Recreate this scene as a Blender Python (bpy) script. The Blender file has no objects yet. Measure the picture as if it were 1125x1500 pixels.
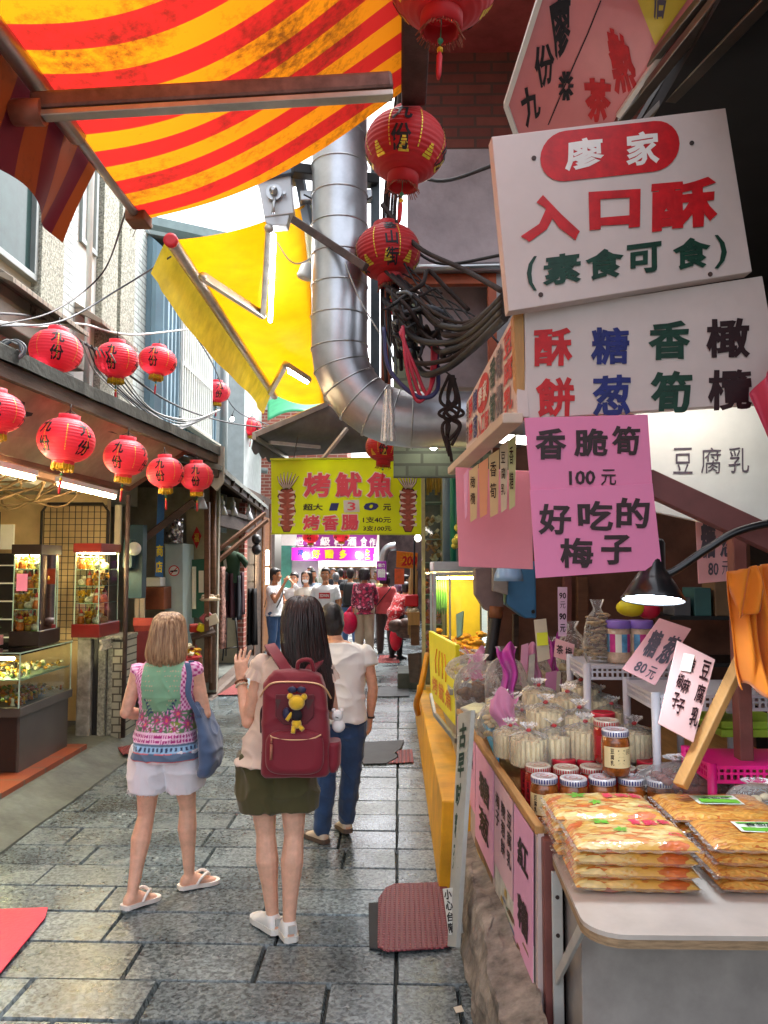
import bpy,bmesh,math,random
from mathutils import Vector,Matrix,noise,Euler
R=math.radians
PI=math.pi
V=Vector
scene=bpy.context.scene
COL=scene.collection
cam_d=bpy.data.cameras.new("camera")
cam=bpy.data.objects.new("camera",cam_d)
COL.objects.link(cam)
cam_d.sensor_fit='VERTICAL'
cam_d.sensor_height=36.0
cam_d.lens=1130/1500*36
cam_d.clip_start=0.05
cam_d.clip_end=500
cam.location=(0,0,1.7)
cam.rotation_euler=(R(90+3.85),0,R(1.17))
scene.camera=cam
SUN_EL,SUN_AZ=62,30
w=bpy.data.worlds.new("World")
scene.world=w
w.use_nodes=True
nt=w.node_tree
bg=nt.nodes['Background']
sky=nt.nodes.new('ShaderNodeTexSky')
sky.sky_type='NISHITA'
sky.sun_disc=False
sky.sun_elevation=R(SUN_EL)
sky.sun_rotation=R(SUN_AZ)
sky.air_density=1.0
sky.dust_density=6.0
sky.ozone_density=1.0
hsv=nt.nodes.new('ShaderNodeHueSaturation')
hsv.inputs['Saturation'].default_value=0.35
nt.links.new(sky.outputs[0],hsv.inputs['Color'])
nt.links.new(hsv.outputs[0],bg.inputs[0])
bg.inputs[1].default_value=0.15
sd=bpy.data.lights.new("sun",'SUN')
sun=bpy.data.objects.new("sun",sd)
COL.objects.link(sun)
sd.energy=1.1
sd.angle=R(14)
sd.color=(1.0,0.98,0.95)
_a,_e=R(SUN_AZ),R(SUN_EL)
sdir=V((math.sin(_a)*math.cos(_e),math.cos(_a)*math.cos(_e),math.sin(_e)))
sun.rotation_euler=sdir.to_track_quat('Z','Y').to_euler()
scene.view_settings.view_transform='Standard'
scene.view_settings.look='None'
scene.view_settings.exposure=2.42
scene.view_settings.gamma=1
scene.render.engine='CYCLES'
scene.cycles.use_denoising=True
scene.cycles.max_bounces=7
scene.cycles.diffuse_bounces=4
scene.cycles.transparent_max_bounces=12
scene.cycles.caustics_reflective=False
scene.cycles.caustics_refractive=False
scene.cycles.sample_clamp_indirect=6
FPX=1130.0
CM=Matrix.Translation(cam.location)@cam.rotation_euler.to_matrix().to_4x4()
CR=CM.to_3x3()
CP=V(cam.location)
def ray(u,v):
 return CR@V(((u-562.5)/FPX,(750-v)/FPX,-1.0))
def P(u,v,Y):
 d=ray(u,v);return CP+d*(Y/d.y)
def PX(u,v,X):
 d=ray(u,v);return CP+d*(X/d.x)
def PZ(u,v,z=0.0):
 d=ray(u,v);return CP+d*((z-CP.z)/d.z)
class Plane:
 def __init__(s,o,n):s.o,s.n=V(o),V(n).normalized()
 def at(s,u,v,off=0.0):
  d=ray(u,v)
  t=(s.o-CP).dot(s.n)/d.dot(s.n)
  p=CP+d*t
  nn=s.n if s.n.dot(d)<0 else-s.n
  return p+nn*off
def lin(h):
 if isinstance(h,(tuple,list)):return tuple(h[:3])
 h=h.lstrip('#')
 o=[]
 for i in(0,2,4):
  c=int(h[i:i+2],16)/255
  o.append(c/12.92 if c<=.04045 else((c+.055)/1.055)**2.4)
 return tuple(o)
_mats={}
def M(name,col='#808080',rough=.6,metal=0.0,var=.12,vs=6.0,bump=0.0,bs=40.0,spec=.5,emit=None,estr=0.0,transl=0.0,attr=None,alpha=1.0,trans=0.0,ior=1.45,stain=0.0,staincol='#2a2018',stretch=(1,1,1),sheen=0.0,coat=0.0):
 """plain Principled surface with noise variation, optional stains, bump, vertex pattern (attr) or translucency"""
 if name in _mats:return _mats[name]
 m=bpy.data.materials.new(name)
 m.use_nodes=True
 t=m.node_tree;N=t.nodes;L=t.links
 b=N['Principled BSDF']
 c=lin(col)
 b.inputs['Roughness'].default_value=rough
 b.inputs['Metallic'].default_value=metal
 b.inputs['Specular IOR Level'].default_value=spec
 b.inputs['IOR'].default_value=ior
 if coat:b.inputs['Coat Weight'].default_value=coat
 if sheen:b.inputs['Sheen Weight'].default_value=sheen
 tc=N.new('ShaderNodeTexCoord')
 mp=N.new('ShaderNodeMapping');mp.inputs['Scale'].default_value=stretch
 L.new(tc.outputs['Object'],mp.inputs[0])
 out=None
 if attr:
  a=N.new('ShaderNodeAttribute');a.attribute_name=attr;out=a.outputs['Color']
 if var or stain:
  n=N.new('ShaderNodeTexNoise');n.inputs['Scale'].default_value=vs;n.inputs['Detail'].default_value=6
  n.inputs['Roughness'].default_value=.62
  L.new(mp.outputs[0],n.inputs['Vector'])
  mr=N.new('ShaderNodeMapRange')
  mr.inputs['From Min'].default_value=.3;mr.inputs['From Max'].default_value=.7
  mr.inputs['To Min'].default_value=1-var*1.6;mr.inputs['To Max'].default_value=1+var
  L.new(n.outputs['Fac'],mr.inputs['Value'])
  mx=N.new('ShaderNodeMix');mx.data_type='RGBA';mx.blend_type='MULTIPLY';mx.inputs[0].default_value=1
  if out:L.new(out,mx.inputs[6])
  else:mx.inputs[6].default_value=(*c,1)
  L.new(mr.outputs[0],mx.inputs[7]);out=mx.outputs[2]
  if stain:
   n2=N.new('ShaderNodeTexNoise');n2.inputs['Scale'].default_value=vs*.45;n2.inputs['Detail'].default_value=9
   n2.inputs['Roughness'].default_value=.7
   L.new(mp.outputs[0],n2.inputs['Vector'])
   r2=N.new('ShaderNodeMapRange');r2.inputs['From Min'].default_value=.5;r2.inputs['From Max'].default_value=.72
   r2.inputs['To Max'].default_value=stain
   L.new(n2.outputs['Fac'],r2.inputs['Value'])
   m2=N.new('ShaderNodeMix');m2.data_type='RGBA'
   L.new(r2.outputs[0],m2.inputs[0]);L.new(out,m2.inputs[6]);m2.inputs[7].default_value=(*lin(staincol),1)
   out=m2.outputs[2]
 if out:L.new(out,b.inputs['Base Color'])
 else:b.inputs['Base Color'].default_value=(*c,1)
 if bump:
  nb=N.new('ShaderNodeTexNoise');nb.inputs['Scale'].default_value=bs;nb.inputs['Detail'].default_value=4
  L.new(mp.outputs[0],nb.inputs['Vector'])
  bp=N.new('ShaderNodeBump');bp.inputs['Strength'].default_value=bump;bp.inputs['Distance'].default_value=.01
  L.new(nb.outputs['Fac'],bp.inputs['Height']);L.new(bp.outputs[0],b.inputs['Normal'])
 if emit:
  b.inputs['Emission Color'].default_value=(*lin(emit),1);b.inputs['Emission Strength'].default_value=estr
 if trans:b.inputs['Transmission Weight'].default_value=trans
 if alpha<1:b.inputs['Alpha'].default_value=alpha
 if transl:
  tr=N.new('ShaderNodeBsdfTranslucent');ms=N.new('ShaderNodeMixShader');ms.inputs[0].default_value=transl
  if out:L.new(out,tr.inputs[0])
  else:tr.inputs[0].default_value=(*c,1)
  o=N['Material Output']
  L.new(b.outputs[0],ms.inputs[1]);L.new(tr.outputs[0],ms.inputs[2]);L.new(ms.outputs[0],o.inputs[0])
 _mats[name]=m
 return m
def glassmat(name,tint='#eaf6f0',rough=.03,fac=.12):
 """thin pane: mostly see-through with a fresnel reflection"""
 if name in _mats:return _mats[name]
 m=bpy.data.materials.new(name);m.use_nodes=True
 t=m.node_tree;N=t.nodes;L=t.links
 N.remove(N['Principled BSDF'])
 tr=N.new('ShaderNodeBsdfTransparent');tr.inputs[0].default_value=(*lin(tint),1)
 gl=N.new('ShaderNodeBsdfGlossy');gl.inputs['Roughness'].default_value=rough
 fr=N.new('ShaderNodeFresnel');fr.inputs[0].default_value=1.35
 ad=N.new('ShaderNodeMath');ad.operation='ADD';ad.inputs[1].default_value=fac*.3
 L.new(fr.outputs[0],ad.inputs[0])
 ms=N.new('ShaderNodeMixShader')
 L.new(ad.outputs[0],ms.inputs[0]);L.new(tr.outputs[0],ms.inputs[1]);L.new(gl.outputs[0],ms.inputs[2])
 L.new(ms.outputs[0],N['Material Output'].inputs[0])
 _mats[name]=m
 return m
def bagmat(name,tint='#f4f4f4',milky=.12,bs=25.0):
 """crinkled clear plastic film"""
 if name in _mats:return _mats[name]
 m=bpy.data.materials.new(name);m.use_nodes=True
 t=m.node_tree;N=t.nodes;L=t.links
 p=N['Principled BSDF'];p.inputs['Base Color'].default_value=(*lin(tint),1);p.inputs['Roughness'].default_value=.12
 tr=N.new('ShaderNodeBsdfTransparent')
 nb=N.new('ShaderNodeTexNoise');nb.inputs['Scale'].default_value=bs;nb.inputs['Detail'].default_value=3
 tc=N.new('ShaderNodeTexCoord');L.new(tc.outputs['Object'],nb.inputs['Vector'])
 bp=N.new('ShaderNodeBump');bp.inputs['Strength'].default_value=.9;bp.inputs['Distance'].default_value=.02
 L.new(nb.outputs['Fac'],bp.inputs['Height']);L.new(bp.outputs[0],p.inputs['Normal'])
 lw=N.new('ShaderNodeLayerWeight');lw.inputs[0].default_value=.35;L.new(bp.outputs[0],lw.inputs['Normal'])
 mr=N.new('ShaderNodeMapRange');mr.inputs['To Min'].default_value=milky;mr.inputs['To Max'].default_value=min(1,milky+.75)
 L.new(lw.outputs['Fresnel'],mr.inputs['Value'])
 ms=N.new('ShaderNodeMixShader');L.new(mr.outputs[0],ms.inputs[0]);L.new(tr.outputs[0],ms.inputs[1]);L.new(p.outputs[0],ms.inputs[2])
 L.new(ms.outputs[0],N['Material Output'].inputs[0])
 _mats[name]=m
 return m
def brickmat(name,c1,c2,mortar,scale=1.0,bw=.5,rh=.25,ms=.02,offset=.5,rough=.8,bump=.5,rot=(0,0,0),stain=.35,staincol='#2b2622'):
 """brick / tile courses laid in the object's own space; rot turns the texture plane onto the wall"""
 if name in _mats:return _mats[name]
 m=bpy.data.materials.new(name);m.use_nodes=True
 t=m.node_tree;N=t.nodes;L=t.links;b=N['Principled BSDF']
 tc=N.new('ShaderNodeTexCoord');mp=N.new('ShaderNodeMapping');mp.inputs['Rotation'].default_value=rot
 L.new(tc.outputs['Object'],mp.inputs[0])
 br=N.new('ShaderNodeTexBrick')
 br.inputs['Color1'].default_value=(*lin(c1),1);br.inputs['Color2'].default_value=(*lin(c2),1)
 br.inputs['Mortar'].default_value=(*lin(mortar),1);br.inputs['Scale'].default_value=scale
 br.inputs['Brick Width'].default_value=bw;br.inputs['Row Height'].default_value=rh;br.inputs['Mortar Size'].default_value=ms
 br.offset=offset
 L.new(mp.outputs[0],br.inputs['Vector'])
 n=N.new('ShaderNodeTexNoise');n.inputs['Scale'].default_value=2.2;n.inputs['Detail'].default_value=8;n.inputs['Roughness'].default_value=.7
 L.new(tc.outputs['Object'],n.inputs['Vector'])
 r2=N.new('ShaderNodeMapRange');r2.inputs['From Min'].default_value=.42;r2.inputs['From Max'].default_value=.7;r2.inputs['To Max'].default_value=stain
 L.new(n.outputs['Fac'],r2.inputs['Value'])
 m2=N.new('ShaderNodeMix');m2.data_type='RGBA';L.new(r2.outputs[0],m2.inputs[0]);L.new(br.outputs['Color'],m2.inputs[6]);m2.inputs[7].default_value=(*lin(staincol),1)
 L.new(m2.outputs[2],b.inputs['Base Color']);b.inputs['Roughness'].default_value=rough
 bp=N.new('ShaderNodeBump');bp.inputs['Strength'].default_value=bump;bp.inputs['Distance'].default_value=.01
 iv=N.new('ShaderNodeMath');iv.operation='SUBTRACT';iv.inputs[0].default_value=1;L.new(br.outputs['Fac'],iv.inputs[1])
 L.new(iv.outputs[0],bp.inputs['Height']);L.new(bp.outputs[0],b.inputs['Normal'])
 _mats[name]=m
 return m
def emitmat(name,col=None,s=0):
 if name in _mats:return _mats[name]
 m=bpy.data.materials.new(name);m.use_nodes=True
 N=m.node_tree.nodes;b=N['Principled BSDF']
 b.inputs['Base Color'].default_value=(*lin(col),1)
 b.inputs['Emission Color'].default_value=(*lin(col),1);b.inputs['Emission Strength'].default_value=s
 _mats[name]=m
 return m
def worldloc(o):
 p=V((0,0,0))
 while o is not None:
  p+=o.location;o=o.parent
 return p
def tag(o,label=None,cat=None,group=None,kind=None):
 if label:o['label']=label
 if cat:o['category']=cat
 if group:o['group']=group
 if kind:o['kind']=kind
 return o
def thing(name,label,cat,loc=(0,0,0),group=None,kind=None):
 o=bpy.data.objects.new(name,None);COL.objects.link(o)
 o.empty_display_size=.1
 o.location=loc
 return tag(o,label,cat,group,kind)
def kids(o):
 return[c for c in list(bpy.data.objects)if c.parent==o]
def dup(root,loc=None,rotz=None,label=None,scale=None,group=None):
 def cp(o,par):
  c=o.copy();COL.objects.link(c)
  if par is not None:
   c.parent=par;c.matrix_parent_inverse=o.matrix_parent_inverse.copy()
  for k in CH.get(o.name,()):cp(k,c)
  return c
 CH={}
 for k in bpy.data.objects:
  if k.parent is not None:CH.setdefault(k.parent.name,[]).append(k)
 r=cp(root,None)
 if loc is not None:r.location=loc
 if rotz is not None:r.rotation_euler=(0,0,rotz)
 if scale is not None:r.scale=(scale,)*3 if not hasattr(scale,'__len__')else scale
 if label:r['label']=label
 if group:r['group']=group
 return r
class MB:
 """mesh builder: collects shapes with material slots, links them as ONE mesh object"""
 def __init__(s):
  s.bm=bmesh.new();s.mats=[];s.mi=0
 def use(s,m):
  if m not in s.mats:s.mats.append(m)
  s.mi=s.mats.index(m);return s
 def _f(s,vs,smooth=False):
  try:
   f=s.bm.faces.new(vs)
  except ValueError:
   return None
  f.material_index=s.mi;f.smooth=smooth
  return f
 def quad(s,a,b,c,d):
  return s._f([s.bm.verts.new(V(p))for p in(a,b,c,d)])
 def poly(s,pts):
  return s._f([s.bm.verts.new(V(p))for p in pts])
 def hexa(s,p):
  """8 corners: 0-3 bottom loop, 4-7 top loop"""
  v=[s.bm.verts.new(V(q))for q in p]
  for i in((3,2,1,0),(4,5,6,7),(0,1,5,4),(1,2,6,5),(2,3,7,6),(3,0,4,7)):
   s._f([v[k]for k in i])
  return s
 def box(s,lo,hi):
  x0,y0,z0=lo;x1,y1,z1=hi
  return s.hexa([(x0,y0,z0),(x1,y0,z0),(x1,y1,z0),(x0,y1,z0),(x0,y0,z1),(x1,y0,z1),(x1,y1,z1),(x0,y1,z1)])
 def obox(s,c,size,mat3):
  c=V(c);h=V(size)/2
  q=[c+mat3@V((sx*h.x,sy*h.y,sz*h.z))for sz in(-1,1)for sx,sy in((-1,-1),(1,-1),(1,1),(-1,1))]
  return s.hexa(q)
 def bar(s,a,b,wd,ht,up=(0,0,1)):
  """rectangular bar from a to b"""
  a,b=V(a),V(b);d=(b-a);L=d.length;d.normalize()
  u=V(up)
  if abs(d.dot(u))>.98:u=V((0,1,0))
  x=d.cross(u).normalized();z=x.cross(d)
  q=[p+x*(sx*wd/2)+z*(sz*ht/2)for p in(a,b)for sx,sz in((-1,-1),(1,-1),(1,1),(-1,1))]
  return s.hexa(q)
 def plate(s,tl,tr,br,bl,th):
  """slab whose front is the given quad (seen with tl,tr,br,bl clockwise); th goes backwards"""
  tl,tr,br,bl=map(V,(tl,tr,br,bl))
  n=(bl-tl).cross(tr-tl).normalized()
  k=-n*th
  return s.hexa([bl,br,br+k,bl+k,tl,tr,tr+k,tl+k])
 def prism(s,pts,off):
  """polygon extruded by vector off"""
  off=V(off)
  a=[s.bm.verts.new(V(p))for p in pts];b=[s.bm.verts.new(V(p)+off)for p in pts]
  s._f(a);s._f(b[::-1]);n=len(a)
  for i in range(n):s._f([a[i],b[i],b[(i+1)%n],a[(i+1)%n]])
  return s
 def tube(s,pts,r,n=8,cap=True,smooth=True):
  pts=[V(p)for p in pts]
  rs=r if hasattr(r,'__len__')else[r]*len(pts)
  rings=[];pu=None
  for i,p in enumerate(pts):
   a=pts[max(i-1,0)];b=pts[min(i+1,len(pts)-1)]
   d=(b-a)
   if d.length<1e-9:d=V((0,0,1))
   d.normalize()
   u=pu if pu is not None else(V((0,0,1))if abs(d.z)<.9 else V((1,0,0)))
   x=d.cross(u)
   if x.length<1e-6:x=d.cross(V((.3,.9,.2)))
   x.normalize();y=x.cross(d).normalized();pu=y
   rings.append([s.bm.verts.new(p+(x*math.cos(2*PI*k/n)+y*math.sin(2*PI*k/n))*rs[i])for k in range(n)])
  for i in range(len(rings)-1):
   for k in range(n):
    s._f([rings[i][k],rings[i][(k+1)%n],rings[i+1][(k+1)%n],rings[i+1][k]],smooth)
  if cap:
   s._f(rings[0][::-1]);s._f(rings[-1])
  return s
 def loft(s,rings,cap=True,smooth=True):
  """rings: list of equal-length point lists"""
  rv=[[s.bm.verts.new(V(p))for p in r]for r in rings]
  n=len(rv[0])
  for i in range(len(rv)-1):
   for k in range(n):
    s._f([rv[i][k],rv[i][(k+1)%n],rv[i+1][(k+1)%n],rv[i+1][k]],smooth)
  if cap:
   s._f(rv[0][::-1]);s._f(rv[-1])
  return s
 def lathe(s,c,prof,n=20,smooth=True,cap=True,axis=None):
  """prof: (radius, height) list round a vertical axis through c (or along axis)"""
  c=V(c)
  if axis is None:X,Y,Z=V((1,0,0)),V((0,1,0)),V((0,0,1))
  else:
   Z=V(axis).normalized();X=Z.orthogonal().normalized();Y=Z.cross(X)
  rings=[[c+X*(r*math.cos(2*PI*k/n))+Y*(r*math.sin(2*PI*k/n))+Z*h for k in range(n)]for r,h in prof]
  return s.loft(rings,cap,smooth)
 def ball(s,c,r,n=12,m=8,sc=(1,1,1)):
  c=V(c)
  rings=[]
  for j in range(m+1):
   th=PI*(j+.02)/(m+.04)if 0<j<m else(0.02 if j==0 else PI-.02)
   rings.append([c+V((r*sc[0]*math.sin(th)*math.cos(2*PI*k/n),r*sc[1]*math.sin(th)*math.sin(2*PI*k/n),-r*sc[2]*math.cos(th)))for k in range(n)])
  return s.loft(rings)
 def grid(s,f,nu,nv,smooth=True):
  """sheet of f(u,v), u,v in 0..1"""
  vv=[[s.bm.verts.new(V(f(i/nu,j/nv)))for i in range(nu+1)]for j in range(nv+1)]
  for j in range(nv):
   for i in range(nu):s._f([vv[j][i],vv[j][i+1],vv[j+1][i+1],vv[j+1][i]],smooth)
  return s
 def raw(s,verts,faces,smooth=False):
  vs=[s.bm.verts.new(V(p))for p in verts]
  for f in faces:s._f([vs[i]for i in f],smooth)
  return s
 def build(s,name,mat=None,parent=None,bevel=0.0,solid=0.0,norm=True,keep=None,jit=0.0,bseg=2):
  bm=s.bm
  if mat is not None:
   if not s.mats:s.mats=[mat]
  if norm:bmesh.ops.recalc_face_normals(bm,faces=bm.faces)
  if keep is not None:base=V(keep)
  elif parent is not None:base=worldloc(parent)
  else:
   xs=[v.co for v in bm.verts]
   lo=[min(p[i]for p in xs)for i in range(3)];hi=[max(p[i]for p in xs)for i in range(3)]
   base=V(((lo[0]+hi[0])/2,(lo[1]+hi[1])/2,lo[2]))
  for v in bm.verts:
   v.co-=base
   if jit:v.co+=noise.noise_vector(v.co*9)*jit
  me=bpy.data.meshes.new(name)
  bm.to_mesh(me);bm.free()
  for m in s.mats:me.materials.append(m)
  o=bpy.data.objects.new(name,me);COL.objects.link(o)
  if parent is not None:o.parent=parent
  else:o.location=base
  if bevel:
   md=o.modifiers.new('bevel','BEVEL');md.width=bevel;md.segments=bseg;md.limit_method='ANGLE';md.angle_limit=R(40);md.harden_normals=False
  if solid:
   md=o.modifiers.new('solid','SOLIDIFY');md.thickness=solid;md.offset=0
  return o
_tc={}
def glyphs(body,bold=0.0):
 """filled outlines of a string in a unit box: (x, y, relief), thickened outwards by bold"""
 k=(body,bold)
 if k in _tc:return _tc[k]
 bold=max(0.0,bold)
 cu=bpy.data.curves.new('lettering','FONT');cu.body=body;cu.size=1;cu.resolution_u=2
 if bold:cu.bevel_depth=bold;cu.bevel_resolution=0
 o=bpy.data.objects.new('lettering',cu);COL.objects.link(o)
 dg=bpy.context.evaluated_depsgraph_get()
 me=bpy.data.meshes.new_from_object(o.evaluated_get(dg))
 vs=[v.co.copy()for v in me.vertices]
 fs=[tuple(p.vertices)for p in me.polygons if sum(vs[i].z for i in p.vertices)>=-1e-6 and min(vs[i].z for i in p.vertices)>-bold*.5-1e-6]
 COL.objects.unlink(o);bpy.data.objects.remove(o);bpy.data.curves.remove(cu);bpy.data.meshes.remove(me)
 used=sorted({i for f in fs for i in f});re_={j:i for i,j in enumerate(used)}
 vs=[vs[i]for i in used];fs=[tuple(re_[i]for i in f)for f in fs]
 x0=min(v.x for v in vs);x1=max(v.x for v in vs);y0=min(v.y for v in vs);y1=max(v.y for v in vs)
 W=max(x1-x0,1e-6);H=max(y1-y0,1e-6)
 _tc[k]=([((v.x-x0)/W,(v.y-y0)/H,v.z/H)for v in vs],fs,W/H)
 return _tc[k]
def write(mb,body,mapf,mat,bold=.015,wob=0.0,seed=0):
 """mapf(u,v) places the unit box of the string in the scene; wob gives a hand-painted unevenness"""
 vs,fs,_=glyphs(body,bold)
 mb.use(mat)
 o=mapf(.5,.5);ex=mapf(.51,.5)-o;ey=mapf(.5,.51)-o
 hgt=ey.length*100
 pts=[]
 for(x,y,z)in vs:
  if wob:
   q=noise.noise_vector(V((x*2.3+seed*3.1,y*2.3,seed)))
   x+=q.x*wob;y+=q.y*wob
  p=mapf(x,y)
  if z:
   n_=(mapf(x+.01,y)-p).cross(mapf(x,y+.01)-p)
   p=p+n_.normalized()*(z*hgt*.035)
  pts.append(p)
 mb.raw(pts,fs)
def quadmap(tl,tr,br,bl,lift=0.0):
 tl,tr,br,bl=map(V,(tl,tr,br,bl))
 n=(bl-tl).cross(tr-tl).normalized()*lift
 return lambda u,v:(bl*(1-u)+br*u)*(1-v)+(tl*(1-u)+tr*u)*v+n
def sub(mp,u0,v0,u1,v1):
 return lambda u,v:mp(u0+(u1-u0)*u,v0+(v1-v0)*v)
def pxquad(pl,q,lift=.003):
 """4 pixel corners tl,tr,br,bl on plane pl"""
 c=[pl.at(x,y,lift)for x,y in q]
 return quadmap(*c)
def pxbox(pl,x0,y0,x1,y1,skew=0.0,slope=0.0,lift=.003):
 """pixel box on plane pl; slope: rise in px per px to the right; skew: top shifted right in px"""
 w_=x1-x0
 return pxquad(pl,((x0+skew,y0),(x1+skew,y0-slope*w_),(x1,y1-slope*w_),(x0,y1)),lift)
def signboard(name,label,cat,pl,q,th,mat,texts,group=None,bevel=.003,backmat=None,wob=.028,extra=None):
 """flat sign: slab from pixel quad q on plane pl + one lettering part.
       texts: (string, box(x0,y0,x1,y1[,slope[,skew]]), material, bold)"""
 c=[pl.at(x,y)for x,y in q]
 ctr=(c[2]+c[3])/2
 t=thing(name,label,cat,ctr,group)
 mb=MB();mb.plate(*c,th);mb.build('board',mat,t,bevel=bevel)
 lt=MB();k=0
 for tx in texts:
  s_,b_,m_,bo=tx[:4]
  sl=b_[4]if len(b_)>4 else 0;sk=b_[5]if len(b_)>5 else 0
  write(lt,s_,pxbox(pl,b_[0],b_[1],b_[2],b_[3],sk,sl,.004),m_,bo,wob,k);k+=1
 if extra:extra(t,pl)
 if texts:lt.build('lettering',None,t,norm=False)
 return t
def cable(pts,r,sag=0.0,n=10):
 """points along a cable through pts, each span sagging"""
 out=[]
 pts=[V(p)for p in pts]
 for a,b in zip(pts[:-1],pts[1:]):
  for i in range(n):
   t_=i/n;p=a.lerp(b,t_);p.z-=sag*4*t_*(1-t_);out.append(p)
 out.append(pts[-1])
 return out
def spline(pts,n=8):
 """Catmull-Rom through pts"""
 pts=[V(p)for p in pts];q=[pts[0]*2-pts[1]]+pts+[pts[-1]*2-pts[-2]]
 out=[]
 for i in range(1,len(q)-2):
  for k in range(n):
   t_=k/n;a,b,c,d=q[i-1],q[i],q[i+1],q[i+2]
   out.append(.5*((2*b)+(c-a)*t_+(2*a-5*b+4*c-d)*t_**2+(3*b-a-3*c+d)*t_**3))
 out.append(pts[-1]);return out
def struct(name,mb,mat,**k):
 o=mb.build(name,mat,**k);o['kind']='structure';return o
# === GROUND
rnd=random.Random(7)
g=MB();g.quad((-60,-30,-.03),(60,-30,-.03),(60,90,-.03),(-60,90,-.03))
struct('ground',g,M('ground_dirt','#4a4a44',.9,var=.25,vs=3,bump=.4,bs=30),keep=(0,0,0))
def paving_material():
 m=bpy.data.materials.new('granite_paving');m.use_nodes=True
 t=m.node_tree;N=t.nodes;L=t.links;b=N['Principled BSDF']
 tc=N.new('ShaderNodeTexCoord')
 at=N.new('ShaderNodeAttribute');at.attribute_name='tint'
 n1=N.new('ShaderNodeTexNoise');n1.inputs['Scale'].default_value=48;n1.inputs['Detail'].default_value=2;n1.inputs['Roughness'].default_value=.55
 n1.inputs['Distortion'].default_value=.7
 L.new(tc.outputs['Object'],n1.inputs['Vector'])
 cr=N.new('ShaderNodeValToRGB')
 cr.color_ramp.elements[0].position=.36;cr.color_ramp.elements[0].color=(*lin('#444d50'),1)
 cr.color_ramp.elements[1].position=.64;cr.color_ramp.elements[1].color=(*lin('#8f9b9d'),1)
 L.new(n1.outputs['Fac'],cr.inputs[0])
 n2=N.new('ShaderNodeTexNoise');n2.inputs['Scale'].default_value=1.7;n2.inputs['Detail'].default_value=7;n2.inputs['Roughness'].default_value=.65
 L.new(tc.outputs['Object'],n2.inputs['Vector'])
 r2=N.new('ShaderNodeMapRange');r2.inputs['From Min'].default_value=.35;r2.inputs['From Max'].default_value=.65;r2.inputs['To Min'].default_value=.5;r2.inputs['To Max'].default_value=1.15
 L.new(n2.outputs['Fac'],r2.inputs['Value'])
 m1=N.new('ShaderNodeMix');m1.data_type='RGBA';m1.blend_type='MULTIPLY';m1.inputs[0].default_value=1
 L.new(cr.outputs[0],m1.inputs[6]);L.new(at.outputs['Color'],m1.inputs[7])
 m2=N.new('ShaderNodeMix');m2.data_type='RGBA';m2.blend_type='MULTIPLY';m2.inputs[0].default_value=1
 L.new(m1.outputs[2],m2.inputs[6]);L.new(r2.outputs[0],m2.inputs[7])
 L.new(m2.outputs[2],b.inputs['Base Color'])
 r3=N.new('ShaderNodeMapRange');r3.inputs['From Min'].default_value=.3;r3.inputs['From Max'].default_value=.7;r3.inputs['To Min'].default_value=.15;r3.inputs['To Max'].default_value=.38
 L.new(n2.outputs['Fac'],r3.inputs['Value']);L.new(r3.outputs[0],b.inputs['Roughness'])
 bp=N.new('ShaderNodeBump');bp.inputs['Strength'].default_value=.28;bp.inputs['Distance'].default_value=.005
 n3=N.new('ShaderNodeTexNoise');n3.inputs['Scale'].default_value=9;n3.inputs['Detail'].default_value=5
 L.new(tc.outputs['Object'],n3.inputs['Vector'])
 ad=N.new('ShaderNodeMath');ad.operation='MULTIPLY_ADD';ad.inputs[1].default_value=1.2
 L.new(n3.outputs['Fac'],ad.inputs[0]);L.new(n1.outputs['Fac'],ad.inputs[2])
 L.new(ad.outputs[0],bp.inputs['Height']);L.new(bp.outputs[0],b.inputs['Normal'])
 return m
def pave():
 bm=bmesh.new();ca=bm.loops.layers.float_color.new('tint')
 def stone(x0,x1,y0,y1):
  gx=rnd.uniform(.002,.006);gy=rnd.uniform(.002,.006);c=rnd.uniform(.78,1.12);hue=rnd.uniform(-.03,.03)
  sk=lambda x,y:(x+(y-4)*.0,y-.012*x)
  zb=rnd.uniform(-.003,.002)
  top=[];bot=[]
  for x,y,sx,sy in((x0,y0,1,1),(x1,y0,-1,1),(x1,y1,-1,-1),(x0,y1,1,-1)):
   jx,jy=rnd.uniform(-.004,.004),rnd.uniform(-.002,.002)
   X,Y=sk(x,y)
   bot.append(bm.verts.new((X+jx+sx*gx*.3,Y+jy+sy*gy*.3,-.028)))
   top.append(bm.verts.new((X+jx+sx*(gx+.006),Y+jy+sy*(gy+.006),zb+rnd.uniform(-.0015,.0015))))
  fs=[bm.faces.new(top)]+[bm.faces.new((bot[i],bot[(i+1)%4],top[(i+1)%4],top[i]))for i in range(4)]
  for f in fs:
   for l in f.loops:l[ca]=(c+hue,c,c-hue,1)
 y=-1.2
 while y<24:
  h=rnd.uniform(.285,.315)
  xl=-2.36 if y<8 else-3.2
  x=xl+(-rnd.uniform(0,.5))
  while x<-.03:
   ln=rnd.uniform(.52,.86)
   x1=x+ln
   if x1>-.28:x1=-.02
   stone(x,x1,y,y+h);x=x1
  x=-.02
  for ln in(rnd.uniform(.24,.4),1.0):
   x1=min(x+ln,.46)
   if y>9:x1=x+ln*1.6
   if x1-x>.05:stone(x,x1,y,y+h)
   x=x1
  y+=h
 me=bpy.data.meshes.new('street_paving');bm.to_mesh(me);bm.free()
 me.materials.append(paving_material())
 o=bpy.data.objects.new('street_paving',me);COL.objects.link(o);o['kind']='structure'
pave()
CONC=M('worn_concrete','#565b55',.7,var=.3,vs=5,bump=.5,bs=22,stain=.5,staincol='#4a4c44')
k=MB()
prof=[(-2.335,-.03),(-2.345,.012),(-2.50,.05),(-2.66,.11),(-3.2,.125),(-3.2,-.03)]
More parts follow.
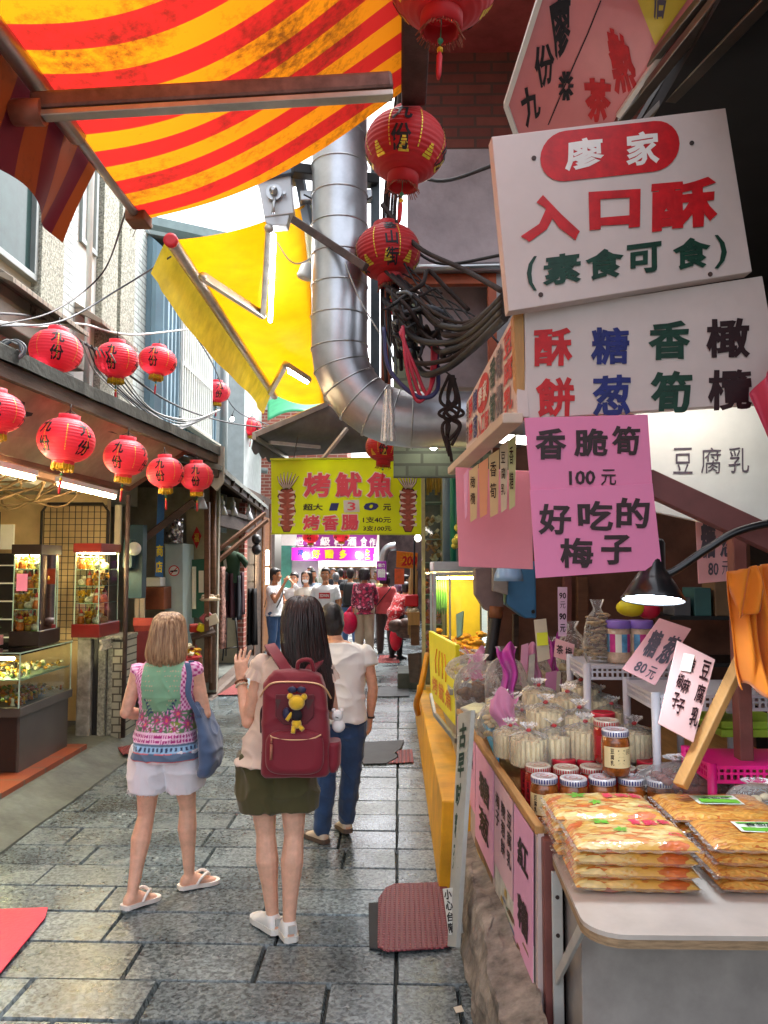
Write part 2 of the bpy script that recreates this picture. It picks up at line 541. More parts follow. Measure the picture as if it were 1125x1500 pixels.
for i in range(16):
 y0=-1+i*.55;y1=y0+.55
 def px(y,p):return(p[0]+(.02*noise.noise(V((0,y*1.3,p[1]*5))))-(.0 if y<5.4 else 0),y,p[1]+.006*noise.noise(V((p[0]*4,y*2,3)))-(0))
 k.loft([[px(y0,p)for p in prof],[px(y1,p)for p in prof]],cap=(i in(0,15)),smooth=False)
struct('pavement_edge',k,CONC,keep=(0,0,0))
TERRA=brickmat('terracotta_tile','#8e4426','#7c3822','#6d5a4a',1,.33,.33,.012,0,.45,.3,stain=.3)
f=MB();f.box((-6,-1,-.02),(-2.70,6.72,.15));struct('shop_floor',f,TERRA,keep=(0,0,0))
f=MB();f.box((.55,1.0,-.02),(4,5.2,.02));struct('stall_floor',f,CONC,keep=(0,0,0))
# === shared setting materials
WOOD_DK=M('dark_old_wood','#4a3a30',.7,var=.3,vs=3,bump=.4,bs=18,stretch=(1,1,6),stain=.3)
WOOD_BR=M('brown_wood','#6e4a33',.6,var=.25,vs=4,bump=.3,bs=20,stretch=(1,1,5),stain=.25)
WOOD_LT=M('raw_pine_wood','#b98a52',.55,var=.18,vs=4,bump=.2,bs=30,stretch=(6,1,1),stain=.15,staincol='#5d3d20')
STEEL=M('galvanised_steel','#b4b6b8',.32,metal=.9,var=.12,vs=3,bump=.06,bs=12,stain=.25,staincol='#6b6460')
ALU=M('aluminium_tube','#b9b4ac',.38,metal=.8,var=.15,vs=6,stain=.3,staincol='#70645a')
IRON=M('rusty_iron','#4b3d3a',.6,metal=.3,var=.3,vs=8,bump=.3,bs=50,stain=.4,staincol='#6a3a24')
BLACKM=M('black_metal','#1d1c1d',.5,var=.2)
PLASTER=M('stained_plaster','#a9a79c',.85,var=.15,vs=2.5,bump=.25,bs=30,stain=.5,staincol='#5c5c54')
WHITEP=M('white_paint','#d9dcd8',.6,var=.08,vs=4,stain=.2,staincol='#8f948e')
PEBBLE=M('pebble_dash','#a3a598',.85,var=.5,vs=45,bump=.9,bs=70,stain=.25)
WTILE=brickmat('white_wall_tile','#d6dfdc','#c6d2cf','#7f8a88',1,.24,.075,.008,.5,.35,.3,rot=(0,R(90),R(90)),stain=.25,staincol='#8f9c99')
WTILE_F=brickmat('white_wall_tile_front','#d6dfdc','#c6d2cf','#7f8a88',1,.24,.075,.008,.5,.35,.3,rot=(R(90),0,0),stain=.25,staincol='#8f9c99')
RBRICK=brickmat('red_brick','#b06252','#9c5246','#c4a79a',1,.24,.075,.010,.5,.8,.4,rot=(R(90),0,0),stain=.2,staincol='#7c4a40')
DBRICK=brickmat('dark_red_brick','#7c3f33','#6b332a','#54382f',1,.24,.08,.010,.5,.85,.5,rot=(R(90),0,0),stain=.45,staincol='#2c201d')
BLACKR=M('blackened_cement','#3b3d38',.9,var=.3,vs=6,bump=.6,bs=25,stain=.5,staincol='#1e211c')
# === LEFT: tiled house above the eaves
FX=-3.2
def yL(u,X=FX):return X*FPX/(u-585)
bt=thing('tiled_house','pale tiled town house with pebble-dash pilasters above the left shop roof','building',(-3.8,6,0))
mb=MB();mb.box((-6,-1,2.4),(FX-.02,9.38,9.0));mb.build('wall',PLASTER,bt)
def strip(name,u0,u1,mat,out,z0=3.2,z1=8.6):
 mb=MB();mb.box((FX-.03,yL(u0),z0),(FX+out,yL(u1),z1));return mb.build(name,mat,bt,bevel=.004)
strip('pilaster',31,66,PEBBLE,.07)
strip('tile_panel',66.3,94,WTILE,.02)
strip('wall_panel',94.5,125,WHITEP,.012)
strip('pilaster',125.5,149,PEBBLE,.08)
strip('tile_panel',149.3,154,WTILE,.03)
strip('pilaster',154.3,176,PEBBLE,.08)
strip('tile_panel',176.3,200,WTILE,.03)
strip('tile_panel',-80,-45,WTILE,.02)
FRAME=M('bronze_window_frame','#8e9492',.4,metal=.5,var=.08)
def house_window(y0,y1,z0,z1,X=FX,par=bt,pane='#5d7f7c'):
 fr=MB();t_=.055
 for a,b in(((y0,z0),(y1,z0+t_)),((y0,z1-t_),(y1,z1)),((y0,z0+t_),(y0+t_,z1-t_)),((y1-t_,z0+t_),(y1,z1-t_)),(((y0+y1)/2-.025,z0+t_),((y0+y1)/2+.025,z1-t_))):
  fr.box((X-.03,a[0],a[1]),(X+.045,b[0],b[1]))
 w_=fr.build('window',FRAME,par,bevel=.004)
 gl=MB();gl.box((X-.02,y0+t_,z0+t_),(X+.0,y1-t_,z1-t_))
 p_=gl.build('pane',M('dark_window_glass','#2c4442',.12,var=.2,spec=.25),par)
 return w_
zw=lambda v,Y:1.7+(826-v)*Y/FPX
house_window(4.6,yL(30),4.15,zw(150,6.4))
house_window(yL(97),yL(122),4.9,6.6)
SILLB=brickmat('sill_brick','#9c8f80','#8d8072','#6b645a',1,.09,.3,.012,0,.8,.5,rot=(0,R(90),R(90)),stain=.4)
for u0,u1,z in((-60,70,4.05),(92,152,4.28)):
 mb=MB();a,b=yL(u0),yL(u1)
 mb.prism([(FX,a,z),(FX+.30,a,z-.20),(FX+.30,a,z-.24),(FX,a,z-.10)],(0,b-a,0))
 mb.build('window_sill',SILLB,bt,bevel=.004)
mb=MB();mb.box((FX-.02,1,3.55),(FX+.16,yL(88),3.72));mb.box((FX-.02,1,3.74),(FX+.10,yL(92),3.80));mb.build('cornice',PLASTER,bt,bevel=.01)
mb=MB();mb.tube([(FX+.13,yL(96),3.3),(FX+.13,yL(96),8.5)],.03);mb.build('drainpipe',WHITEP,bt)
CORR=M('blue_grey_corrugated_sheet','#7391a0',.45,metal=.25,var=.1,vs=2,stain=.25,staincol='#5a6a70')
cx,cy0,cy1=-2.95,yL(200),12.2
ct=thing('corrugated_house','blue-grey corrugated metal house front with white window grille on the left','building',(cx-.5,10.8,2.7))
def corr_sheet(mb,p0,p1,z0,z1,pitch=.16,dep=.035,slope=0.0):
 p0,p1=V((p0[0],p0[1],0)),V((p1[0],p1[1],0));d=p1-p0;L=d.length;d.normalize();n=V((d.y,-d.x,0))
 k=int(L/pitch);prof=[]
 for i in range(k):
  s_=i*pitch
  prof+=[(s_,0),(s_+pitch*.45,0),(s_+pitch*.55,dep),(s_+pitch*.9,dep)]
 prof.append((L,0))
 bot=[p0+d*a+n*b+V((0,0,z0))for a,b in prof];top=[p0+d*a+n*b+V((0,0,z1+slope*a))for a,b in prof]
 for i in range(len(prof)-1):mb.quad(bot[i],bot[i+1],top[i+1],top[i])
mb=MB();corr_sheet(mb,(FX-.3,cy0),(cx,cy0),2.9,6.15,slope=-.9);corr_sheet(mb,(cx,cy0),(cx,cy1),2.9,5.85,slope=-.02);mb.build('wall',CORR,ct,norm=False)
mb=MB();mb.box((-5,cy0+.05,2.9),(cx-.06,cy1,5.7));mb.build('core',CORR,ct)
mb=MB();mb.plate(*[V(p)for p in((-5.5,cy0-.05,6.35),(-5.5,cy1+.1,6.3),(cx+.12,cy1+.1,5.72),(cx+.12,cy0-.05,5.82))],.05);mb.build('roof',M('grey_sheet_roof','#8a999c',.5,metal=.2,var=.1),ct)
wy0,wy1,wz0,wz1=10.0,11.6,3.62,5.1
gp=MB()
for z in(wz0,(wz0+wz1)/2,wz1):gp.box((cx+.06,wy0,z-.02),(cx+.09,wy1,z+.02))
for i in range(15):
 y=wy0+(wy1-wy0)*i/14;gp.box((cx+.062,y-.014,wz0),(cx+.088,y+.014,wz1))
wn=MB();wn.box((cx-.01,wy0+.03,wz0+.03),(cx+.045,wy1-.03,wz1-.03));wo=wn.build('window',M('frosted_glass','#b9c4c4',.3,var=.1),ct)
gp.build('grille',WHITEP,wo)
mb=MB();mb.prism([(cx+.04,wy0-.05,wz0-.02),(cx+.22,wy0-.05,wz0-.1),(cx+.22,wy0-.05,wz0-.13),(cx+.04,wy0-.05,wz0-.08)],(0,wy1-wy0+.1,0));mb.build('window_sill',PLASTER,ct)
mb=MB();mb.tube([(cx+.1,cy1+.12,2.2),(cx+.1,cy1+.12,5.6)],.07);tag(mb.build('drainpipe',M('grey_pvc','#8c9796',.4,var=.1)),'thick grey drainpipe at the far corner of the corrugated house','pipe')
gh=thing('gabled_house','pale grey gabled house behind the corrugated house','building',(-4.2,15,0))
mb=MB();mb.box((-6,14.2,0),(-2.9,16,7.6));mb.build('wall',M('pale_grey_render','#b7bfbd',.7,var=.1),gh)
mb=MB();mb.prism([(-6.4,13.9,8.6),(-2.75,13.9,7.75),(-2.6,13.9,7.25),(-2.68,13.9,7.2),(-2.85,13.9,7.6),(-6.4,13.9,8.45)],(0,2.4,0));mb.build('roof',M('grey_green_roof','#8ea09f',.5,var=.1),gh)
# === LEFT: eaves roof of the gift shop
EA,EB=V((-2.55,2.0,2.95)),V((-2.0,8.5,2.95))
def eave(t):return EA.lerp(EB,t)
def eY(y):return EA.lerp(EB,(y-2.0)/6.5)
rf=thing('shop_roof','black mossy lean-to roof edge running over the left gift shop','roof',(-3,5,2.95))
mb=MB()
n=40
for i in range(n):
 a,b=eave(i/n),eave((i+1)/n)
 ja=.02*noise.noise(V((i*.7,0,0)));jb=.02*noise.noise(V(((i+1)*.7,0,0)))
 mb.hexa([a+V((ja,0,-.04)),b+V((jb,0,-.04)),(FX+.02,b.y,3.30),(FX+.02,a.y,3.30),a+V((ja,0,.05)),b+V((jb,0,.05)),(FX+.02,b.y,3.42),(FX+.02,a.y,3.42)])
mb.build('roof_slab',BLACKR,rf)
mb=MB();mb.bar(eave(0)+V((-.05,0,-.09)),eave(1)+V((-.05,0,-.09)),.05,.09);mb.bar(eave(0)+V((-.16,0,-.10)),eave(1)+V((-.16,0,-.10)),.04,.05);mb.build('eaves_beam',WOOD_DK,rf)
for i in range(9):
 y=2.3+i*.75;e=eY(y)
 mb=MB();mb.bar(e+V((-.1,0,-.06)),V((FX,y,3.24)),.05,.07);mb.build('rafter',WOOD_DK,rf)
mb=MB()
for j in range(5):
 x=-.3-j*.16
 mb.bar(eave(0)+V((x,0,-.02+.09*(j+1)*.5)),eave(1)+V((x,0,-.02+.09*(j+1)*.5)),.02,.03)
mb.build('batten',WOOD_BR,rf)
mb=MB();c0=eave(1)
mb.prism([c0+V((.04,.01,.06)),c0+V((.04,.01,-.34)),c0+V((-.04,.01,-.44)),c0+V((-.18,.01,-.30)),c0+V((-.30,.01,-.02)),c0+V((-.30,.01,.13))],(0,.04,0))
mb.build('end_board',PLASTER,rf)
CREAM=M('cream_shop_wall','#c9b083',.7,var=.15,vs=3,stain=.25,staincol='#7a6543')
gs=thing('gift_shop','open-fronted gift shop with cream walls under the black roof edge','building',(-4,5.5,.15))
mb=MB();mb.box((-5.1,-1,.15),(-5.0,7.8,3.25));mb.build('wall',CREAM,gs)
mb=MB();mb.box((-5.0,7.7,.15),(-2.95,7.8,3.2));mb.build('wall',CREAM,gs)
mb=MB();mb.box((-5.0,-1,2.62),(-3.0,7.68,2.7));mb.build('ceiling',WOOD_DK,gs)
mb=MB();mb.box((-3.0,-1,2.40),(-2.9,7.68,2.62));mb.build('lintel',WOOD_BR,gs)
NB=[P(-40,560,5.1),P(235,660,7.9),P(203,732,7.4),P(-40,672,4.9)]
NB=[V((-2.42,4.1,2.86)),V((-2.16,7.75,2.86)),V((-2.62,7.35,2.42)),V((-2.80,3.9,2.42))]
nb=thing('name_board','cream sloping name board with worn black writing under the left roof edge','sign',(-2.5,6,2.4))
mb=MB();mb.plate(*NB,.03);mb.build('board',M('aged_cream_board','#a8987f',.75,var=.2,vs=4,stain=.4,staincol='#5d4b3a'),nb)
mb=MB()
for a,b in zip(NB,NB[1:]+NB[:1]):
 mb.bar(a,b,.05,.05);
mb.build('frame',WOOD_BR,nb,bevel=.006)
lt=MB();qm=quadmap(*NB,lift=.006);INKW=M('faded_black_paint','#221e1a',.6,var=.3,vs=20)
lt.use(INKW);rb0=random.Random(11)
for uc in(.24,.60):
 for k in range(9):
  u_,v_=uc+rb0.uniform(-.05,.05),.5+rb0.uniform(-.26,.26);a_=rb0.choice((.2,1.5,2.4,.8));l_=rb0.uniform(.03,.055);w_=rb0.uniform(.010,.02)
  dx,dy=math.cos(a_)*l_,math.sin(a_)*l_*3;nx,ny=-math.sin(a_)*w_,math.cos(a_)*w_*3
  lt.poly([qm(u_-dx-nx*.4,v_-dy-ny*.4),qm(u_-nx,v_-ny),qm(u_+dx-nx*.8,v_+dy-ny*.8),qm(u_+dx*1.1,v_+dy*1.1),qm(u_+dx*.8+nx*.7,v_+dy*.8+ny*.7),qm(u_+nx*1.1,v_+ny*1.1),qm(u_-dx*.9+nx*.5,v_-dy*.9+ny*.5)])
lt.build('brush_marks',None,nb,norm=False)
pr=thing('stone_pier','low wall end of peeling plaster and granite posts beside the glass counter','wall',(-2.8,7.3,0))
mb=MB();mb.box((-3.0,7.18,.1),(-2.87,7.6,1.0));mb.build('plaster_post',M('peeling_plaster','#9a958c',.9,var=.35,vs=9,bump=.8,bs=18,stain=.6,staincol='#5a4a42'),pr,bevel=.012)
mb=MB();mb.box((-2.86,7.22,.1),(-2.82,7.6,1.0));mb.build('gap_shade',BLACKM,pr)  # black strip stands in for the shade in the open gap
GRAN=M('rough_granite','#8c8c80',.85,var=.4,vs=40,bump=.7,bs=60,stain=.3)
mb=MB();mb.box((-2.81,7.20,.08),(-2.74,7.6,1.0));mb.build('granite_post',GRAN,pr,bevel=.01)
mb=MB();mb.box((-2.735,7.24,.08),(-2.685,7.6,1.0));mb.build('granite_post',GRAN,pr,bevel=.01)
mb=MB();mb.box((-2.68,7.22,.08),(-2.585,7.6,1.0));mb.build('brick_infill',brickmat('grey_brick','#a3a08e','#8f8c7c','#4f4c42',1,.13,.07,.007,.5,.9,.7,rot=(R(90),0,0),stain=.4),pr)
mb=MB();mb.box((-3.0,7.18,1.0),(-2.58,7.62,1.03));mb.build('ledge',GRAN,pr,bevel=.006)
mb=MB();mb.tube([(-2.56,7.2,.1),(-2.56,7.2,2.35)],.022);tag(mb.build('iron_pipe',IRON),'thin dark iron pipe standing at the end of the stone pier','pipe')
mb=MB()
for i in range(7):
 for sgn in(1,-1):
  y=6.98+i*.08
  mb.bar((-2.70,y,.93 if sgn>0 else 1.0),(-2.70,y+.08,1.0 if sgn>0 else.93),.02,.014)
mb.box((-2.712,6.96,1.0),(-2.688,7.56,1.012));mb.box((-2.712,6.96,.918),(-2.688,7.56,.93))
mb.build('lattice_trim',M('white_stone','#b8b2a4',.7,var=.2),pr)
# === LEFT: second shop (Y 8-10.3), third shop with clothes (10.3-13), dark timber house
s2=thing('snack_shop','narrow old shop front with pale blue refrigerator side and green door behind the blonde woman','building',(-3.0,9,0))
mb=MB();mb.box((-5,10.0,.05),(-2.36,10.08,2.75));mb.build('wall',M('grimy_pale_wall','#9b9889',.85,var=.2,vs=3,stain=.5,staincol='#4d4940'),s2)
mb=MB();mb.box((-4.6,7.82,.05),(-4.5,10.0,2.75));mb.build('wall',PLASTER,s2)
mb=MB();mb.box((-4.5,7.82,2.7),(-2.5,10.0,2.76));mb.build('ceiling',WOOD_DK,s2)
mb=MB();mb.box((-4.5,7.82,-.02),(-2.5,10.0,.05));mb.build('floor_slab',CONC,s2)
TEAL=M('dark_teal_paint','#2a4750',.55,var=.2,vs=5,stain=.3)
mb=MB();mb.box((-2.78,7.82,1.35),(-2.62,7.95,2.1));mb.build('teal_panel',TEAL,s2,bevel=.004)
GREEN=M('dark_green_paint','#1f5a43',.5,var=.15,vs=5,stain=.3)
def pxslab(name,q,Y,th,mat,par,bev=.004):
 c=[P(u,v,Y)for u,v in q]
 mb=MB();mb.plate(*c,th);return mb.build(name,mat,par,bevel=bev)
gdo=pxslab('door',((274,820),(306,818),(306,905),(276,905)),9.7,.05,GREEN,s2)
pxslab('pane',((281,830),(287,830),(287,892),(281,892)),9.66,.01,M('paper_note','#d8d2bd',.8,var=.1),gdo,0)
pxslab('pane',((291,836),(298,836),(298,868),(291,868)),9.66,.01,M('paper_note','#d8d2bd',.8,var=.1),gdo,0)
pxslab('wall_panel',((272,745),(300,745),(300,822),(274,822)),9.9,.04,M('beige_wall','#b1a888',.8,var=.15),s2)
pxslab('post',((299,735),(306,735),(306,1000),(299,1000)),9.2,.08,WOOD_BR,s2)
s3=thing('clothes_shop','small clothes shop with dark timber frame and cream wall under the second roof','building',(-2.8,11.6,0))
mb=MB();mb.box((-5,12.6,.02),(-2.62,12.7,2.8));mb.build('wall',M('cream_wall','#d8cfb4',.75,var=.1),s3)
mb=MB();mb.box((-4.9,10.1,.02),(-4.8,12.6,2.8));mb.build('wall',M('cream_wall'),s3)
mb=MB();mb.box((-4.8,10.1,-.02),(-2.55,12.6,.10));mb.build('floor_slab',CONC,s3)
mb=MB();mb.box((-4.8,10.1,2.4),(-2.4,12.6,2.46));mb.build('ceiling',WOOD_DK,s3)
mb=MB();mb.box((-2.62,12.50,.02),(-2.52,12.7,2.7));mb.build('brick_pillar',RBRICK,s3,bevel=.005)
mb=MB();mb.bar((-2.44,10.1,2.32),(-2.5,12.6,2.32),.08,.22);mb.build('lintel',WOOD_DK,s3,bevel=.005)
mb=MB();mb.box((-2.47,10.05,.02),(-2.37,10.15,2.6));mb.build('post',WOOD_BR,s3,bevel=.006)
s4=thing('timber_house','dark brown timber house front beyond the clothes shop on the left','building',(-3.0,14,0))
mb=MB();mb.box((-5,12.75,0),(-2.60,16.0,3.0));mb.build('wall',WOOD_DK,s4)
for y in(12.9,13.7,14.5,15.3):
 mb=MB();mb.box((-2.598,y,.02),(-2.57,y+.12,2.9));mb.build('post',WOOD_BR,s4,bevel=.004)
mb=MB()
for i in range(9):mb.box((-2.598,13.04,.2+i*.3),(-2.585,13.68,.47+i*.3))
mb.build('cladding',WOOD_DK,s4)
mb=MB();mb.box((-2.598,14.64,.05),(-2.585,15.28,2.6));mb.build('door',M('orange_wood_door','#8a5a30',.5,var=.2,stretch=(1,1,5)),s4)
r2=thing('tiled_roof','grey tin lean-to roof with white spot lamps below over the clothes shop','roof',(-2.5,11,2.7))
RA,RB=V((-1.97,8.42,2.76)),V((-2.5,14.6,2.76))
mb=MB();mb.hexa([RA+V((0,0,-.03)),RB+V((0,0,-.03)),(-4.6,14.6,3.35),(-4.6,8.42,3.35),RA+V((0,0,.03)),RB+V((0,0,.03)),(-4.6,14.6,3.43),(-4.6,8.42,3.43)])
mb.build('roof_sheet',M('weathered_tin','#7f8580',.6,metal=.2,var=.25,vs=4,stain=.4),r2)
mb=MB();mb.bar(RA+V((-.06,0,-.06)),RB+V((-.06,0,-.06)),.05,.08);mb.build('fascia',WOOD_DK,r2)
for i in range(7):
 a=RA.lerp(RB,(i+.3)/7);mb=MB();mb.bar(a+V((0,0,-.06)),V((-3.6,a.y,3.08)),.05,.07);mb.build('rafter',WOOD_DK,r2)
for a,b,lab in((P(190,805,8.0),P(283,735,8.35),'dark timber strut rising to the near roof edge behind the lanterns'),):
 mb=MB();mb.bar(a,b,.07,.07);tag(mb.build('roof_strut',WOOD_DK,bevel=.006),lab,'strut')
mb=MB();mb.bar(P(312,812,10.4),P(388,752,11.2),.05,.05);mb.bar(P(314,826,10.35),P(391,762,11.15),.06,.05);tag(mb.build('roof_strut',WOOD_BR,bevel=.006),'pair of grey-brown poles bracing the clothes shop roof','strut')
mb=MB();mb.tube([P(311,1010,9.9),P(312,700,9.9)],.045);tag(mb.build('roof_post',WOOD_BR),'round brown pole in front of the green door','post')
# === FAR END
fb=thing('brick_house','red brick house across the lane end with white framed windows','building',(-2.5,18,0))
mb=MB();mb.box((-7,17.5,2.7),(-1.2,19,6.7));mb.build('wall',RBRICK,fb)
mb=MB();mb.box((-7,17.46,4.55),(-1.2,17.5,4.62));mb.build('string_course',WHITEP,fb)
for u0,u1,v0,v1 in((352,372,560,602),(376,398,566,600)):
 c=[P(u,v,17.44)for u,v in((u0,v0),(u1,v0),(u1,v1),(u0,v1))]
 mb=MB();mb.plate(*c,.05);wo=mb.build('window',WHITEP,fb)
 c=[P(u,v,17.42)for u,v in((u0+3,v0+3),(u1-3,v0+3),(u1-3,v1-4),(u0+3,v1-4))]
 mb=MB();mb.plate(*c,.01);mb.build('pane',M('pale_window_glass','#a8c0c0',.1,var=.1),wo)
mb=MB();mb.box((-7,17.3,6.7),(-1.1,19,6.85));mb.build('roof',PLASTER,fb)
GPL=M('green_translucent_sheet','#5fc89a',.4,var=.08,transl=.6)
mb=MB();mb.grid(lambda a,b:P(392+84*a,588-14*math.sin(a*PI)+28*b,16.5-b*1.5),24,6)
tag(mb.build('plastic_canopy',GPL,solid=.01),'translucent green corrugated canopy in front of the brick house','canopy')
mb=MB()
for v,x0,x1 in((690,300,392),(640,300,392)):
 mb.tube([P(x0-30,v-12,16.8),P(x1,v,16.8)],.06)
mb.tube([P(352,690,16.7),P(392,650,16.7)],.05)
tag(mb.build('wall_pipes',M('grey_pvc')),'grey pipes crossing the red brick wall above the clothes shop','pipe')
ps=thing('vinegar_shop','bright white shop front with shelves of bottles at the lane end','building',(-1.8,23,0))
def fx(u,Y):return P(u,826,Y).x
mb=MB();mb.box((fx(426,23),24.6,0),(fx(560,23),24.7,3.4));mb.build('wall',M('white_shop_wall','#d8d8d2',.6,var=.05),ps)
mb=MB();mb.box((fx(412,23),23.0,0),(fx(427,23),24.6,3.4));mb.build('wall',M('turquoise_wall','#4f9c88',.6,var=.12),ps)
mb=MB();mb.box((fx(427,23),23.05,0),(fx(466,23),23.1,1.9));mb.build('shutter',M('white_shutter','#c9cccf',.5,var=.06),ps)
mb=MB();mb.box((fx(427,23),23.0,2.7),(fx(560,23),24.6,3.4));mb.build('wall',M('grimy_pale_wall'),ps)
mb=MB();mb.box((fx(427,23),23.0,-.02),(fx(560,23),24.6,.04));mb.build('floor_slab',CONC,ps)
for z in(.85,1.25,1.62):
 mb=MB();mb.box((fx(468,23),24.25,z-.03),(fx(548,23),24.59,z));mb.build('shelf',WOOD_LT,ps)
rr=random.Random(3)
BOT=[M('bottle_'+n_,c_,.2,var=.05)for n_,c_ in(('amber','#8a5a20'),('dark','#2a1a14'),('gold','#c8a03c'),('red','#8a2a24'),('white','#d8d0b8'))]
proto={}
kk=0
for z in(.85,1.25):
 for i in range(14):
  mi=(i//4+(0 if z<1 else 2))%5
  x=fx(470,23)+.03+i*.107
  loc=(x,24.36,z)
  lab='bottle of %s vinegar in a row on the back shelf of the far shop'%('amber','dark','golden','red','white')[mi]
  if mi not in proto:
   mb=MB();mb.use(BOT[mi]).lathe(loc,[(.038,0),(.04,.02),(.04,.17),(.014,.22),(.014,.28),(.018,.285),(.018,.3)],8)
   o=mb.build('bottle',BOT[mi]);proto[mi]=o;tag(o,lab,'bottle','vinegar bottles on the far shelves')
  else:
   o=dup(proto[mi],loc)
rb=thing('brick_building','dark brick and cement upper storey overhanging the right stalls','building',(1.5,8,0))
Yw=5.3
mb=MB();mb.box((.10,Yw,4.62),(4.5,5.6,5.35));mb.build('wall',DBRICK,rb)
PINKC=M('stained_mauve_cement','#a39597',.8,var=.2,vs=2.5,bump=.3,bs=25,stain=.45,staincol='#574a4c')
mb=MB();mb.box((.06,Yw-.04,3.74),(4.5,5.6,4.615));mb.build('beam',PINKC,rb)
mb=MB();mb.box((.05,3.3,5.35),(4.5,5.62,5.5));mb.build('slab',M('faded_red_paint','#a04a48',.7,var=.2,stain=.2),rb)
mb=MB();mb.box((.15,5.62,3.0),(4.5,12.5,6.3));mb.build('wall',PINKC,rb)
mb=MB();mb.box((-.20,Yw-.05,2.6),(-.14,Yw+.05,4.5));mb.build('post',M('weathered_blue_post','#5e6a70',.6,var=.2),rb)
OR=M('orange_frame_paint','#a04a26',.55,var=.15,stain=.2)
mb=MB();mb.box((-.13,Yw,2.55),(-.06,Yw+.06,3.74));mb.box((-.06,Yw,3.66),(.62,Yw+.06,3.735));mb.box((.62,Yw,2.55),(.68,Yw+.06,3.735));mb.build('window_frame',OR,rb,bevel=.004)
mb=MB();mb.box((-.05,6.2,2.4),(1.4,6.28,3.9));mb.build('wall',brickmat('grey_green_brick','#7c8a78','#6c7a6a','#5a6258',1,.24,.1,.012,.5,.8,.5,rot=(R(90),0,0)),rb)
mb=MB();mb.box((.68,Yw+.01,2.55),(2.5,Yw+.06,3.735));mb.build('wall',M('pale_grey_panel','#9a9a9c',.7,var=.12),rb)
mb=MB();mb.tube([P(575,394,5.2),P(745,388,5.2)],.025);mb.build('conduit',STEEL,rb)
mb=MB();c=[P(u,v,5.9)for u,v in((655,418),(682,418),(672,560),(628,560))];mb.plate(*c,.02)
o=mb.build('banner',M('lime_banner','#c9d832',.6,var=.1,transl=.4));tag(o,'lime yellow banner seen through the orange window frame behind the cables','banner')
sh=thing('stall_shed','dark open shed with black ceiling and steel shutter rails over the pickle stall','building',(1.8,3,0))
DARK=M('sooty_dark_wall','#1b1a1c',.8,var=.3,vs=3)  # near-black base colour for the shed ceiling and back wall
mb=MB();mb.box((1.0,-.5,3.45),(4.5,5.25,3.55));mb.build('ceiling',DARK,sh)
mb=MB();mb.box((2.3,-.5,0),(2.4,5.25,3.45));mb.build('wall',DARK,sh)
mb=MB();mb.box((.62,5.12,0),(2.3,5.22,2.5));mb.build('wall',M('brown_tile_wall','#6a4534',.6,var=.25),sh)
for(a,b,w_)in((P(912,176,3.0),P(1100,-60,2.2),.045),(P(950,178,3.0),P(1160,-40,2.2),.05),(P(890,170,3.1),P(1060,-40,2.3),.03)):
 mb=MB();mb.bar(a,b,w_,.03);mb.build('shutter_rail',M('dull_steel_rail','#7a736c',.3,metal=.8,var=.15),sh,bevel=.004)
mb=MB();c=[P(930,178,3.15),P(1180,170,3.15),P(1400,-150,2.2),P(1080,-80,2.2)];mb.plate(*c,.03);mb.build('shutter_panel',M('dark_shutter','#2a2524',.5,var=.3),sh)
# === AWNINGS
def stripe_mat(nm='orange_red_striped_canvas',c1='#e08410',c2='#bf2420',tl=.42,st=.8):
 m=bpy.data.materials.new(nm);m.use_nodes=True
 t=m.node_tree;N=t.nodes;L=t.links;b=N['Principled BSDF']
 at=N.new('ShaderNodeAttribute');at.attribute_name='stripe'
 sp=N.new('ShaderNodeSeparateColor');L.new(at.outputs['Color'],sp.inputs[0])
 ml=N.new('ShaderNodeMath');ml.operation='FRACT';L.new(sp.outputs[0],ml.inputs[0])
 gt=N.new('ShaderNodeMath');gt.operation='GREATER_THAN';gt.inputs[1].default_value=.5;L.new(ml.outputs[0],gt.inputs[0])
 mx=N.new('ShaderNodeMix');mx.data_type='RGBA';L.new(gt.outputs[0],mx.inputs[0])
 mx.inputs[6].default_value=(*lin(c1),1);mx.inputs[7].default_value=(*lin(c2),1)
 tc=N.new('ShaderNodeTexCoord');n=N.new('ShaderNodeTexNoise');n.inputs['Scale'].default_value=26;n.inputs['Detail'].default_value=8;n.inputs['Roughness'].default_value=.75
 L.new(tc.outputs['Object'],n.inputs['Vector'])
 n2=N.new('ShaderNodeTexNoise');n2.inputs['Scale'].default_value=2.5;L.new(tc.outputs['Object'],n2.inputs['Vector'])
 mm=N.new('ShaderNodeMath');mm.operation='MULTIPLY';L.new(n.outputs['Fac'],mm.inputs[0]);L.new(n2.outputs['Fac'],mm.inputs[1])
 r=N.new('ShaderNodeMapRange');r.inputs['From Min'].default_value=.24;r.inputs['From Max'].default_value=.40;r.inputs['To Max'].default_value=st;L.new(mm.outputs[0],r.inputs['Value'])
 m2=N.new('ShaderNodeMix');m2.data_type='RGBA';L.new(r.outputs[0],m2.inputs[0]);L.new(mx.outputs[2],m2.inputs[6]);m2.inputs[7].default_value=(*lin('#4a1f12'),1)
 L.new(m2.outputs[2],b.inputs['Base Color']);b.inputs['Roughness'].default_value=.7
 tr=N.new('ShaderNodeBsdfTranslucent');L.new(m2.outputs[2],tr.inputs[0])
 ms=N.new('ShaderNodeMixShader');ms.inputs[0].default_value=tl
 L.new(b.outputs[0],ms.inputs[1]);L.new(tr.outputs[0],ms.inputs[2]);L.new(ms.outputs[0],N['Material Output'].inputs[0])
 return m
STRIPE=stripe_mat()
STRIPEV=stripe_mat('stained_striped_valance','#8a3c14','#5e1220',.25,.8)  # stained stripes again, with the valance's shade put into darker colours
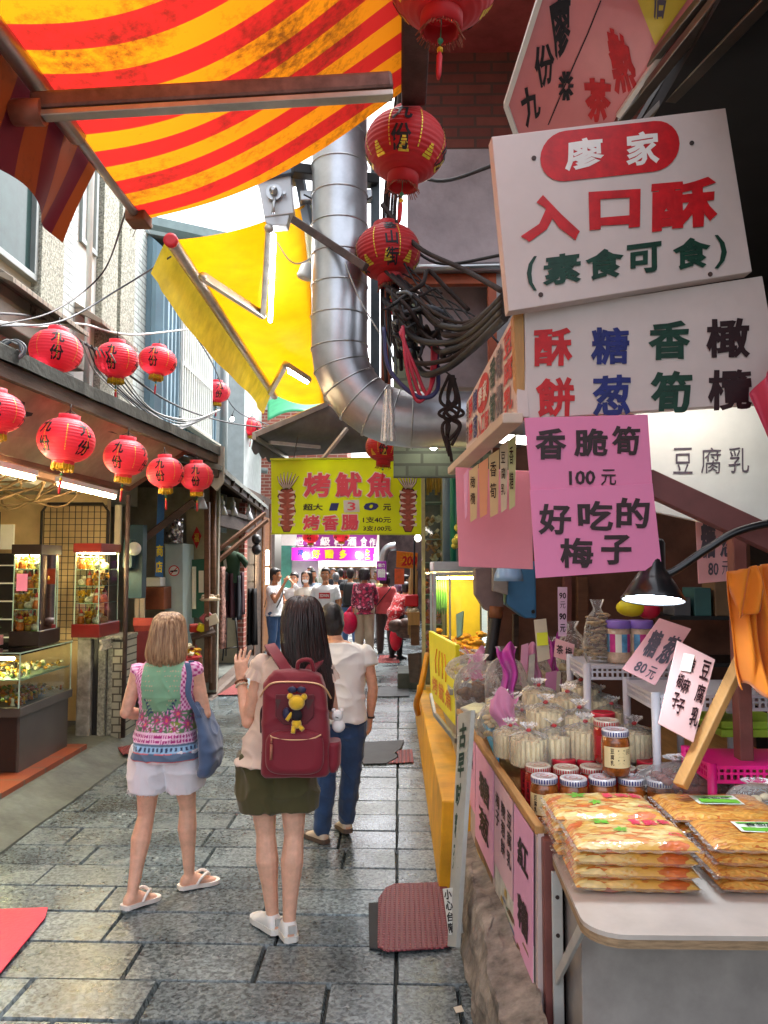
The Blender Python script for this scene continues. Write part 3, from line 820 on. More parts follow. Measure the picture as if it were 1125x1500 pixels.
def canvas(name,f,nu,nv,mat,par,stripef=None):
 bm=bmesh.new();ca=bm.loops.layers.float_color.new('stripe')
 base=worldloc(par)
 vv=[[bm.verts.new(V(f(i/nu,j/nv))-base)for i in range(nu+1)]for j in range(nv+1)]
 for j in range(nv):
  for i in range(nu):
   fc=bm.faces.new((vv[j][i],vv[j][i+1],vv[j+1][i+1],vv[j+1][i]));fc.smooth=True
   if stripef:
    for l,(a,b)in zip(fc.loops,((i,j),(i+1,j),(i+1,j+1),(i,j+1))):
     s_=stripef(a/nu,b/nv);l[ca]=(s_,s_,s_,1)
 me=bpy.data.meshes.new(name);bm.to_mesh(me);bm.free();me.materials.append(mat)
 o=bpy.data.objects.new(name,me);COL.objects.link(o);o.parent=par
 return o
aw=thing('striped_awning','orange and red striped folding awning overhead with stained scalloped valance coloured darker for shade','awning',(-.6,2.2,3.4))
HX,HZ=.03,3.93
BX,BZ=-1.18,3.30
def awn(u,v):
 y=.3+v*(3.5-.3)
 x=HX+(BX-HX)*u
 yy=y-.05*u*v
 z=HZ+(BZ-HZ)*u-.10*math.sin(PI*u)*(1-.25*math.cos(v*14))-.10*math.sin(PI*u)*math.sin(v*PI)+.015*math.sin(v*9+u*3)
 return(x,yy,z)
canvas('canopy',awn,30,60,STRIPE,aw,lambda u,v:v*14.0+.12*math.sin(u*5)+.25)
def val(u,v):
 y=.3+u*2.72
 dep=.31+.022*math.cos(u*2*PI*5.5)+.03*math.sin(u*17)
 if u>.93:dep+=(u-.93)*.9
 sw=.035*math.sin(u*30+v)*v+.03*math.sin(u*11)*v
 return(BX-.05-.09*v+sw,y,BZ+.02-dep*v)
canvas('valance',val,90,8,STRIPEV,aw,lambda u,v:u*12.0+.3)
mb=MB();mb.tube([(BX-.02,.2,BZ-.01),(BX-.02,2.75,BZ-.01)],.035,12);mb.tube([(BX-.02,2.75,BZ-.01),(BX-.02,3.40,BZ-.01)],.022,10);mb.build('front_bar',ALU,aw)
mb=MB();mb.box((BX-.06,3.36,BZ-.05),(BX+.03,3.47,BZ+.02));mb.build('end_cap',M('rust_brown_metal','#7a4a2a',.6,var=.3),aw,bevel=.006)
ARMM=M('stained_awning_arm','#7a5a52',.5,metal=.35,var=.25,vs=14,stain=.5,staincol='#3c2522')
AY=2.42
a0,a1=P(20,152,AY),P(575,121,AY+.1)
mb=MB();mb.bar(a0+V((.06,0,0)),a1,.05,.062);mb.build('folding_arm',ARMM,aw,bevel=.012)
mb=MB();mb.bar(a0+V((.06,0,-.045)),a1+V((0,0,-.045)),.045,.02);mb.build('folding_arm',ALU,aw,bevel=.003)
mb=MB();mb.tube([a0+V((.0,0,-.03)),a0+V((.10,0,-.03))],.042,12);mb.tube([a0+V((-.16,-.0,-.02)),a0+V((.03,0,-.02))],.03,12);mb.build('arm_joint',M('pinkish_brown_joint','#9a5f4c',.5,metal=.2,var=.2),aw)
mb=MB();mb.box((HX-.02,.2,HZ-.02),(HX+.10,3.6,HZ+.1));mb.build('roller_case',IRON,aw,bevel=.01)
YEL=M('yellow_canvas','#dc9604',.6,var=.12,vs=3,transl=.46,stain=.2,staincol='#7a5a18')
ya=thing('yellow_awning','bright yellow folding awning with a white tube lamp arm beside the metal duct','awning',(-1.2,7,3.9))
F0,F1=P(253,352,5.2),P(402,578,10.1)
K0,K1=P(446,300,5.2),P(476,590,10.6)
def yaw_(u,v):
 a=F0.lerp(K0,u);b=F1.lerp(K1,u)
 p=a.lerp(b,v);p.z-=.05*math.sin(PI*u)*(1+.5*math.sin(v*20))
 return p
canvas('canopy',yaw_,12,40,YEL,ya)
YEL2=M('faded_yellow_valance','#d2b52e',.7,var=.2,vs=4,transl=.5,stain=.3,staincol='#8a7a3a')
def yv(u,v):
 p=F0.lerp(F1,u);d=(.26+.05*math.sin(u*5)+(.05 if u>.9 else 0))*(1.0 if u>.04 else.9)
 return p+V((-.05-.10*v++.006*math.sin(u*26)*v,0,-d*v))
canvas('valance',yv,60,6,YEL2,ya)
mb=MB();mb.tube([F0+V((0,-.02,-.02)),F1+V((0,.02,-.02))],.045,12);mb.build('front_bar',ALU,ya)
mb=MB();mb.lathe(F0+V((0,-.06,-.02)),[(.03,0),(.05,.004),(.05,.03),(.045,.034)],16,axis=(0,1,0));mb.build('end_cap',M('red_plastic','#c4202c',.4,var=.08),ya)
mb=MB();e0,e1=P(412,292,5.2),P(455,572,10.4)
mb.bar(K0+V((.06,.1,.05)),K1+V((.08,0,.05)),.18,.16);mb.build('cassette',M('olive_grey_metal','#8d8a6a',.5,var=.12),ya,bevel=.02)
gb=[P(376,256,5.12),P(426,250,5.12),P(430,312,5.12),P(387,318,5.12)]
mb=MB();mb.plate(*gb,.12);mb.plate(P(386,318,5.13),P(424,314,5.13),P(420,330,5.13),P(392,330,5.13),.10)
gx=mb.build('gear_box',M('white_enamel','#c4c8cc',.35,metal=.2,var=.06),ya,bevel=.006)
mb=MB();c=P(402,283,5.10)
mb.lathe(c,[(.055,0),(.055,.02)],18,axis=(0,-1,0));mb.lathe(c+V((0,-.02,0)),[(.028,0),(.028,.03),(.012,.032),(.012,.05)],14,axis=(0,-1,0));mb.lathe(P(417,285,5.10),[(.012,0),(.012,.03)],10,axis=(0,-1,0))
mb.tube([P(402,290,5.06),P(400,312,5.05)],.012);mb.build('crank_gear',STEEL,gx)
mb=MB();mb.plate(P(373,252,5.08),P(430,243,5.08),P(432,252,5.08),P(374,262,5.08),.2);mb.build('cover_cap',M('blue_grey_paint','#6f7f8e',.5,var=.1),ya,bevel=.004)
def arm(q,r,m=ALU,name='folding_arm'):
 mb=MB()
 for a,b in zip(q[:-1],q[1:]):mb.bar(a,b,r,r*1.3)
 for a in q:mb.ball(a,r*.75,10,6)
 return mb.build(name,m,ya)
def under(u,v,k=.965):
 d=ray(u,v);best=min((((CP+d*((q-CP).dot(d)/d.dot(d)))-q).length,(q-CP).length)for q in(yaw_(i/12,j/40)for i in range(13)for j in range(41)))
 return CP+d.normalized()*best[1]*k
arm([under(297,405),under(385,462),under(394,335)],.045)
arm([under(396,575),under(418,534),under(452,556)],.05)
TUBE=emitmat('white_tube_light','#f4f8ff',9)
mb=MB();mb.tube([under(401,345,.95),under(396,470,.95)],.018,10);mb.build('tube_lamp',TUBE,ya)
mb=MB();mb.tube([under(424,545,.95),under(450,560,.95)],.02,10);mb.build('tube_lamp',TUBE,ya)
bk=thing('awning_bracket','black steel bracket bars reaching from the brown cables to the yellow awning crank','bracket',P(500,270,5.1))
mb=MB();mb.bar(P(428,249,5.05),P(552,266,5.25),.10,.07);mb.build('cross_bar',BLACKM,bk,bevel=.006)
mb=MB();mb.bar(P(440,290,5.2),P(545,288,5.25),.08,.07);mb.build('cross_bar',STEEL,bk,bevel=.006)
mb=MB();mb.bar(P(437,250,5.15),P(452,330,5.3),.06,.05);mb.build('hanger',M('blue_grey_paint'),bk,bevel=.004)
mb=MB();mb.bar(P(430,322,4.9),P(536,392,4.6),.045,.05);tag(mb.build('iron_strut',IRON,bevel=.006),'slanting brown iron strut crossing in front of the duct','strut')
mb=MB();c=P(450,392,5.4);mb.lathe(P(452,385,5.4),[(.02,0),(.045,-.02),(.055,-.10),(.05,-.12)],12,axis=(.3,0,1));tag(mb.build('flood_lamp',WHITEP),'small white flood lamp tucked behind the top of the duct','lamp')
ga=thing('grey_awning','weathered grey tin awning on poles above the yellow squid sign','awning',P(440,650,9.5))
GREYC=M('weathered_grey_canvas','#6d696a',.75,var=.25,vs=3,stain=.4,staincol='#3c3836')
A_,B_,C_,D_=P(372,640,9.3),P(480,600,11.2),P(575,668,10.6),P(385,676,8.9)
def gf(u,v):
 p=A_.lerp(B_,u).lerp(D_.lerp(C_,u),v);p.z-=.05*math.sin(u*PI)*math.sin(v*PI);return p
A_,B_=P(372,637,9.0),P(478,592,9.9)
D_,C_=P(420,668,10.6),P(600,660,10.6)
canvas('canopy',gf,20,10,GREYC,ga)
def gv(u,v):
 p=A_.lerp(D_,u);return p+V((-.03*v,0,-(.16+.05*abs(math.sin(u*16)))*v))
canvas('valance',gv,60,4,GREYC,ga)
mb=MB();mb.bar(A_,B_,.05,.06);mb.bar(A_+V((0,0,-.03)),D_+V((0,0,-.03)),.05,.05);mb.build('front_bar',ALU,ga)
mb=MB();mb.bar(P(508,628,9.7),P(465,682,9.2),.04,.04);mb.bar(P(395,648,9.3),P(468,655,10),.04,.04);mb.build('folding_arm',ALU,ga)
# === METAL DUCT
du=thing('exhaust_duct','big shiny metal exhaust duct dropping from above and bending right into the stalls','duct',P(500,600,5))
dr=.185
p0=P(497,120,5.0);ztop=6.2
pb=P(497,520,5.0)
path=[V((p0.x,5.0,ztop)),V((pb.x,5.0,3.12))]
path_all=[]
k=26
for i in range(k+1):path_all.append(path[0].lerp(path[1],i/k))
ctr=V((pb.x+.48,5.0,3.12));R_=.48
for i in range(1,7):
 a=PI+(PI/2)*i/6
 path_all.append(ctr+V((math.cos(a)*R_,0,math.sin(a)*R_)))
endx=P(760,612,5.0).x
l=path_all[-1]
for i in range(1,4):path_all.append(V((l.x+(endx-l.x)*i/3,5.0,l.z)))
DUCT=M('shiny_duct_metal','#bcbfc4',.36,metal=.9,var=.16,vs=3,bump=.2,bs=7,stain=.35,staincol='#6a6068')
mb=MB();mb.tube(path_all,dr,28,cap=False);mb.build('pipe',DUCT,du,norm=False)
seam=[path[0].lerp(path[1],i/15)for i in range(16)]+path_all[k+1:k+8]
for i,p in enumerate(seam):
 j=min(range(len(path_all)),key=lambda q:(path_all[q]-p).length)
 d=(path_all[min(j+1,len(path_all)-1)]-path_all[max(j-1,0)]).normalized()
 mb=MB();mb.lathe(p,[(dr-.01,-.006),(dr+.007,-.004),(dr+.007,.004),(dr-.01,.006)],28,axis=d,cap=False);mb.build('seam_ring',STEEL,du,norm=False)
# === LANTERNS
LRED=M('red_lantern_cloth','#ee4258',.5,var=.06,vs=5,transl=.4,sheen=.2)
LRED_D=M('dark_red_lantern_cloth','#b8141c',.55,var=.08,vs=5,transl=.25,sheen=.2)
GOLD=M('gold_fringe','#d8a818',.45,var=.25,vs=60,bump=.5,bs=120)
GOLDF=M('gold_foil_print','#e0c440',.35,metal=.3,var=.3,vs=40)
INK=M('black_ink','#16121a',.6,var=.1)
REDT=M('red_tassel','#c0202c',.6,var=.15)
LR=.2
def lprof(a):
 th=a*R(72)
 return LR*math.cos(th)**.85,LR*.82*math.sin(th)
def lantern_proto(label,loc,chars,red,ring=16,az=(-20,70),tassel=True,foil=False):
 t=thing('red_lantern',label,'lantern',loc,'round red paper lanterns hung over the lane')
 L0=V(loc)
 prof=[]
 N=ring*4
 for i in range(N+1):
  a=-1+2*i/N
  r,z=lprof(a)
  prof.append((r+.0045*(abs(math.sin(PI*i/4))-.5),z))
 mb=MB();mb.lathe(L0,prof,40,cap=False);sh_=mb.build('shade',red,t,norm=False)
 zt=lprof(1)[1];rt=lprof(1)[0]
 mb=MB();mb.lathe(L0+V((0,0,zt-.004)),[(rt+.003,0),(rt+.003,.038),(rt-.012,.04),(rt-.014,.0)],24,cap=False);mb.build('top_collar',red,t)
 mb=MB();mb.lathe(L0+V((0,0,-zt+.004)),[(rt+.003,0),(rt+.003,-.03-.035*foil),(rt-.014,-.03-.035*foil),(rt-.014,.0)],24,cap=False);mb.build('bottom_collar',red,t)
 mb=MB();rl=random.Random(5)
 for i in range(44):
  a=2*PI*i/44;x,y=math.cos(a)*(rt-.004),math.sin(a)*(rt-.004);j=rl.uniform(.9,1.08)
  fz=-zt-.035*foil
  mb.tube([L0+V((x,y,fz-.012)),L0+V((x*j,y*j,fz-.03)),L0+V((x*j*(1.02+.2*foil),y*j*(1.02+.2*foil),fz-.072+.02*foil+rl.uniform(-.006,.006)))],.0062 if not foil else.002,5)
 mb.build('fringe',M('dull_red_fringe','#8a4a34',.7)if foil else GOLD,t)
 mb=MB();mb.tube([L0+V((0,0,zt+.03)),L0+V((0,0,zt+.12))],.005,6);mb.tube([L0+V((-rt,0,zt+.03)),L0+V((0,0,zt+.07)),L0+V((rt,0,zt+.03))],.003,5);mb.build('hook',BLACKM,t)
 if tassel:
  mb=MB();mb.tube([L0+V((0,0,-zt)),L0+V((0,0,-zt-.12))],.002,5);mb.use(M('green_bead','#2f7a5a',.4)).ball(L0+V((0,0,-zt-.10)),.011,8,6);mb.use(GOLD).ball(L0+V((0,0,-zt-.135)),.012,8,6)
  mb.use(REDT).lathe(L0+V((0,0,-zt-.25)),[(.006,0),(.010,.02),(.011,.09),(.004,.11)],8);mb.build('tassel',REDT,t)
 def onto(az0,w,zc,h):
  def f(u,v):
   z=zc+(v-.5)*h
   th=math.asin(max(-.98,min(.98,z/(LR*.82))));r=LR*max(.02,math.cos(th))**.85+.006
   a=R(az0)+(u-.5)*w/r
   return L0+V((math.sin(a)*r,-math.cos(a)*r,z))
  return f
 lt=MB()
 for az0 in az:
  n=len(chars);hh=.11 if n==2 else.085
  for i,ch in enumerate(chars):
   write(lt,ch,onto(az0,hh*.9,(n/2-i-.5)*hh*1.2+.005,hh),INK,.025,.03,i)
 lt.build('lettering',None,t,norm=False)
 gt=MB();gt.use(GOLDF)
 for q in range(8):
  a0=q*45+22
  for i in range(12):
   f=onto(a0,.006,.09-i*.0165,.011);gt.raw([f(0,0),f(1,0),f(1,1),f(0,1)],[(0,1,2,3)])
  if foil:
   for i in range(5):
    f=onto(a0+22,.05-.008*i,-.115+.012*i,.009);gt.raw([f(0,0),f(1,0),f(1,1),f(0,1)],[(0,1,2,3)])
 gt.build('gold_trim',None,t,norm=False)
 return t
def lpos(u,v,wpx,scale=1.0):
 """centre from pixel centre and pixel width"""
 Y=2*LR*scale*FPX/wpx
 return P(u,v,Y)
def eavepos(u,v,wpx):
 k=(u-585)/FPX;Y=-(2.72+.0)/(k-.0846)*1.0
 Y=2.66/(.0846-k);p=P(u,v,Y)
 return p,wpx*Y/FPX/(2*LR)
_p,_s=eavepos(97,645,80)
pr1=lantern_proto('red lantern marked 九份 in the lower row, in front of the cream name board',_p,'九份',LRED,az=(-24,62))
pr1.scale=(_s,)*3
lowrow=[((184,670,66),22,'red lantern of the lower row hanging just right of the cream name board'),((242,692,55),24,'red lantern of the lower row, third from the left edge and overlapping the last one'),((288,698,50),34,'smallest red lantern of the lower row, at the end of the black roof edge'),((-6,604,78),48,'red lantern cut by the left edge of the picture beside the cream name board')]
for(u,v,w_),rz,lab in lowrow:
 _p,_s=eavepos(u,v,w_);dup(pr1,_p,R(rz),lab,scale=_s)
uprow=[((82,514,78),50,'large red lantern resting behind the black roof edge, leftmost of the upper row'),((171,527,62),30,'red lantern of the upper row below the pebble-dash wall, second from left'),((231,529,54),28,'red lantern of the upper row in front of the blue corrugated wall'),((318,574,38),-40,'small red lantern hanging by the grey drainpipe under the yellow valance'),((368,626,31),-10,'tiny red lantern in front of the red brick house')]
for(u,v,w_),rz,lab in uprow:dup(pr1,lpos(u,v,w_),R(rz),lab,scale=1)
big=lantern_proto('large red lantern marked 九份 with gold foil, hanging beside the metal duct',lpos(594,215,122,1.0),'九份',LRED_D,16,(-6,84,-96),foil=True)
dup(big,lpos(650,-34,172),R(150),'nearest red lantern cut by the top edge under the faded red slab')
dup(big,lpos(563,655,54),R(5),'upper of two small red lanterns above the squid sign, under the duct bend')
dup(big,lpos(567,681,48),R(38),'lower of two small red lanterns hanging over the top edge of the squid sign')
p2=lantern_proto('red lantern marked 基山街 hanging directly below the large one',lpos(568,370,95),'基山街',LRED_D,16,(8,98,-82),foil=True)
dup(pr1,P(455,786,19),R(20),scale=1,label='far red lantern half hidden behind the left bottom edge of the squid sign')
dup(pr1,P(500,784,19),R(-20),scale=1,label='far red lantern half hidden behind the middle bottom edge of the squid sign')
rl_=random.Random(15)
for o in list(bpy.data.objects):
 if o.name.startswith('red_lantern'):
  k=o.scale[0];o.scale=(k*rl_.uniform(.96,1.04),k*rl_.uniform(.96,1.04),k*rl_.uniform(.93,1.03));o.rotation_euler=(R(rl_.uniform(-5,5)),R(rl_.uniform(-5,5)),o.rotation_euler[2])
# === CABLES
CAB=M('black_cable','#1f1d20',.55,var=.15);CABG=M('grey_cable','#5d6268',.5,var=.15);CABW=M('white_cable','#b4b6b4',.5,var=.1)
CABBR=M('dusty_brown_cable','#2a1e1c',.85,var=.3,vs=12,stain=.3);CABR=M('red_cable','#a8203a',.45,var=.1);CABB=M('blue_cable','#2a2c58',.45,var=.1)
def wire(pts,r,mat,lab,name='cable',sag=0,grp=None):
 mb=MB();mb.tube(cable(pts,r,sag)if sag else spline(pts),r,6)
 return tag(mb.build(name,mat),lab,'cable',grp)
wire([P(-20,480,4.0),P(80,455,5.2),P(150,400,5.6),P(192,288,3.6)],.006,CAB,'thin black cable swooping up from the left roof to the striped awning bar')
wire([P(-20,478,4.2),P(90,470,5.5),P(180,420,6.0),P(250,376,5.3)],.007,CABG,'grey cable running from the left roof up to the red cap of the yellow awning')
wire([P(-20,470,4.5),P(60,478,6),P(120,475,7),P(190,490,8),P(280,482,10)],.012,CABW,'pale cable bundle crossing the tiled house above the lanterns')
wire([P(-20,458,4.5),P(40,462,6),P(85,472,7),P(150,480,8)],.010,CAB,'black cable along the tiled house sill above the leftmost lantern')
wire([P(85,480,6.5),P(150,520,7.5),P(250,590,9),P(330,618,12),P(400,628,14)],.012,CAB,'black cable descending behind the upper lantern row to the far brick house')
wire([P(280,482,10),P(310,530,10.6),P(345,600,13),P(400,625,15)],.010,CABG,'grey cable from the window grille to the grey awning')
for i in range(7):
 o=7*i
 wire([P(120+o,500+i*3,7.0),P(140+o*1.1,545+i*2,7.4),P(185+o,585+i*3,8.2),P(240+o,632-i*3,9.0),P(305+o*.4,612-i*2,10.5)],.008,(CABW,CABG,CAB)[i%3],'one of the tangled cables sagging over the black roof edge behind the upper lanterns',grp='tangled cables on the left roof')
for i in range(5):
 a=i*.9
 pts=[P(10+16*math.cos(a+q)+i*3,512+14*math.sin(a+q),4.6)for q in(0,1.2,2.4,3.6,4.8)]
 wire(pts,.007,(CABG,CABW)[i%2],'one of the coiled wires lying on the roof at the left edge',grp='coiled wires at the left edge')
for i in range(8):
 aa=i*.8;c=P(208,318,4.0)
 wire([c+V((0,0,.08)),c+V((.03*math.cos(aa),0,.02)),c+V((.06*math.cos(aa*1.7),.02*math.sin(aa),-.06-.02*(i%3)))],.0025,CABW,'one of the frayed pale strings hanging from the striped awning end','string',grp='frayed strings')
for i in range(9):
 x=582+(i*5.3)%26;mt=(CABBR,CAB,CABG)[i%3]
 wire([P(x+8,-20,3.9),P(x,130+i*4,4.2),P(x-14,250,4.7),P(x-20,330,4.85),P(x-22+(i%4)*3,470,4.75),P(x-16+i*2,560-i*6,4.6)],.012-.003*(i%3),mt,'one of the vertical dusty cables bundled behind the hanging red lanterns',grp='vertical cable bundle')
for i in range(12):
 q=i/11;mt=(CABBR,CABBR,CAB)[i%3]
 a=P(562+10*(i%4),395+60*q,4.7);m1=P(600+14*(i%5),430+95*q+8*(i%3),4.4);m2=P(690,470+42*q,3.9);b=P(748-4*(i%3),425+40*q,3.3)
 wire([a,m1,P(650,465+70*q+6*(i%2),4.1),m2,b],.010+.005*((i*7)%3),mt,'one of the thick dusty cables drooping from the duct to the white signs',grp='drooping cables')
rc_=random.Random(23)
for i in range(16):
 x0,y0=562+rc_.uniform(0,24),420+rc_.uniform(0,90);q=[(x0,y0)]
 for k in range(4):q.append((q[-1][0]+rc_.uniform(-8,34),q[-1][1]+rc_.uniform(-22,46)))
 wire([P(a,min(b,585),4.45+rc_.uniform(-.15,.1))for a,b in q],rc_.choice((.005,.008,.011,.014)),(CABBR,CAB,CABBR,CABG)[i%4],'one of the loose cables tangled beside the duct under the lanterns',grp='loose cable tangle')
for i in range(5):
 wire([P(566,330+30*i,4.8),P(600+20*i,400+14*i,4.6),P(650+20*i,470+8*i,4.3)],.006,CAB,'one of the thin black wires fanning out behind the lower lantern',grp='thin fanning wires')
wire([P(566,230,4.8),P(640,265,4.6),P(735,238,4.0)],.011,CAB,'black cable crossing the mauve cement beam')
wire([P(575,335,4.8),P(640,385,4.7),P(745,372,4.3)],.010,CAB,'black cable in front of the steel conduit')
wire([P(560,300,4.8),P(610,360,4.6),P(680,395,4.2),P(742,430,3.5)],.016,CABBR,'thick brown cable slanting to the white entrance sign')
for i in range(3):
 wire([P(590-2*i,478+i*4,4.3),P(596+6*i,540,4.25),P(612+6*i,588-i*6,4.25),P(634-i,560,4.25),P(640-3*i,500,4.3)],.011,CABR,'one of the red cables hanging in a loop below the black tangle',grp='red cable loops')
wire([P(562,480,4.35),P(570,540,4.3),P(610,580,4.25),P(640,572,4.25),P(640,520,4.3)],.013,CABB,'dark blue cable hanging in a loop in front of the duct')
for i in range(6):
 a=i*1.1;c=P(658+3*(i%3),606,4.3)
 wire([c+V((0,0,.22)),c+V((.05*math.cos(a),.02,.08)),c+V((.07*math.cos(a+2),0,.0)),c+V((.05*math.sin(a),.02,-.06)),c+V((-.01,0,-.12-.03*i))],.010,CABBR,'one of the knotted dusty cable ends dangling in front of the duct',grp='dangling cable knot')
wire([P(404,352,5.0),P(425,382,5.0),P(445,384,5.1),P(478,362,5.1)],.005,CABW,'thin pale wire hanging under the crank gear')
wire([P(505,385,4.6),P(528,440,4.7),P(556,488,4.7)],.005,CABW,'thin pale wire in front of the duct')
wire([P(445,285,5.0),P(500,310,5.0),P(545,288,5.0)],.006,CAB,'thin black wire sagging under the steel bracket')
mb=MB();mb.grid(lambda u,v:P(563+12*u+(u-.5)*12*v,570+76*v,4.6+.03*math.sin(u*14)),14,8)
tag(mb.build('plastic_strip',bagmat('clear_film','#ffffff',.15)),'clear plastic strip hanging in front of the duct bend','plastic sheet')
def bulb(u,v,Y,lab,s=1.0):
 t=thing('hanging_bulb',lab,'lamp',P(u,v,Y))
 c=P(u,v,Y);mb=MB();mb.ball(c,.035*s,12,8,(1,1,1.2));mb.build('bulb',emitmat('bulb_glow','#fff4e0',6),t)
 mb=MB();mb.lathe(c+V((0,0,.03*s)),[(.018*s,0),(.018*s,.05*s),(.006*s,.06*s)],10);mb.tube([c+V((0,0,.08*s)),c+V((.05*s,0,.2*s))],.004);mb.build('socket',BLACKM,t)
bulb(635,652,6.0,'bare white bulb glowing under the duct above the squid stall')
bulb(612,788,11.5,'bare white bulb hanging right of the squid sign',1.3)
bulb(340,614,11,'small unlit-looking bulb beside the tiny lantern at the brick house',.8)
# === RIGHT: PICKLE STALL SIGNS
INKR=M('red_sign_paint','#c4121c',.5,var=.16,vs=25);INKG=M('dark_green_sign_paint','#0f3b2c',.5,var=.25,vs=25);INKB=M('navy_sign_paint','#1c2570',.5,var=.2,vs=25)
INKM=M('maroon_black_paint','#2a0e14',.5,var=.08);INKWH=M('white_sign_paint','#e8e4e0',.5,var=.04);INKGY=M('grey_ink','#5a525e',.6,var=.1)
SIGNW=M('aged_white_signboard','#d3c5c1',.5,var=.08,vs=2,stain=.28,staincol='#a08a84',bump=.03,bs=8)
PINK=M('pink_card','#ee8cb8',.55,var=.04,vs=3,transl=.12);PINKL=M('pale_pink_card','#f4bcc0',.55,var=.05,transl=.15);LILAC=M('lilac_card','#e6a6c8',.55,var=.06)
def screws(pl,pts,par):
 mb=MB()
 for u,v in pts:mb.lathe(pl.at(u,v,.0),[(.008,0),(.008,.004)],10,axis=(0,-1,0))
 mb.build('screws',IRON,par)['kind']='stuff'
def stadium(pl,cx,cy,hw,hh,slope,off=.003):
 pts=[]
 for s_,a0 in((1,-90),(-1,90)):
  for i in range(13):
   a=R(a0+180*i/12);x=s_*(hw-hh)+math.cos(a)*hh;y=math.sin(a)*hh
   pts.append(pl.at(cx+x,cy+y-slope*x,off))
 return pts
pl1=Plane(P(900,300,2.55),(.10,-1,.05))
def oval(t,pl):
 mb=MB();mb.poly(stadium(pl,893,222,102,37,.11));mb.build('red_badge',INKR,t)
 screws(pl,((782,232),(1013,210),(792,432),(1040,402)),t)
signboard('entrance_sign','tilted white board with red badge and red 入口酥 over green writing, topmost above the pickle stall','sign',pl1,((720,200),(1063,158),(1102,398),(745,456)),.05,SIGNW,[('廖',(828,206,884,252,.10),INKWH,.03),('家',(916,196,966,245,.10),INKWH,.03),('入',(764,288,850,358,.06),INKR,.055),('口',(862,282,938,338,.06),INKR,.06),('酥',(953,268,1050,340,.09),INKR,.05),('(',(771,376,786,426),INKG,.01),('素',(794,376,851,420,.12),INKG,.035),('食',(857,368,913,412,.12),INKG,.035),('可',(918,360,968,404,.12),INKG,.035),('食',(984,352,1040,398,.12),INKG,.035),(')',(1046,345,1064,394),INKG,.01)],extra=oval)
pl2=Plane(P(900,520,2.58),(.06,-1,.0))
def trim2(t,pl):
 mb=MB();mb.plate(pl.at(752,460,.0),pl.at(767,457,.0),pl.at(770,614,.0),pl.at(758,612,.0),.05);mb.build('edge_strip',WOOD_LT,t,bevel=.002)
signboard('flavour_sign','long white board listing 酥餅 糖葱 香筍 橄欖 in red, blue, green and black','sign',pl2,((768,457),(1117,404),(1150,588),(771,614)),.05,SIGNW,[('酥',(782,482,838,537,.03),INKR,.035),('餅',(785,554,841,612,.03),INKR,.035),('糖',(866,480,921,536,.03),INKB,.03),('葱',(867,551,924,610,.03),INKB,.03),('香',(949,472,1011,528,.03),INKG,.035),('筍',(952,545,1014,606,.03),INKG,.035),('橄',(1034,468,1098,526,.03),INKM,.035),('欖',(1036,542,1101,602,.03),INKM,.03)],extra=trim2)
pl3=Plane(P(752,520,2.6),(-1.1,-.09,0))
def pq3(x0,x1,ft,fb):
 """column box between pixel x0..x1 with fractional heights of the slanting board"""
 def yy(x,f):
  a=(x-683)/(753-683);top=590+(459-590)*a;bot=662+(611-662)*a
  return top+(bot-top)*f
 return((x0,yy(x0,ft)),(x1,yy(x1,ft)),(x1,yy(x1,fb)),(x0,yy(x0,fb)))
sd3=thing('side_sign','white board facing the lane with red drop badge, left of the flavour board','sign',P(715,650,3.0))
mb=MB();mb.plate(*[pl3.at(u,v)for u,v in((683,590),(753,459),(758,611),(683,662))],.04);mb.build('board',SIGNW,sd3,bevel=.003)
lt=MB()
for s_,x0,x1,cols in(('豆腐乳',739,752,INKR),('橄欖',728,737,INKGY),('香筍',718,727,INKG),('糖葱',694,700,INKB),('酥餅',688,693,INKR),('香筍',684,687,INKGY)):
 n=len(s_)
 for i,ch in enumerate(s_):
  write(lt,ch,pxquad(pl3,pq3(x0,x1,.08+.86*i/n,.08+.86*(i+.86)/n),.004),cols,.03)
for i,ch in enumerate('入口酥'):write(lt,ch,pxquad(pl3,pq3(700+i*6,705+i*6,.64,.94),.004),INKR,.03)
mbd=MB();mbd.poly([pl3.at(*((708+9*math.cos(a)),pq3(708+9*math.cos(a),709,.33+.27*math.sin(a),1)[0][1]),.003)for a in[2*PI*i/20 for i in range(20)]]);mbd.build('red_badge',INKR,sd3)
for i,ch in enumerate('廖家'):write(lt,ch,pxquad(pl3,pq3(702+7*i,708+7*i,.2+.0*i,.48),.006),INKWH,.02)
lt.build('lettering',None,sd3,norm=False)
mb=MB();mb.bar(pl3.at(672,690,.02),pl3.at(760,612,.02),.07,.035);mb.build('ledge',M('cream_plastic_ledge','#cbb8a6',.5,var=.08),sd3,bevel=.004)
strips=[((679,690,686,758),'pale pink',LILAC,''),((687,684,700,762),'cream',M('cream_paper','#e6d3a8',.7,var=.05,transl=.3),'橄欖'),((701,674,715,756),'salmon',M('salmon_paper','#efb892',.7,var=.05,transl=.3),''),((716,662,731,755),'pale yellow',M('cream_paper'),'香筍'),((732,648,744,748),'white',M('white_paper','#e4dcc8',.7,var=.05,transl=.3),'豆腐乳'),((744,640,756,744),'green edged',M('pale_green_paper','#d6dcae',.7,var=.05,transl=.3),'香糖')]
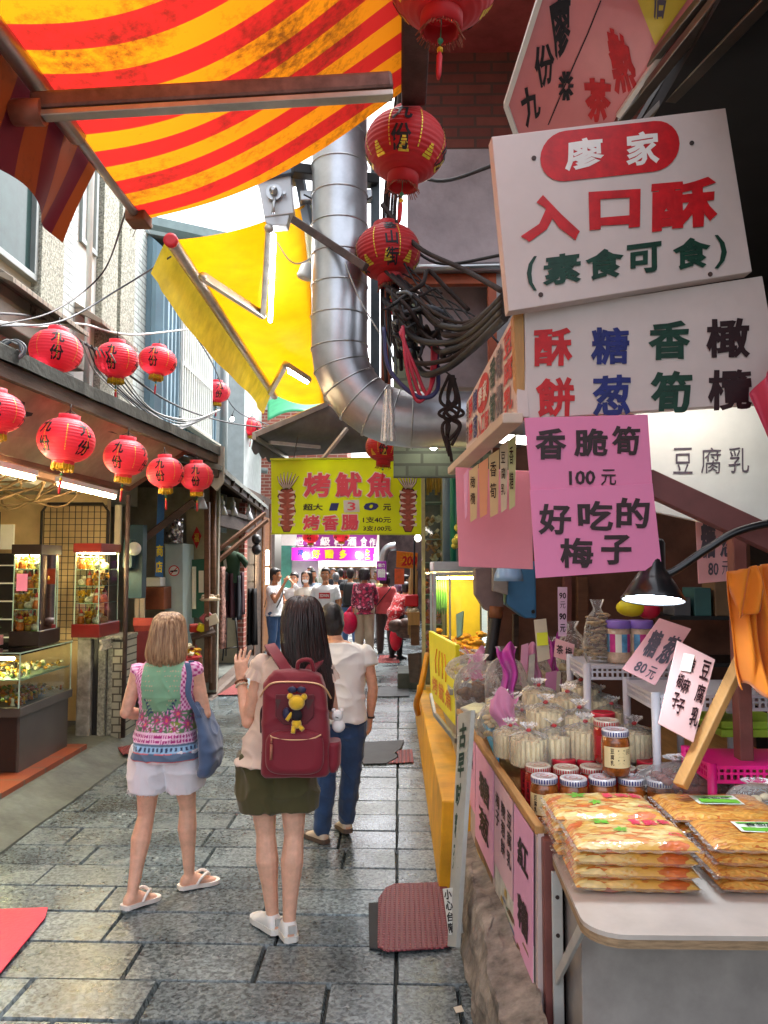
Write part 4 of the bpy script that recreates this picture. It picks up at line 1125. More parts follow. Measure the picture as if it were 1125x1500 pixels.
for i,((x0,y0,x1,y1),cn,m_,tx)in enumerate(strips):
 pls=Plane(P(720,700,3.02),(-.75,-.65,0))
 signboard('price_strip','%s price strip, %s from the left of those under the side sign'%(cn,('first','second','third','fourth','fifth','last')[i]),'paper',pls,((x0,y0+6),(x1,y0-4),(x1-2,y1-3),(x0+2,y1+3)),.002,m_,[(ch,(x0+3,y0+14+(y1-y0-30)*j/len(tx),x1-3,y0+14+(y1-y0-30)*(j+.7)/len(tx)),INKM,.01)for j,ch in enumerate(tx)],group='price strips under the side sign',bevel=0)
plp=Plane(P(720,760,3.35),(-.05,-1,0))
signboard('pink_board','blank pale pink card hanging below the paper strips','card',plp,((667,684),(779,690),(781,834),(672,830)),.006,M('bright_pink_card','#f3a3b8',.5,var=.03,transl=.2),[])
pl4=Plane(P(865,720,2.5),(.03,-1,.02))
signboard('pink_sheet','bright pink sheet priced 香脆筍 100元 hanging under the flavour board','card',pl4,((768,612),(949,607),(956,714),(778,724)),.004,PINK,[('香',(784,628,829,673),INKM,.03),('脆',(840,628,890,669),INKM,.03),('筍',(896,624,937,667),INKM,.03),('100',(833,690,871,711,.02),INKM,.025),('元',(880,688,902,711),INKM,.01)],bevel=.001,wob=.03)
pl4b=Plane(P(865,760,2.488),(.03,-1,.03))
signboard('pink_sheet','bright pink sheet reading 好吃的梅子, lowest of the hanging pink sheets','card',pl4b,((776,718),(956,708),(970,834),(785,847)),.004,PINK,[('好',(789,738,836,783),INKM,.03),('吃',(846,734,898,777),INKM,.03),('的',(903,729,951,774),INKM,.03),('梅',(820,788,868,832),INKM,.03),('子',(880,784,925,827),INKM,.03)],bevel=.001,wob=.03)
pl5=Plane(P(1030,690,2.95),(0,-1,.02))
signboard('lit_board','white board reading 豆腐乳 lit by a tube, behind the flavour board','sign',pl5,((930,570),(1175,560),(1190,800),(935,745)),.02,M('white_board','#e0e6e0',.5,var=.05),[('豆',(986,656,1014,694),INKGY,.0),('腐',(1026,656,1056,694),INKGY,-.004),('乳',(1067,655,1097,693),INKGY,.0)])
mb=MB();mb.tube([P(900,585,2.72),P(1130,578,2.72)],.016,10);tag(mb.build('tube_light',emitmat('stall_tube_light','#fff6ee',4)),'white fluorescent tube hidden behind the long flavour board','lamp')
mb=MB();mb.tube([P(700,640,3.75),P(770,645,3.3)],.02,10);tag(mb.build('tube_light',emitmat('stall_tube_light')),'fluorescent tube glowing behind the pink card and paper strips','lamp')
ov=thing('overhead_sign','slanting pink overhead sign with black 九份廖 and red brush writing and a yellow end','sign',P(820,180,2.9))
o_tl,o_tr,o_br,o_bl=P(827,-110,2.35),P(1110,-120,2.30),P(905,168,2.95),P(755,185,2.95)
o_ap=P(742,152,2.9)
PINKS=M('glossy_pink_sign','#d9868a',.3,var=.08,vs=3,stain=.12,staincol='#8a5a58',bump=.05,bs=60)
n_o=(o_bl-o_tl).cross(o_tr-o_tl).normalized();plo=Plane((o_tl+o_br)/2,n_o)
pg=[plo.at(u,v)for u,v in((824,-110),(1102,-118),(905,168),(890,200),(760,210),(741,152))]
mb=MB();mb.prism(pg,-n_o*.04);mb.build('board',PINKS,ov,bevel=.004)
mb=MB();q=[plo.at(u,v,.004)for u,v in((930,-10),(960,66),(1010,-6),(1102,-118),(1000,-118))];mb.poly(q);mb.build('yellow_end',M('yellow_sign_paint','#d8c04a',.4,var=.1),ov)
mb=MB()
for a,b in(((1102,-118),(905,168)),((824,-110),(741,152)),((741,152),(762,212))):mb.bar(plo.at(*a,.006),plo.at(*b,.006),.018,.03,up=n_o)
mb.build('frame',WHITEP,ov)
lt=MB()
for ch,q in(('九',((757,132),(792,122),(792,168),(772,188))),('份',((778,70),(812,60),(812,118),(790,130))),('廖',((800,-2),(838,-12),(834,78),(815,88)))):write(lt,ch,pxquad(plo,q,.004),INK,.03,.05)
for ch,q in(('茶',((852,112),(900,118),(890,178),(862,176))),('熱',((884,32),(925,62),(935,130),(902,138)))):write(lt,ch,pxquad(plo,q,.004),INKR,.05,.06)
write(lt,'店',pxquad(plo,((955,-40),(985,-40),(972,28),(958,28)),.006),INKGY,.03,.04)
lt.use(INK)
for a,b in(((880,0),(861,48)),((861,48),(838,100)),((838,100),(803,182))):lt.bar(plo.at(*a,.004),plo.at(*b,.004),.004,.002,up=n_o)
for k in range(10):
 a=k*PI/5;c=plo.at(829,125,.005);e=plo.at(829+11*math.cos(a),125+22*math.sin(a),.005);lt.bar(c.lerp(e,.3),e,.012,.002,up=n_o)
lt.build('lettering',None,ov,norm=False)
# === RIGHT: COUNTER
ZC=.72
st=thing('pickle_stall','market counter with pink posters on its lane side and a white flap frame','stall',(.8,3.6,0))
pA,pB=V((.352,4.75,.80)),V((.462,2.66,.80))
pd=(pB-pA).normalized();pn=V((-pd.y,pd.x,0));pn=V((-abs(pd.y),-.05,0)).normalized()
mb=MB();mb.plate(pA,pB,pB+V((-.01,0,-.68)),pA+V((-.02,0,-.64)),.02);mb.build('front_panel',M('pale_panel','#c9b8b4',.6,var=.1),st)
mb=MB();mb.bar(pA+V((.005,0,.01)),pB+V((.005,0,.01)),.03,.03);mb.build('rim',WOOD_LT,st,bevel=.004)
mb=MB();mb.hexa([(.40,4.75,ZC-.03),(1.9,4.75,ZC-.03),(1.9,2.70,ZC-.03),(.49,2.70,ZC-.03),(.40,4.75,ZC),(1.9,4.75,ZC),(1.9,2.70,ZC),(.49,2.70,ZC)]);mb.build('counter_top',WOOD_LT,st)
REDP=M('red_brown_painted_post','#7c4a44',.55,var=.2,stain=.3)
mb=MB();mb.box((.472,2.62,.0),(.515,2.69,.79));mb.build('post',REDP,st,bevel=.005)
mb=MB();mb.box((.50,2.71,.0),(1.9,2.75,ZC-.035));mb.build('back_panel',M('dark_maroon','#3c1a1c',.7,var=.2),st)
def onp(a,z):return pA.lerp(pB,a)+V((-.006-.015*(0.8-z),0,z-.80))
def poster(lab,a0,a1,z0,z1,mat,texts,lift=0.004,ext=None):
 q=[onp(a0,z1),onp(a1,z1),onp(a1,z0),onp(a0,z0)];k=V((-lift,0,0));q=[p+k for p in q]
 t=thing('poster',lab,'poster',(q[2]+q[3])/2)
 mb=MB();mb.plate(*q,.002);mb.build('sheet',mat,t)
 if texts:
  lt=MB();qm=quadmap(*q,lift=.003)
  for i,(s_,u0,v0,u1,v1,m_,bo)in enumerate(texts):write(lt,s_,sub(qm,u0,v0,u1,v1),m_,bo,.03,i)
  lt.build('lettering',None,t,norm=False)
 if ext:ext(t,quadmap(*q,lift=.002))
 return t
poster('lilac poster with small black columns at the far end of the counter front',.02,.36,.44,.79,LILAC,[(c,.08+.23*k,.86-.15*j-.13,.22+.23*k,.86-.15*j,INKM,.02)for k,s_ in enumerate(('糖葱餅','豆腐乳','香筍','橄欖'))for j,c in enumerate(s_)])
poster('lilac poster with large 糖葱 in the middle of the counter front',.37,.62,.34,.79,LILAC,[('糖',.25,.55,.8,.82,INKM,.03),('葱',.25,.18,.8,.46,INKM,.03)])
poster('pale pink poster with three small black columns on the counter front',.63,.82,.42,.79,M('pale_pink_poster','#dcb4bc',.6,var=.06),[(c,.1+.32*k,.84-.2*j-.17,.32+.32*k,.84-.2*j,INKM,.02)for k,s_ in enumerate(('梅子','糖葱餅','豆腐乳'))for j,c in enumerate(s_)])
poster('lilac poster with two large black characters at the near end of the counter front',.83,.985,.30,.79,LILAC,[('紅',.25,.62,.8,.84,INKM,.03),('糟',.25,.18,.8,.42,INKM,.03)])
YP=M('faded_white_print','#cfcdc0',.5,var=.2,vs=20)
def art(cols):
 def f(t,qm):
  mb=MB();r_=random.Random(len(cols)*7)
  for c in cols*5:
   u,v=r_.uniform(.05,.8),r_.uniform(.05,.85);w_,h_=r_.uniform(.06,.2),r_.uniform(.03,.12)
   mb.use(c);mb.poly([qm(u,v),qm(u+w_,v+.01),qm(u+w_*.9,v+h_),qm(u+.02,v+h_)])
  mb.build('print',None,t,norm=False)['kind']='stuff'
 return f
OCH=M('ochre_print','#c0a050',.5,var=.2);BLU=M('blue_print','#6a7a9c',.5,var=.2);GRN=M('green_print','#5f8a6a',.5,var=.2);BRN=M('brown_print','#8a6a4c',.6,var=.3)
poster('faded picture poster with grey photo at the far low part of the counter front',.03,.30,.2,.45,YP,[],.002,art([BLU,INKGY,OCH]))
poster('brown framed picture low on the counter front below 糖葱',.36,.60,.16,.35,BRN,[],.002,art([OCH,INKGY]))
poster('white poster with ochre and blue prints at the near bottom of the counter front',.64,.985,.13,.42,YP,[],.002,art([OCH,BLU,GRN,BRN]))
mb=MB()
def rub(u,v):
 y=1.6+2.7*u
 xo=.335-.02*(y-2.6)
 top=.30+.06*noise.noise(V((y*1.7,0,9)))
 if v<.6:
  w_=v/.6;x=xo-.045+.03*w_;z=-.02+top*w_
 else:
  w_=(v-.6)/.4;x=xo-.015+.13*w_;z=-.02+top+.03*w_
 nz=noise.noise(V((y*3.2,v*4,1)))*.035+noise.noise(V((y*8,v*8,4)))*.016+noise.noise(V((y*22,v*16,2)))*.006
 return(x+nz,y,max(-.03,z+nz*.6*(v>.15)))
mb.grid(rub,110,26,smooth=False)
ROCK=M('rough_rubble_rock','#8d8378',.9,var=.45,vs=9,bump=.9,bs=30,stain=.55,staincol='#4c463e')
tag(mb.build('rubble_wall',ROCK),'low rough rubble wall at the foot of the poster-covered counter','wall')
nq=[P(671,1046,3.62),P(690,1040,3.40),P(668,1388,3.38),P(655,1386,3.45)]
t=thing('narrow_board','narrow grey-white upright board with faded dark green characters at the counter end','sign',(nq[2]+nq[3])/2)
mb=MB();mb.plate(*nq,.02);mb.build('board',M('grey_white_board','#b4b6b0',.6,var=.12,stain=.2),t,bevel=.002)
lt=MB();qm=quadmap(*nq,lift=.004)
for i,ch in enumerate('古早味糖葱'):write(lt,ch,sub(qm,.25,.84-i*.13,.8,.95-i*.13),INKG,.03,.04,i)
lt.build('lettering',None,t,norm=False)
mq=[P(648,1302,3.50),P(664,1300,3.44),P(671,1368,3.40),P(657,1370,3.43)]
t=thing('step_warning','small white leaning board reading 小心台階 at the foot of the narrow board','sign',(mq[2]+mq[3])/2)
mb=MB();mb.plate(*mq,.03);mb.build('board',M('white_paint'),t,bevel=.002)
lt=MB();qm=quadmap(*mq,lift=.004)
for i,ch in enumerate('小心台階'):write(lt,ch,sub(qm,.15,.76-i*.24,.85,.97-i*.24),INK,.03,.04,i)
lt.build('lettering',None,t,norm=False)
TZ=.75
ft=thing('flap_table','white fold-out flap table with rounded corner and steel brackets, in the foreground','table',(.9,2.4,0))
pts=[(.50,2.615),(.525,2.615),(.525,2.80),(2.0,2.80),(2.0,2.06),(.585,2.06)]
for i in range(6):a=R(270-90*(i+1)/6);pts.append((.585+.10*math.cos(a),2.16+.10*math.sin(a)))
TOPM=M('worn_white_laminate','#bfb5ac',.35,var=.12,vs=4,stain=.3,staincol='#a07a62')
mb=MB();mb.prism([(x,y,TZ)for x,y in pts],(0,0,-.012));mb.build('top',TOPM,ft)
mb=MB();mb.prism([(x,y,TZ-.0125)for x,y in pts],(0,0,-.022));mb.build('edge_board',M('plywood_edge','#9c8264',.7,var=.25,vs=20,stretch=(1,1,8)),ft)
mb=MB();mb.bar((.51,2.60,.70),(.51,2.60,.10),.035,.012,up=(0,1,0));mb.bar((.502,2.20,.71),(.505,2.60,.36),.012,.035);mb.build('bracket',M('painted_steel','#c9c9c4',.4,metal=.3,var=.1,stain=.25,staincol='#7a5a42'),ft,bevel=.003)
mb=MB()
for z in(.62,.5,.15):mb.lathe((.51,2.594,z),[(.007,0),(.006,.004)],8,axis=(0,-1,0))
mb.build('rivets',IRON,ft)['kind']='stuff'
mb=MB();mb.box((.545,2.42,.0),(2.0,2.66,.70));tag(mb.build('cabinet',M('grey_cabinet_paint','#a29a94',.45,var=.14,vs=5,stain=.38,staincol='#6a625c'),bevel=.004),'plain grey cabinet below the flap table in the corner','cabinet')
# === GOODS ON THE TABLE
def pack_mats(base,hi,lo,nm):
 m=bpy.data.materials.new(nm);m.use_nodes=True
 t=m.node_tree;N=t.nodes;L=t.links;b=N['Principled BSDF']
 tc=N.new('ShaderNodeTexCoord');mp=N.new('ShaderNodeMapping');mp.inputs['Scale'].default_value=(16,44,20);mp.inputs['Rotation'].default_value=(0,0,.5)
 L.new(tc.outputs['Object'],mp.inputs[0])
 vo=N.new('ShaderNodeTexVoronoi');vo.inputs['Scale'].default_value=1.0 if 'shred' not in nm else 2.2;vo.inputs['Randomness'].default_value=1
 n0=N.new('ShaderNodeTexNoise');n0.inputs['Scale'].default_value=1.2;L.new(mp.outputs[0],n0.inputs['Vector'])
 vm=N.new('ShaderNodeVectorMath');vm.operation='MULTIPLY_ADD';vm.inputs[1].default_value=(2.2,)*3;L.new(n0.outputs['Color'],vm.inputs[0]);L.new(mp.outputs[0],vm.inputs[2])
 L.new(vm.outputs[0],vo.inputs['Vector'])
 sp=N.new('ShaderNodeSeparateColor');L.new(vo.outputs['Color'],sp.inputs[0])
 cr=N.new('ShaderNodeValToRGB');e=cr.color_ramp.elements
 e[0].color=(*lin(lo),1);e[1].color=(*lin(hi),1);k=e.new(.4);k.color=(*lin(base),1)
 L.new(sp.outputs[0],cr.inputs[0])
 r=N.new('ShaderNodeMapRange');r.inputs['From Max'].default_value=.5;r.inputs['To Min'].default_value=1.05;r.inputs['To Max'].default_value=.72;L.new(vo.outputs['Distance'],r.inputs['Value'])
 mx=N.new('ShaderNodeMix');mx.data_type='RGBA';mx.blend_type='MULTIPLY';mx.inputs[0].default_value=1;L.new(cr.outputs[0],mx.inputs[6]);L.new(r.outputs[0],mx.inputs[7])
 L.new(mx.outputs[2],b.inputs['Base Color']);b.inputs['Roughness'].default_value=.45;b.inputs['Coat Weight'].default_value=.8;b.inputs['Coat Roughness'].default_value=.08
 bp=N.new('ShaderNodeBump');bp.inputs['Strength'].default_value=.6;bp.inputs['Distance'].default_value=.006;L.new(vo.outputs['Distance'],bp.inputs['Height'])
 L.new(bp.outputs[0],b.inputs['Normal'])
 nc=N.new('ShaderNodeTexNoise');nc.inputs['Scale'].default_value=30;L.new(tc.outputs['Object'],nc.inputs['Vector'])
 bc=N.new('ShaderNodeBump');bc.inputs['Strength'].default_value=.7;bc.inputs['Distance'].default_value=.01;L.new(nc.outputs['Fac'],bc.inputs['Height']);L.new(bc.outputs[0],b.inputs['Coat Normal'])
 return m
PK1=pack_mats('#eeb450','#f8de98','#d8602a','pickled_bamboo_strips')
PK2=pack_mats('#ea9c3c','#f4c060','#c8661e','pickled_shred_orange')
FILM=bagmat('crinkled_film','#fbf7f2',.05,40)
def pack(label,c,W,D,H,mat,rz,group,seed,labelm=None):
 t=thing('pickle_bag',label,'bag',c,group);c=V(c)
 ca,sa=math.cos(rz),math.sin(rz);rr_=random.Random(seed)
 def T(x,y,z):return c+V((x*ca-y*sa,x*sa+y*ca,z))
 def top(u,v,infl=0,up=1):
  x,y=(u-.5)*2,(v-.5)*2
  e=max(0,(1-x**6))**.5*max(0,(1-y**6))**.5
  h=H/2+(H/2)*e*up+(noise.noise(V((u*5+seed,v*5,seed)))*.006+noise.noise(V((u*14+seed,v*14,seed)))*.0025)*e
  return T(x*W/2*(1+infl),y*D/2*(1+infl),max(.001,h+(infl*.02 if up>0 else 0)))
 mb=MB();mb.grid(lambda u,v:top(u,v),26,22);mb.grid(lambda u,v:top(1-u,v,0,-1),26,22);mb.build('contents',mat,t)
 mb=MB()
 def edge(u,v):
  a=u*2*PI;x,y=math.cos(a),math.sin(a);s_=1/max(abs(x),abs(y));k=(1-.02+v*.075)
  return T(x*s_*W/2*k,y*s_*D/2*k,H*.5+.004*math.sin(a*23+seed)*v-.006*v)
 mb.grid(edge,80,2);mb.build('seal',FILM,t)
 if labelm:labelm(t,top)
 return t
LEAFG=M('leaf_green_print','#6cb83a',.4,var=.15);LOGOR=M('logo_red_print','#d83a5a',.4,var=.1);LABW=M('label_white','#e8e8dc',.4,var=.04);LABG=M('label_green','#6fc03a',.4,var=.1)
def print1(t,top):
 mb=MB();mb.use(LEAFG)
 for cx_,cy_,sc_ in((.30,.74,.11),(.43,.42,.07)):
  for k in range(5):
   a=k*1.26+.4;d_=(math.cos(a),math.sin(a));nx=(-d_[1],d_[0])
   q=[(cx_,cy_),(cx_+d_[0]*sc_*.5+nx[0]*sc_*.28,cy_+d_[1]*sc_*.7+nx[1]*sc_*.3),(cx_+d_[0]*sc_,cy_+d_[1]*sc_*1.3),(cx_+d_[0]*sc_*.5-nx[0]*sc_*.28,cy_+d_[1]*sc_*.7-nx[1]*sc_*.3)]
   mb.poly([top(u,v)+V((0,0,.004))for u,v in q])
 for i,ch in enumerate('香脆筍'):
  write(mb,ch,(lambda u,v,i=i:top(.55+i*.13+u*.11,.62+v*.2)+V((0,0,.004))),LOGOR,.03)
 mb.use(LOGOR)
 for k in range(16):
  a,b=k*PI/8,(k+1)*PI/8
  mb.poly([top(.86+r_*math.cos(x),.28+r_*1.3*math.sin(x))+V((0,0,.004))for r_,x in((.055,a),(.055,b),(.042,b),(.042,a))])
 mb.build('print',None,t,norm=False)
def print2(t,top):
 mb=MB();mb.use(LABW).poly([top(u,v)+V((0,0,.005))for u,v in((.30,.35),(.72,.35),(.72,.74),(.30,.74))]);mb.use(LABG)
 mb.poly([top(u,v)+V((0,0,.007))for u,v in((.33,.38),(.69,.38),(.69,.52),(.33,.52))]);mb.poly([top(u,v)+V((0,0,.007))for u,v in((.33,.64),(.69,.64),(.69,.71),(.33,.71))])
 write(mb,'香筍絲',lambda u,v:top(.38+.26*u,.53+.10*v)+V((0,0,.008)),INKG,.02)
 mb.build('label',None,t,norm=False)
LAYZ=('bottom','second','third','top')
for pi_,(x,W,mat,pf,nm)in enumerate(((.685,.35,PK1,print1,'yellow bamboo strips'),(1.075,.36,PK2,print2,'orange shredded bamboo'))):
 for row,(y,rz)in enumerate(((2.41,-.03),(2.665,.02))):
  for l_ in range(4):
   zz=TZ+.002+l_*.036+(.004 if row else 0)
   rz_=rz+.03*math.sin(l_*5+pi_*2+row);dx=.006*math.sin(l_*3+pi_)
   lab='bag of %s, %s of the %s pile on the flap table'%(nm,LAYZ[l_],'front' if row==0 else 'back')
   pack(lab,(x+dx-(.012 if row else 0)+(.02 if pi_ and row==0 else 0),y,zz),W,.24 if row==0 else.25,.041,mat,rz_,'bags of pickled bamboo on the flap table',l_+row*4+pi_*9,pf if l_==3 else None)
AMB=M('fermented_tofu_brown','#8a4a1c',.25,var=.5,vs=30,coat=.8);REDJ=M('chilli_red_content','#a01c18',.25,var=.3,vs=30,coat=.8)
LIDW=M('white_jar_lid','#d6d2d6',.3,metal=.2,var=.05);LIDR=M('red_jar_lid','#c62a3c',.35,metal=.2,var=.08);LIDC=M('cream_jar_lid','#cfc4b4',.35,metal=.2,var=.08)
LABEL=M('cream_jar_label','#dcc896',.5,var=.08);LABELR=M('red_jar_label','#b82430',.5,var=.1)
def jar_proto(label,loc,content,lid,lab):
 t=thing('pickle_jar',label,'jar',loc,'jars of fermented tofu on the counter');c=V(loc)
 mb=MB();mb.lathe(c,[(.0,.001),(.046,.001),(.052,.008),(.053,.03),(.053,.125),(.05,.138),(.044,.146),(.044,.155)],28,cap=False);mb.build('glass',content,t)
 mb=MB();pr_=[(.0485,.146),(.0505,.148),(.0505,.168),(.048,.171),(.040,.171),(.039,.169),(0.0,.1695)]
 mb.lathe(c,pr_,32,cap=False);lo=mb.build('lid',lid,t)
 mb=MB();mb.use(INKB if lid is LIDW else LIDR)
 for k in range(32):
  a=2*PI*k/32
  p=lambda da,z:c+V((math.cos(a+da)*.0513,math.sin(a+da)*.0513,z));mb.raw([p(-.05,.15),p(.05,.15),p(.05,.166),p(-.05,.166)],[(0,1,2,3)])
 mb.use(LIDR)
 for r0,r1 in((.030,.033),(.012,.016)):
  for k in range(20):
   a,b=2*PI*k/20,2*PI*(k+.7)/20
   mb.raw([c+V((r_*math.cos(x),r_*math.sin(x),.1705))for r_,x in((r0,a),(r1,a),(r1,b),(r0,b))],[(0,1,2,3)])
 mb.build('lid_print',None,lo,norm=False)
 mb=MB();mb.use(lab)
 n=20
 for k in range(n):
  a,b=R(-155+200*k/n),R(-155+200*(k+1)/n);mb.raw([c+V((.0538*math.cos(x),.0538*math.sin(x),z))for x,z in((a,.035),(b,.035),(b,.112),(a,.112))],[(0,1,2,3)])
 def onj(az,w_,z,h):return lambda u,v:c+V((.0545*math.cos(R(az)+(u-.5)*w_/.0545),.0545*math.sin(R(az)+(u-.5)*w_/.0545),z+v*h))
 for i,ch in enumerate('豆腐乳'):write(mb,ch,onj(-118,.014,.088-i*.022,.019),INKM,.02)
 for i in range(5):write(mb,'一二三'[i%3],onj(-82,.026,.098-i*.012,.004),INKM,.0)
 write(mb,'回',onj(-52,.018,.085,.018),INKM,.0)
 mb.build('label',None,t,norm=False)
 return t
ZJ=ZC+.002
def lidpt(u,v,z=ZJ+.17):
 p=PZ(u,v,z);return(p.x,p.y,z-.17)
jw=jar_proto('jar with striped white lid standing alone on top of the jars in the front',lidpt(901,1068,ZJ+.345),AMB,LIDW,LABEL)
jr=jar_proto('jar with cream lid and red label stacked behind the top striped jar',lidpt(888,1054,ZJ+.345),REDJ,LIDC,LABELR)
jd=jar_proto('jar with red lid in the stacked second layer, farthest back',lidpt(883,1043,ZJ+.345),REDJ,LIDR,LABELR)
fronts=[(797,1136),(840,1139),(882,1138),(925,1138),(967,1141)]
for i,(u,v)in enumerate(fronts):dup(jw,lidpt(u,v),R((-20,30,60,100,140)[i]),'jar with striped white lid, %s in the counter front row'%('first from the left','second','third','fourth','last by the stick')[i])
for i,(u,v)in enumerate([(788,1120),(829,1123),(868,1122),(912,1123),(951,1125)]):dup(jr,lidpt(u,v),R(-30+40*i),'jar with cream lid, %s in the second row of the counter'%('first from the left','second','third','fourth','last')[i])
for i,(u,v)in enumerate([(781,1107),(825,1111),(861,1111),(905,1111),(951,1114)]):dup(jd,lidpt(u,v),R(-30+30*i),'jar with red lid, %s in the back row of the counter'%('first from the left','second','third','fourth','last')[i])
STICK=M('cream_candy_sticks','#ecdcb4',.5,var=.12,vs=30)
BAGC=bagmat('clear_wrap','#ffffff',.06,30)
REDB=M('red_tie','#c02028',.4,var=.1)
def bundle_proto(label,loc,r=.078,h=.13,seed=1,lying=False):
 t=thing('candy_bundle',label,'candy',loc,'film wrapped bundles of cream candy sticks');c=V(loc);rr_=random.Random(seed)
 mb=MB()
 k=0
 for ring,n in((0,1),(.3,6),(.62,12),(.93,20)):
  for i in range(n):
   a=2*PI*i/n+ring;x,y=math.cos(a)*r*ring,math.sin(a)*r*ring
   hh=h*rr_.uniform(.9,1.04);w_=.0115
   if ring>.7 and math.sin(a)>.5 and False:continue
   mb.tube([c+V((x,y,.004)),c+V((x*rr_.uniform(.97,1.05),y*rr_.uniform(.97,1.05),hh))],w_,6,smooth=False)
 o=mb.build('sticks',STICK,t);o['kind']='stuff'
 mb=MB();n=28
 prof=[(r*1.05,0),(r*1.17,.02),(r*1.15,h*.6),(r*1.10,h*1.0),(r*.75,h*1.13),(r*.28,h*1.2),(r*.10,h*1.26),(r*.25,h*1.38),(r*.5,h*1.5)]
 rings=[]
 for j,(pr_,z)in enumerate(prof):
  rings.append([c+V((math.cos(2*PI*q/n)*pr_*(1+.10*math.sin(q*5+j+seed)*(j>2)+.03*noise.noise(V((q*.8,j,seed)))),math.sin(2*PI*q/n)*pr_*(1+.10*math.sin(q*5+j+seed)*(j>2)),z+.006*math.sin(q*3+seed)))for q in range(n)])
 mb.loft(rings,cap=False);mb.build('wrap',BAGC,t)
 mb=MB();mb.ball(c+V((0,0,h*1.26)),.013,10,6,(1,1,.7));mb.build('tie',REDB,t)
 return t
bp=bundle_proto('cream candy bundle on the very top of the heap',P(852,1046,3.62),.078,.125,1)
bl=[((800,1082,3.45,1.0),'cream candy bundle left in the middle layer under the top one'),((850,1090,3.42,1.0),'cream candy bundle centre of the middle layer'),((897,1078,3.5,.9),'cream candy bundle right of the middle layer near the white rack leg'),((775,1120,3.30,.9),'cream candy bundle bottom layer at the left edge'),((812,1118,3.36,1.0),'cream candy bundle bottom layer second from left'),((858,1112,3.34,1.0),'cream candy bundle bottom layer behind the stacked jars'),((930,1112,3.36,.95),'cream candy bundle right of the stacked jars'),((765,1085,3.7,.9),'cream candy bundle behind the left clear bag'),((905,1120,3.45,.9),'cream candy bundle tucked between jars and rack'),((832,1062,3.55,.95),'cream candy bundle second level, left below the top one'),((876,1060,3.58,.9),'cream candy bundle second level, right below the top one'),((748,1108,3.45,.85),'cream candy bundle leaning on the counter rim, leftmost'),((735,1060,3.95,.9),'cream candy bundle behind the blue tray edge'),((790,1050,3.75,.95),'cream candy bundle at the back left of the heap')]
for i,((u,v,Y,s_),lab)in enumerate(bl):
 d_=dup(bp,P(u,v,Y),R(50*i),lab,scale=s_)
def plastic_bag(label,loc,rx,ry,h,content,cr_,pinktop=None,seed=0,n=40,cs=.016,flat=.75,cz=.55):
 t=thing('plastic_bag',label,'bag',loc);c=V(loc);rr_=random.Random(seed)
 mb=MB()
 for i in range(n):
  a=rr_.uniform(0,2*PI);q=math.sqrt(rr_.uniform(0,1))*.82;z=rr_.uniform(.06,cz)*h
  mb.ball(c+V((math.cos(a)*rx*q,math.sin(a)*ry*q,z)),cs*rr_.uniform(.8,1.2),8,5,(1.2,.9,flat))
 o=mb.build('contents',content,t);o['kind']='stuff'
 mb=MB();m_=30;rings=[]
 for j,(k_,z)in enumerate(((.8,0),(1.05,.12),(1.1,.35),(.98,.6),(.75,.78),(.35,.9),(.3,.95),(.55,1.08))):
  rings.append([c+V((math.cos(2*PI*q/m_)*rx*k_*(1+.13*noise.noise(V((q*.9,j*.7,seed)))+.06*math.sin(q*4+j)),math.sin(2*PI*q/m_)*ry*k_*(1+.1*noise.noise(V((q*.7,j,seed+3)))),z*h))for q in range(m_)])
 mb.loft(rings,cap=False);mb.build('film',BAGC,t)
 if pinktop:
  mb=MB();mb.grid(lambda u,v:c+V(((u-.5+.25*math.sin(seed))*rx*(.5+.5*v)+.012*math.sin(v*9+seed),-ry*(1.16-.75*v**2)+.02*math.sin(u*11+v*4),h*(.12+.98*v)+.03*math.sin(u*7+seed)*v)),14,10);mb.build('header',pinktop,t)
 return t
NUT=M('brown_nuts','#7a5634',.6,var=.3,vs=20);PALEC=M('pale_candy','#e0cfa4',.6,var=.15)
PKH=M('magenta_header','#cc4ab0',.5,var=.1);PKP=M('pink_tissue','#eaa0cc',.6,var=.1,transl=.3)
plastic_bag('clear bag of round brown nuts at the far left corner of the counter',P(700,1032,4.45),.12,.10,.26,NUT,.02,None,1,34,.024,.9,.42)
plastic_bag('clear crinkled bag with pink tissue lying behind the bag of nuts',P(690,995,4.7),.13,.10,.16,PALEC,.02,PKP,2,10)
plastic_bag('clear bag with magenta header standing right of the bag of nuts',P(742,1035,4.3),.11,.08,.30,M('grey_snack','#9c8a7c',.7,var=.3),.02,PKH,3,30,.02,.8,.4)
plastic_bag('clear bag with lilac header in the back row of the counter',P(782,1020,4.5),.10,.08,.26,PALEC,.02,PKP,4,20,.02)
plastic_bag('clear bag with magenta header, farther back beside the pink tray',P(806,1008,4.7),.09,.07,.28,M('grey_snack'),.02,PKH,14,20,.02)
plastic_bag('clear pillow bag of loose cream candy at the left front of the heap',P(745,1082,3.75),.14,.10,.20,PALEC,.02,PKP,5,60,.018,.7,.7)
plastic_bag('clear bag of sliced dried mushrooms standing on the white rack',P(876,973,3.55),.058,.045,.27,M('dried_mushroom','#b49a76',.7,var=.4,vs=50),.02,None,6,70,.017,.4,.85)
plastic_bag('clear bag with pale contents below the small pink tag',P(838,985,4.0),.07,.05,.24,PALEC,.02,None,7,20)
plastic_bag('clear bag of reddish snack under the pink basket',P(1010,1160,3.0),.18,.10,.12,M('reddish_snack','#8a4a40',.6,var=.3),.02,None,8,60,.022)
plastic_bag('clear empty looking bag at the right edge behind the orange bags',P(1110,1185,2.75),.10,.07,.09,PALEC,.02,None,9,8)
